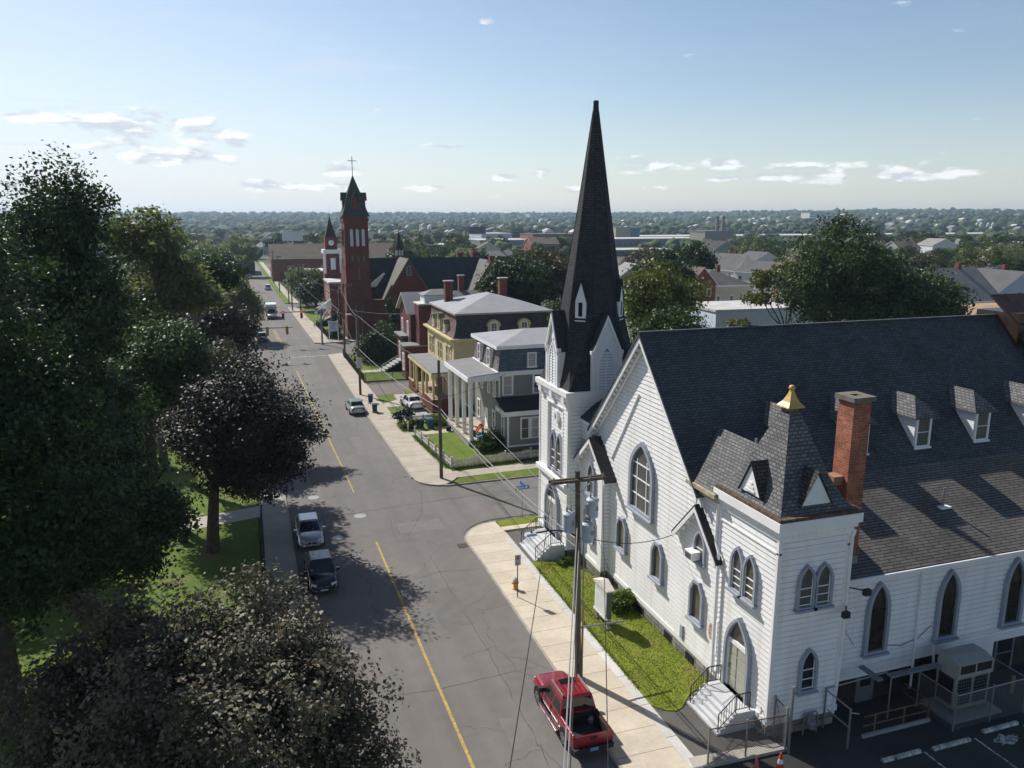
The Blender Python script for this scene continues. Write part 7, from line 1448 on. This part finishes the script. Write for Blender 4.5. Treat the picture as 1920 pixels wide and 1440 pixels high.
bush('yellow green leafy shrub against the church foundation', 19.2, 37.4, .14, .95, .9, 2600, .17, lf_lit, 60)
bush('small green weed clump at the base of the north tower', 18.3, 43.9, .14, .5, .45, 500, .13, lf_lit, 61)
bush('large dark green bush in front of the dark red house stairs', 19.0, 121.5, .15, 3.6, 4.8, 11000, .32, lf_dark, 62)
bush('rounded green bush next to the dark red house wall', 20.4, 126.0, .15, 2.2, 5.6, 5000, .32, lf_mid, 63)
bush('leafy bush at the corner of the grey house side wing', 21.4, 70.4, .15, 1.3, 1.7, 3500, .17, lf_mid, 64)
bush('low spreading shrub beside the grey house porch base', 20.6, 69.6, .15, 1.1, 1.0, 2200, .16, lf_mid, 65)
bush('spiky dark bush by the pavement at the end of the picket fence', 15.3, 83.0, .15, 1.1, 1.7, 2400, .2, lf_con, 66)
bush('green overgrown weeds under the leaning picket fence piece', 15.2, 80.4, .15, .9, .8, 1600, .16, lf_lit, 67)
bush('low bright hedge behind the blue bin', 18.4, 80.8, .15, 1.2, 1.0, 2400, .16, lf_lit, 68)
tree('rounded green tree beside the far pavement beyond the hall', (14.0, 208), [(13.5, 208, 6.4, 4.2, 4.2, 3.4), (16.5, 209, 5.4, 3, 3, 2.8)], 7000, .5, lf_olive, 70, .3, 3, clump=.7)
tree('dark green tree on the corner lawn beyond the hall', (15.5, 196), [(15.5, 196, 5.0, 3.6, 3.6, 3.2), (13.4, 195, 4.2, 2.4, 2.4, 2.4)], 7000, .5, lf_dark, 71, .3, 2.4, clump=.7)
bush('trimmed hedge on the lawn in front of the white entrance porch', 14.2, 166, .15, 1.2, 1.0, 1500, .3, lf_mid, 72)
# ragged grass at the fence foot and lawn edges
def tuft(name, P, n, w, h, mat, seed, z=.15):
    g = np.random.default_rng(seed); P = np.array(P, float); seg = g.integers(0, len(P)-1, n); t = g.random(n)[:, None]; c = P[seg]*(1-t)+P[seg+1]*t; c = c+g.normal(size=(n, 2))*w
    a = g.random(n)*6.28; hh = h*(.4+.9*g.random(n)); le = g.normal(size=(n, 2))*hh[:, None]*.4; d = np.stack([np.cos(a), np.sin(a)], 1)*.02
    V = np.zeros((n, 3, 3)); V[:, 0, :2] = c-d; V[:, 1, :2] = c+d; V[:, 2, :2] = c+le; V[:, :2, 2] = z; V[:, 2, 2] = z+hh
    k = MB(); k.v = [tuple(x) for x in V.reshape(-1, 3).tolist()]; k.f = [(3*i, 3*i+1, 3*i+2) for i in range(n)]; k.m = [0]*n
    return tag(k.build(name, mat, uv=False), kind='stuff')
tuft('grass', [(15.9, 65.6), (15.15, 77)], 2600, .14, .22, lf_lit, 1); tuft('grass', [(16.2, 65.2), (34, 66.4)], 4000, .16, .2, lf_lit, 2); tuft('grass', [(20.1, 29.2), (19.9, 40.5)], 1800, .12, .14, lf_olive, 3); tuft('grass', [(16.35, 30), (16.35, 44)], 1600, .07, .08, lf_lit, 4, .14); tuft('grass', [(14.7, 79), (14.8, 83)], 900, .2, .3, lf_lit, 5)
gg = np.random.default_rng(9); pts = np.stack([gg.uniform(16.4, 20.1, 15000), gg.uniform(28.15, 44.3, 15000)], 1); pts = pts[((pts[:, 0] < 19.6) | (pts[:, 1] < 40)) & ((pts[:, 0] < 17.9) | (pts[:, 1] > 28.9))]
def tuft_at(name, c, h, mat, seed, z):
    n = len(c); g = np.random.default_rng(seed); a = g.random(n)*6.28; hh = h*(.4+.9*g.random(n)); le = g.normal(size=(n, 2))*hh[:, None]*.5; d = np.stack([np.cos(a), np.sin(a)], 1)*.022
    V = np.zeros((n, 3, 3)); V[:, 0, :2] = c-d; V[:, 1, :2] = c+d; V[:, 2, :2] = c+le; V[:, :2, 2] = z; V[:, 2, 2] = z+hh
    k = MB(); k.v = [tuple(x) for x in V.reshape(-1, 3).tolist()]; k.f = [(3*i, 3*i+1, 3*i+2) for i in range(n)]; k.m = [0]*n; return tag(k.build(name, mat, uv=False), kind='stuff')
lf_grass = Mleaf('grass_blade', [(.10, .15, .018), (.16, .21, .03), (.12, .17, .022), (.21, .20, .06)], .4)
tuft_at('grass', pts, .05, lf_grass, 10, .14)
# ---------------------------------------------------------------- the town beyond
wallm = [Mlap('far_white_siding', (.62, .62, .60), .25, .6, .05, .9), Mlap('far_cream_siding', (.55, .50, .40), .25, .6, .05, .9), Mlap('far_grey_siding', (.30, .31, .31), .25, .6, .05, .9), Mlap('far_blue_siding', (.42, .50, .58), .25, .6, .05, .9), Mbrick('far_brick', (.20, .075, .05), (.26, .10, .065), (.14, .09, .07), .6, .2, .01)]
wname = ['white', 'cream', 'grey', 'pale blue', 'brick']
roofm = [M('far_roof_grey', (.10, .10, .105), .85, .15, .4), M('far_roof_brown', (.13, .10, .08), .85, .15, .4), M('far_roof_pale', (.24, .235, .23), .85, .15, .4), M('far_roof_dark', (.045, .046, .05), .85, .15, .4)]
rname = ['grey', 'brown', 'pale', 'dark']
BUILT = []
def bhouse(x, y, w, d, h, rise, wi, ri, label, kind='gable', rz=0, chim=True, group=None, axis='x', name='house', cat='house', wins=True, detail=True, wm=None, rm=None):
    """house with its centre at x, y"""
    o = thing(name, label, cat, (0, 0, 0), group); BUILT.append((x, y, max(w, d)*.6)); wmm = wm or wallm[wi]; rmm = rm or roofm[ri]
    k = MB(); k.box((-w/2, -d/2, -.1), (w/2, d/2, h))
    if kind == 'gable':
        if axis == 'x': k.ext([(-w/2, -d/2, h), (-w/2, d/2, h), (-w/2, 0, h+rise)], (w, 0, 0))
        else: k.ext([(-w/2, -d/2, h), (w/2, -d/2, h), (0, -d/2, h+rise)], (0, d, 0))
    k.build('wall', wmm, o); k = MB()
    if kind == 'gable': gable_roof(k, -w/2, w/2, -d/2, d/2, h+.12, rise, axis, .4, .15, 0, 1)
    elif kind == 'hip': hip_roof(k, -w/2, w/2, -d/2, d/2, h+.1, rise, .4, .25, 0, 1)
    else: k.box((-w/2-.2, -d/2-.2, h), (w/2+.2, d/2+.2, h+.35)); 
    k.build('roof', [rmm, white], o)
    if wins:
        nf = max(1, int(h//2.7))
        for fr, wd in ((Fr((0, -d/2, 0), Sn), w), (Fr((-w/2, 0, 0), Wn), d)):
            m = max(1, min(4, int(wd//2.6)))
            for f in range(nf):
                for i in range(m):
                    a = -wd/2+wd*(i+.5)/m
                    if detail: window(o, fr, a, .9+f*2.75, 1.0, 1.6, fw=.12, d=.06, pm=glassg if (i+f) % 3 else glassd)
                    else:
                        q = MB(); fbox(q, fr, a-.5, a+.5, .9+f*2.75, 2.4+f*2.75, -.02, .05); q.build('window', glassg, o)
    if chim: k = MB(); k.box((w*.15, -.4, h), (w*.15+.8, .4, h+rise+1.0)); k.build('chimney', brickold, o)
    o.location = (x, y, 0); o.rotation_euler = (0, 0, R(rz)); return o
# hand-placed neighbours behind the white church
lb = Mlap('light_blue_siding', (.52, .58, .68), .16, .6, .05, .85)
bhouse(77.3, 110, 18, 11.5, 7.8, 0, 3, 0, 'light blue two storey house with a stained flat white roof behind the church ridge', 'flat', -3, True, name='flat_roof_house', rm=flat3, wm=lb, wins=False)
lh = [o for o in bpy.data.objects if o.name.startswith('flat_roof_house')][0]
def lhwin():
    l0, r0 = lh.location.copy(), lh.rotation_euler.copy(); lh.location = (0, 0, 0); lh.rotation_euler = (0, 0, 0)
    for fr, spots in ((Fr((0, -5.5, 0), Sn), (-6.6, -4.0, -1.2, 1.0, 4.5)), (Fr((-8.5, 0, 0), Wn), (-3.6, -2.4, 1.4, 3.6))):
        for a in spots: window(lh, fr, a, 4.2, 1.05, 1.85, fw=.1, d=.07, fm=trimg if fr.n.y < -.5 else white, pm=curtain if fr.n.y < -.5 else glassg, hb=(.5,)); window(lh, fr, a, 1.2, 1.0, 1.7, fw=.1, d=.07, pm=glassg)
        for a in spots[::2]: window(lh, fr, a, 6.75, .9, .55, fw=.07, d=.05, pm=glassd)
    lh.location = l0; lh.rotation_euler = r0
lhwin()
bhouse(100, 158, 13, 16, 7.4, 3.0, 1, 0, 'cream house with a grey hipped roof behind the light blue house', 'hip', -4)
bhouse(146, 218, 10, 14, 6.2, 4.6, 0, 0, 'white house with a steep front gable uphill behind the cream house', 'gable', 8, True, axis='y')
p = at(1312, 548, 140); bhouse(p.x, 143, 6, 8, 9.0, 3.2, 4, 1, 'small red brick house half hidden behind the green tree', 'gable', 0, False, axis='y')
bhouse(103, 132, 16, 9, 5.6, 1.2, 0, 1, 'low white building with an orange brown roof beside the thin tree', 'hip', 0, False, rm=M('orange_brown_roof', (.34, .19, .11), .85, .12, .5))
tanr = M('tan_roof', (.36, .25, .165), .85, .1, .5)
bhouse(105, 83, 32, 15, 9.2, .8, 1, 1, 'house with a broad flat tan roof at the right edge', 'hip', 0, True, rm=tanr)
bhouse(121, 112, 13, 12, 7.8, 5.2, 0, 2, 'white house with a pale grey steep roof and a dark dormer at the right', 'gable', 4, True, axis='x')
bhouse(139, 118, 14, 13, 7.4, 4.6, 3, 0, 'blue grey house with a gabled roof at the far right edge', 'gable', -2, True, axis='y')
for px_, py_, Y, w, h, wi, ri, lab in [(1182, 500, 190, 9, 7, 2, 2, 'grey house with a pointed pale gable just right of the spire'), (1240, 500, 235, 9, 6, 0, 0, 'white gabled house peeking between dark trees'), (1420, 500, 240, 12, 7, 0, 0, 'long white house behind the steep gabled one'), (1345, 490, 300, 12, 9, 2, 3, 'dark turreted house below the power station'), (1490, 545, 180, 9, 8, 4, 1, 'red brick house glimpsed through the big tree'), (1690, 470, 300, 12, 8, 2, 1, 'house with a red chimney behind the tall tree'), (1755, 465, 330, 14, 8, 0, 2, 'pale gabled house right of the tall tree'), (1895, 480, 260, 12, 8, 1, 1, 'brown roofed house at the right edge behind yellow trees'), (1015, 455, 420, 16, 8, 4, 1, 'low brick building left of the spire'), (800, 500, 250, 10, 6, 0, 2, 'small white house behind the red church ridge'), (720, 497, 240, 14, 6, 2, 0, 'grey house behind the red church steeple'), (850, 492, 270, 10, 6, 1, 1, 'tan gabled house behind the red church roof'), (930, 480, 300, 12, 6, 0, 2, 'pale house behind the brick gable end')]:
    q = at(px_, py_, Y); bhouse(q.x, Y, w, w*.9, h, 3.2, wi, ri, lab, 'gable', random.uniform(-8, 8), True, axis=random.choice('xy'))
# left of the street
bhouse(-13, 134, 0.1+14, 9, 5.0, 1.2, 2, 0, 'low grey building with a shallow roof behind the park trees', 'hip', 0, False)
bhouse(-17, 156, 16, 14, 4.6, 1.0, 2, 3, 'low dark roofed building left of the plaza', 'hip', 0, False)
# long brick hall with brown roof beyond the clock tower
bhouse(31.5, 300, 46, 18, 8.0, 4.6, 4, 1, 'long brick hall with a big brown roof at the end of the right side', 'gable', 0, False, name='brick_hall', cat='building', axis='x')
bhouse(25, 246, 16, 12, 6.4, 0, 4, 0, 'brick shop building with a white flat roof in front of the brown roofed hall', 'flat', 0, False, name='shop_building', cat='building', rm=flat3)
bhouse(30, 213, 14, 9, 6.5, 1.5, 3, 3, 'dark slate roofed house behind the clock tower', 'hip', 0, True)
# industrial buildings
def block(name, label, cat, x0, x1, Y, dep, ztop, wm, rm=None, bands=(), z0=0, cols=0, wy=(.3, .8), roof=True):
    """box building given by the pixel columns x0..x1 of its front at distance Y and its roof height in metres"""
    a, b = at(x0, 420, Y).x, at(x1, 420, Y).x; o = thing(name, label, cat, (a, Y, z0)); BUILT.append(((a+b)/2, Y+dep/2, max(b-a, dep)*.55))
    k = MB(); k.box((a, Y, z0), (b, Y+dep, ztop)); k.build('wall', wm, o)
    if roof: k = MB(); k.box((a-.3, Y-.3, ztop), (b+.3, Y+dep+.3, ztop+.6)); k.build('roof', rm or flat3, o)
    if cols:
        n = int(cols); zs = [z0+(ztop-z0)*t for t in np.linspace(wy[0], wy[1], max(1, int((wy[1]-wy[0])*(ztop-z0)/4)))]
        for z in zs:
            k = MB()
            for i in range(n): c = a+(b-a)*(i+.5)/n; hw = (b-a)/n*.3; k.box((c-hw, Y-.06, z-.8), (c+hw, Y+.02, z+1.0))
            k.build('window_row', glassg, o)
    return o, a, b
cwall = M('concrete_wall', (.30, .30, .29), .85, .08, .1); gwall = M('grey_factory_wall', (.17, .18, .20), .85, .1, .1); twall = M('tan_wall', (.42, .36, .28), .85, .08, .1); bwall = M('blue_panel_wall', (.05, .15, .30), .7, .08, .1); wwall = M('white_wall', (.62, .62, .62), .8, .06, .1); stackm = M('stack_concrete', (.24, .22, .20), .9, .1, .2)
block('factory', 'long pale roofed factory stretching across the right horizon', 'factory', 1150, 1920, 720, 60, 3.0, gwall, flat3, cols=60)
block('factory', 'lower grey factory range with white roof edge in front of the long one', 'factory', 900, 1330, 560, 40, 5.5, gwall, flat3, cols=40)
block('shed', 'dark green grey shed row right of the spire', 'factory', 1120, 1262, 420, 22, 3.2, M('dark_shed', (.07, .085, .09), .8, .1, .1), flat3, cols=9, wy=(.6, .9))
o_, a_, b_ = block('power_station', 'square concrete power station carrying two tall thin chimney stacks', 'power station', 1323, 1376, 480, 20, 12.5, M('station_concrete', (.26, .24, .22), .85, .08, .1), M('station_roof', (.20, .20, .20), .8, .1, .3), cols=4, wy=(.35, .8))
for px_ in (1345, 1356):
    q = at(px_, 420, 488); k = MB(); k.lathe((q.x, 488, 12.6), [(1.35, 0), (1.0, 9.6)], 12); st = k.build('chimney_stack', stackm, o_); k = MB(); k.lathe((q.x, 488, 22.0), [(1.05, 0), (1.05, .6)], 12); k.build('stack_rim', metald, st)
block('silo_building', 'cream windowless block right of the spire', 'building', 1155, 1183, 700, 26, 12.5, twall, flat2); block('silo_building', 'blue panelled block beside the cream one', 'building', 1183, 1200, 702, 26, 12.0, bwall, flat2)
block('apartment_tower', 'white high rise slab on the right skyline', 'tower block', 1517, 1573, 1500, 30, 32.5, wwall, M('tower_roof', (.3, .3, .3), .8, .1, .1), cols=16, wy=(.1, .92)); 
block('apartment_tower', 'grey twin towers on the skyline left of the spire', 'tower block', 993, 1014, 2400, 40, 33, M('hazy_tower', (.4, .4, .42), .8, .1, .1), cols=6, wy=(.1, .9)); block('apartment_tower', 'greenish tower on the skyline just right of the twin towers', 'tower block', 1019, 1046, 2400, 40, 33, M('hazy_tower_b', (.25, .32, .34), .8, .1, .1), cols=7, wy=(.1, .9))
block('apartment_tower', 'pale block on the skyline beside the red church steeple', 'tower block', 691, 716, 1900, 40, 24, wwall, cols=5, wy=(.1, .9))
block('office_building', 'long low brown office building on the far right hillside', 'building', 1422, 1476, 1500, 30, 16, twall, cols=12, wy=(.2, .9)); block('warehouse', 'white flat warehouse beyond the red church roof', 'warehouse', 796, 850, 480, 40, 5.0, wwall, flat3, cols=14, wy=(.35, .4)); block('warehouse', 'pale blue warehouse left of the spire', 'warehouse', 903, 960, 640, 40, 8.5, M('pale_blue_wall', (.40, .50, .56), .8, .08, .1), flat3)
block('brick_mill', 'old brick mill just left of the spire', 'building', 1000, 1080, 560, 30, 9.5, wallm[4], roofm[0], cols=12, wy=(.2, .85)); block('warehouse', 'pale concrete warehouse far left beyond the park trees', 'warehouse', 345, 362, 560, 25, 11, M('lilac_grey_wall', (.30, .29, .31), .8, .08, .1), flat2)
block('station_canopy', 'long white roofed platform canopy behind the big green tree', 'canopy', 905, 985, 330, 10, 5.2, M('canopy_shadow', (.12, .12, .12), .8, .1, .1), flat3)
# storage tanks on the right
for i, px_ in enumerate((1832, 1840, 1853, 1862)):
    q = at(px_, 425, 1000); k = MB(); k.lathe((q.x, 1000, 0), [(3.0, 0), (3.0, 11.5), (1.4, 14.5)], 12); tag(k.build('storage_tank', M('tank_green_%d' % i, (.44, .50, .42), .6, .06, .1), loc=(q.x, 1000, 0)), ['pale green storage tank, leftmost of the far row', 'pale green tank second from the left in the far row', 'pale green tank third in the far row', 'pale green storage tank, rightmost of the far row'][i], 'tank', 'storage tanks on the right')
# billboard and light masts
q = at(895, 430, 560); k = MB(); k.box((q.x-6.5, 560, 10.5), (q.x+6.5, 560.6, 15.5)); k.box((q.x-9, 560.2, 0), (q.x-8, 560.8, 12.5)); k.beam((q.x-8.5, 560.5, 12), (q.x, 560.5, 11), .5, .5); tag(k.build('billboard', M('billboard_back', (.05, .05, .055), .7, .1, 1), loc=(q.x, 560, 0)), 'dark billboard seen from behind over the warehouses', 'billboard')
q = at(548, 440, 420); k = MB(); k.box((q.x-5, 420, 10.5), (q.x+5, 420.5, 15)); k.box((q.x-.3, 420.5, 0), (q.x+.3, 421, 11)); tag(k.build('billboard', M('billboard_white', (.62, .64, .66), .6, .05, 1), loc=(q.x, 420, 0)), 'white billboard above the trees left of the clock tower', 'billboard')
# scattered houses and trees
rr = random.Random(21)
def free(x, y, r):
    if lx(min(y, 500))-10 < x < rx(min(y, 500))+9 and y < 520: return False
    if 10 < x < 62 and y < 200: return False
    if .42 < x/y < .84 and 250 < y < 575: return False
    return all((x-a)**2+(y-b)**2 > (r+c)**2 for a, b, c in BUILT)
cnt = 0
for i in range(900):
    Y = 190+(rr.random()**1.3)*760; X = rr.uniform(-.22, 1.30)*Y
    if cnt >= 95: break
    if not free(X, Y, 9): continue
    if X/Y > .35 and 240 < Y < 430 and rr.random() < .25: continue
    w = rr.uniform(8, 12); wi = rr.choice([0, 0, 0, 1, 2, 2, 3, 4]); ri = rr.choice([0, 0, 1, 2, 3]); side = 'left of the street' if X < lx(min(Y, 500)) else ('beyond the red church' if X/Y < .30 else 'right of the spire' if X/Y < .75 else 'far right behind the trees')
    near = 'distant' if Y > 480 else 'mid distance'
    bhouse(X, Y, w, w*rr.uniform(.8, 1.4), rr.uniform(4.5, 6.6), rr.uniform(2.2, 3.6), wi, ri, f'{near} {wname[wi]} house with a {rname[ri]} gabled roof {side}', 'gable', rr.uniform(-30, 30), Y < 420, 'houses scattered across the town', rr.choice('xy'), detail=False, wins=Y < 600); cnt += 1
variants = []
for i, (m, tint) in enumerate([(lf_mid, 'mid green'), (lf_dark, 'dark green'), (lf_olive, 'olive'), (lf_yel, 'yellow green'), (lf_mid, 'fresh green'), (lf_dark, 'deep green')]):
    g = random.Random(i); L = [(0, 0, 6.2, 3.8, 3.8, 3.4)]+[(g.uniform(-2.6, 2.6), g.uniform(-2.6, 2.6), g.uniform(4.2, 8.2), 2.2, 2.2, 1.9) for _ in range(5)]
    me = leaf_mesh('tree', L, 2600, .85, [m], 100+i, .6, .5); variants.append((me, tint))
trunks = MB(); trunks.tube([(0, 0, -.2), (0, 0, 5)], .28, 6, r1=.12); trunk_me = None
cnt = 0
for i in range(3000):
    Y = 175+(rr.random()**1.25)*800; X = rr.uniform(-.24, 1.32)*Y
    if cnt >= 285: break
    if not free(X, Y, 2.5): continue
    if X > 55 and Y < 200: continue
    if .50 < X/Y < .80 and Y < 300: continue
    j = rr.choice([0, 0, 1, 1, 2, 3, 4, 5]); me, tint = variants[j]; side = 'left of the street' if X < lx(min(Y, 500)) else ('beyond the red church' if X/Y < .30 else 'right of the spire' if X/Y < .75 else 'toward the right edge')
    o = bpy.data.objects.new('tree', me); COL.objects.link(o); s = rr.uniform(.75, 1.35); o.location = (X, Y, 0); o.scale = (s, s, s*rr.uniform(.85, 1.1)); o.rotation_euler = (0, 0, rr.uniform(0, 6.28))
    tag(o, f'{"distant" if Y > 480 else "mid distance"} {tint} tree between the houses {side}', 'tree', 'trees between the distant houses'); cnt += 1
for px_, py_, Y, r, m, lab in [(1850, 470, 200, 9, lf_yel, 'large yellow green tree at the right edge'), (1905, 470, 210, 7, lf_olive, 'olive tree cut by the right edge of the view'), (1245, 492, 140, 5.0, lf_dark, 'dense dark green tree between the spire and the white gable'), (1306, 472, 170, 3.8, lf_dark, 'round dark tree in front of the power station'), (1205, 480, 210, 6, lf_brn, 'brown tinged tree right of the spire'), (1400, 465, 270, 8, lf_yel, 'bright green tree right of the power station'), (1440, 462, 290, 8, lf_mid, 'green tree between the bright tree and the tallest tree'), (1740, 490, 190, 6, lf_brn, 'reddish brown tree behind the broad dark tree'), (790, 445, 430, 8, lf_mid, 'dark tree line clump left of the white warehouse'), (840, 470, 280, 6, lf_mid, 'green tree behind the red church chimneys'), (870, 480, 250, 5, lf_olive, 'feathery olive tree behind the red church roof'), (740, 450, 430, 9, lf_dark, 'dark tree behind the small church turret'), (445, 455, 320, 7, lf_olive, 'olive tree before the arched shed far left'), (400, 470, 260, 8, lf_olive, 'tall pale olive tree left of the street end'), (380, 500, 190, 7, lf_mid, 'green tree behind the low roofs on the left'), (1640, 470, 180, 5, lf_mid, 'small green tree right behind the tallest one')]:
    q = at(px_, py_, Y); zc = max(q.z-r*.3, r*.8); tree(lab, (q.x, Y), [(q.x, Y, zc, r, r, r*.75), (q.x+r*.5, Y-2, zc-r*.3, r*.6, r*.6, r*.5), (q.x-r*.5, Y+1, zc-r*.25, r*.6, r*.6, r*.5)], 6500, .62, m, 200+px_, .35, clump=.75, limbs=4)
# wooded rise, far woods, far roofs
def hills():
    g = np.random.default_rng(5); na, nr = 420, 46; az = np.linspace(-.42, 1.10, na); rad = np.concatenate([np.linspace(900, 3000, 28), np.linspace(3100, 6500, nr-28)])
    ph = g.random(12)*6.28
    k = MB(); V = []
    for r in rad:
        t = np.clip((r-1000)/2600, 0, 1); t = t*t*(3-2*t)
        for a in az:
            h = 30+6*math.sin(a*5+ph[0])+3.0*math.sin(a*13+ph[1])+16*math.exp(-((a-.80)/.20)**2)+3*math.sin(a*31+ph[2]); h *= t
            h += (g.random()-.5)*(5 if r > 1500 else 2)*t
            V.append((r*math.sin(a), r*math.cos(a), h-.5))
    k.v = V; k.f = [(i*na+j, i*na+j+1, (i+1)*na+j+1, (i+1)*na+j) for i in range(len(rad)-1) for j in range(na-1)]; k.m = [0]*len(k.f)
    struct('hills', k, Mgrass('hill_woods', (.022, .042, .014), (.040, .066, .020), (.07, .085, .04), .02))
    return lambda x, y: 0
hills()
def blobs(name, n, y0, y1, rmin, rmax, mat, seed, zf):
    import bmesh
    bm = bmesh.new(); bmesh.ops.create_icosphere(bm, subdivisions=2, radius=1); bv = np.array([v.co[:] for v in bm.verts]); bf = np.array([[v.index for v in f.verts] for f in bm.faces]); bm.free()
    g = np.random.default_rng(seed); Y = y0+(g.random(n)**.8)*(y1-y0); X = Y*g.uniform(-.28, 1.36, n); r = g.uniform(rmin, rmax, n)
    keep = np.array([all((x-a)**2+(y-b)**2 > (c+3)**2 for a, b, c in BUILT if abs(b-y) < 80) for x, y in zip(X, Y)]); X, Y, r = X[keep], Y[keep], r[keep]; n = len(X)
    V = bv[None]*(r[:, None, None]*np.array([1, 1, .8]))*(1+.20*g.normal(size=(n, len(bv), 1)).clip(-1.5, 1.5)); V[:, :, 0] += X[:, None]; V[:, :, 1] += Y[:, None]; V[:, :, 2] += zf(X, Y)[:, None]+(r*.7)[:, None]
    Fc = bf[None]+np.arange(n)[:, None, None]*len(bv); nv = n*len(bv); nf = n*len(bf)
    me = bpy.data.meshes.new(name); me.vertices.add(nv); me.vertices.foreach_set('co', V.astype(np.float32).ravel()); me.loops.add(nf*3); me.loops.foreach_set('vertex_index', Fc.astype(np.int32).ravel()); me.polygons.add(nf); me.polygons.foreach_set('loop_start', np.arange(0, nf*3, 3, dtype=np.int32))
    me.materials.append(mat); me.update(calc_edges=True); o = bpy.data.objects.new(name, me); COL.objects.link(o); return tag(o, kind='stuff')
def hz_(X, Y):
    r = np.hypot(X, Y); a = np.arctan2(X, Y); t = np.clip((r-1000)/2600, 0, 1); t = t*t*(3-2*t); return t*(28+14*np.exp(-((a-.80)/.20)**2))
farw = Mleaf('far_wood_leaf', [(.022, .042, .014), (.034, .060, .018), (.050, .076, .024), (.030, .052, .02)], .0, .9)
blobs('woodland', 1300, 400, 950, 3.0, 6.0, farw, 3, lambda x, y: np.zeros(len(x)))
blobs('woodland', 2000, 900, 2600, 5.0, 9.0, farw, 4, hz_); blobs('woodland', 1500, 2400, 3900, 7, 13, farw, 6, hz_)
g = np.random.default_rng(8); k = MB(); pal = [flat3, roofm[0], roofm[2], wwall, twall, M('hazy_wall', (.36, .36, .35), .8, .1, .1)]
for i in range(330):
    Y = g.uniform(620, 2000); X = Y*g.uniform(-.25, 1.3); w, d, h = g.uniform(6, 16), g.uniform(6, 12), g.uniform(4, 9); z = float(hz_(np.array([X]), np.array([Y]))[0])
    if not all((X-a)**2+(Y-b)**2 > (c+8)**2 for a, b, c in BUILT): continue
    k.box((X-w/2, Y, z-2), (X+w/2, Y+d, z+h+1), int(g.choice([5, 3, 5, 4, 2]))); k.ext([(X-w/2, Y-.3, z+h+1), (X+w/2, Y-.3, z+h+1), (X, Y-.3, z+h+3.6)], (0, d+.6, 0), int(g.choice([1, 2, 2, 0, 0])))
tag(k.build('distant_rooftops', pal, uv=False), kind='stuff')
# the arched shed roof far left
q = at(450, 455, 330); k = MB(); k.ext([(q.x+math.cos(t)*5, 330, 4.5+math.sin(t)*3.2) for t in np.linspace(0, math.pi, 12)], (0, 24, 0)); k.box((q.x-5, 330, 0), (q.x+5, 354, 4.5)); tag(k.build('arched_shed', M('shed_dark', (.06, .07, .08), .6, .1, .2), loc=(q.x, 330, 0)), 'dark shed with a rounded roof far down the left of the street', 'shed')
# ---------------------------------------------------------------- air
hm = bpy.data.materials.new('haze_air'); hm.use_nodes = True; nt = hm.node_tree; nt.nodes.clear(); ho = nt.nodes.new('ShaderNodeOutputMaterial'); pv = nt.nodes.new('ShaderNodeVolumePrincipled')
pv.inputs['Color'].default_value = (.60, .80, 1, 1); pv.inputs['Density'].default_value = .00015; pv.inputs['Anisotropy'].default_value = .35; nt.links.new(pv.outputs[0], ho.inputs['Volume'])
k = MB(); k.box((-8000, -250, -1.2), (8000, 7600, 62)); tag(k.build('haze', hm, uv=False), kind='stuff')
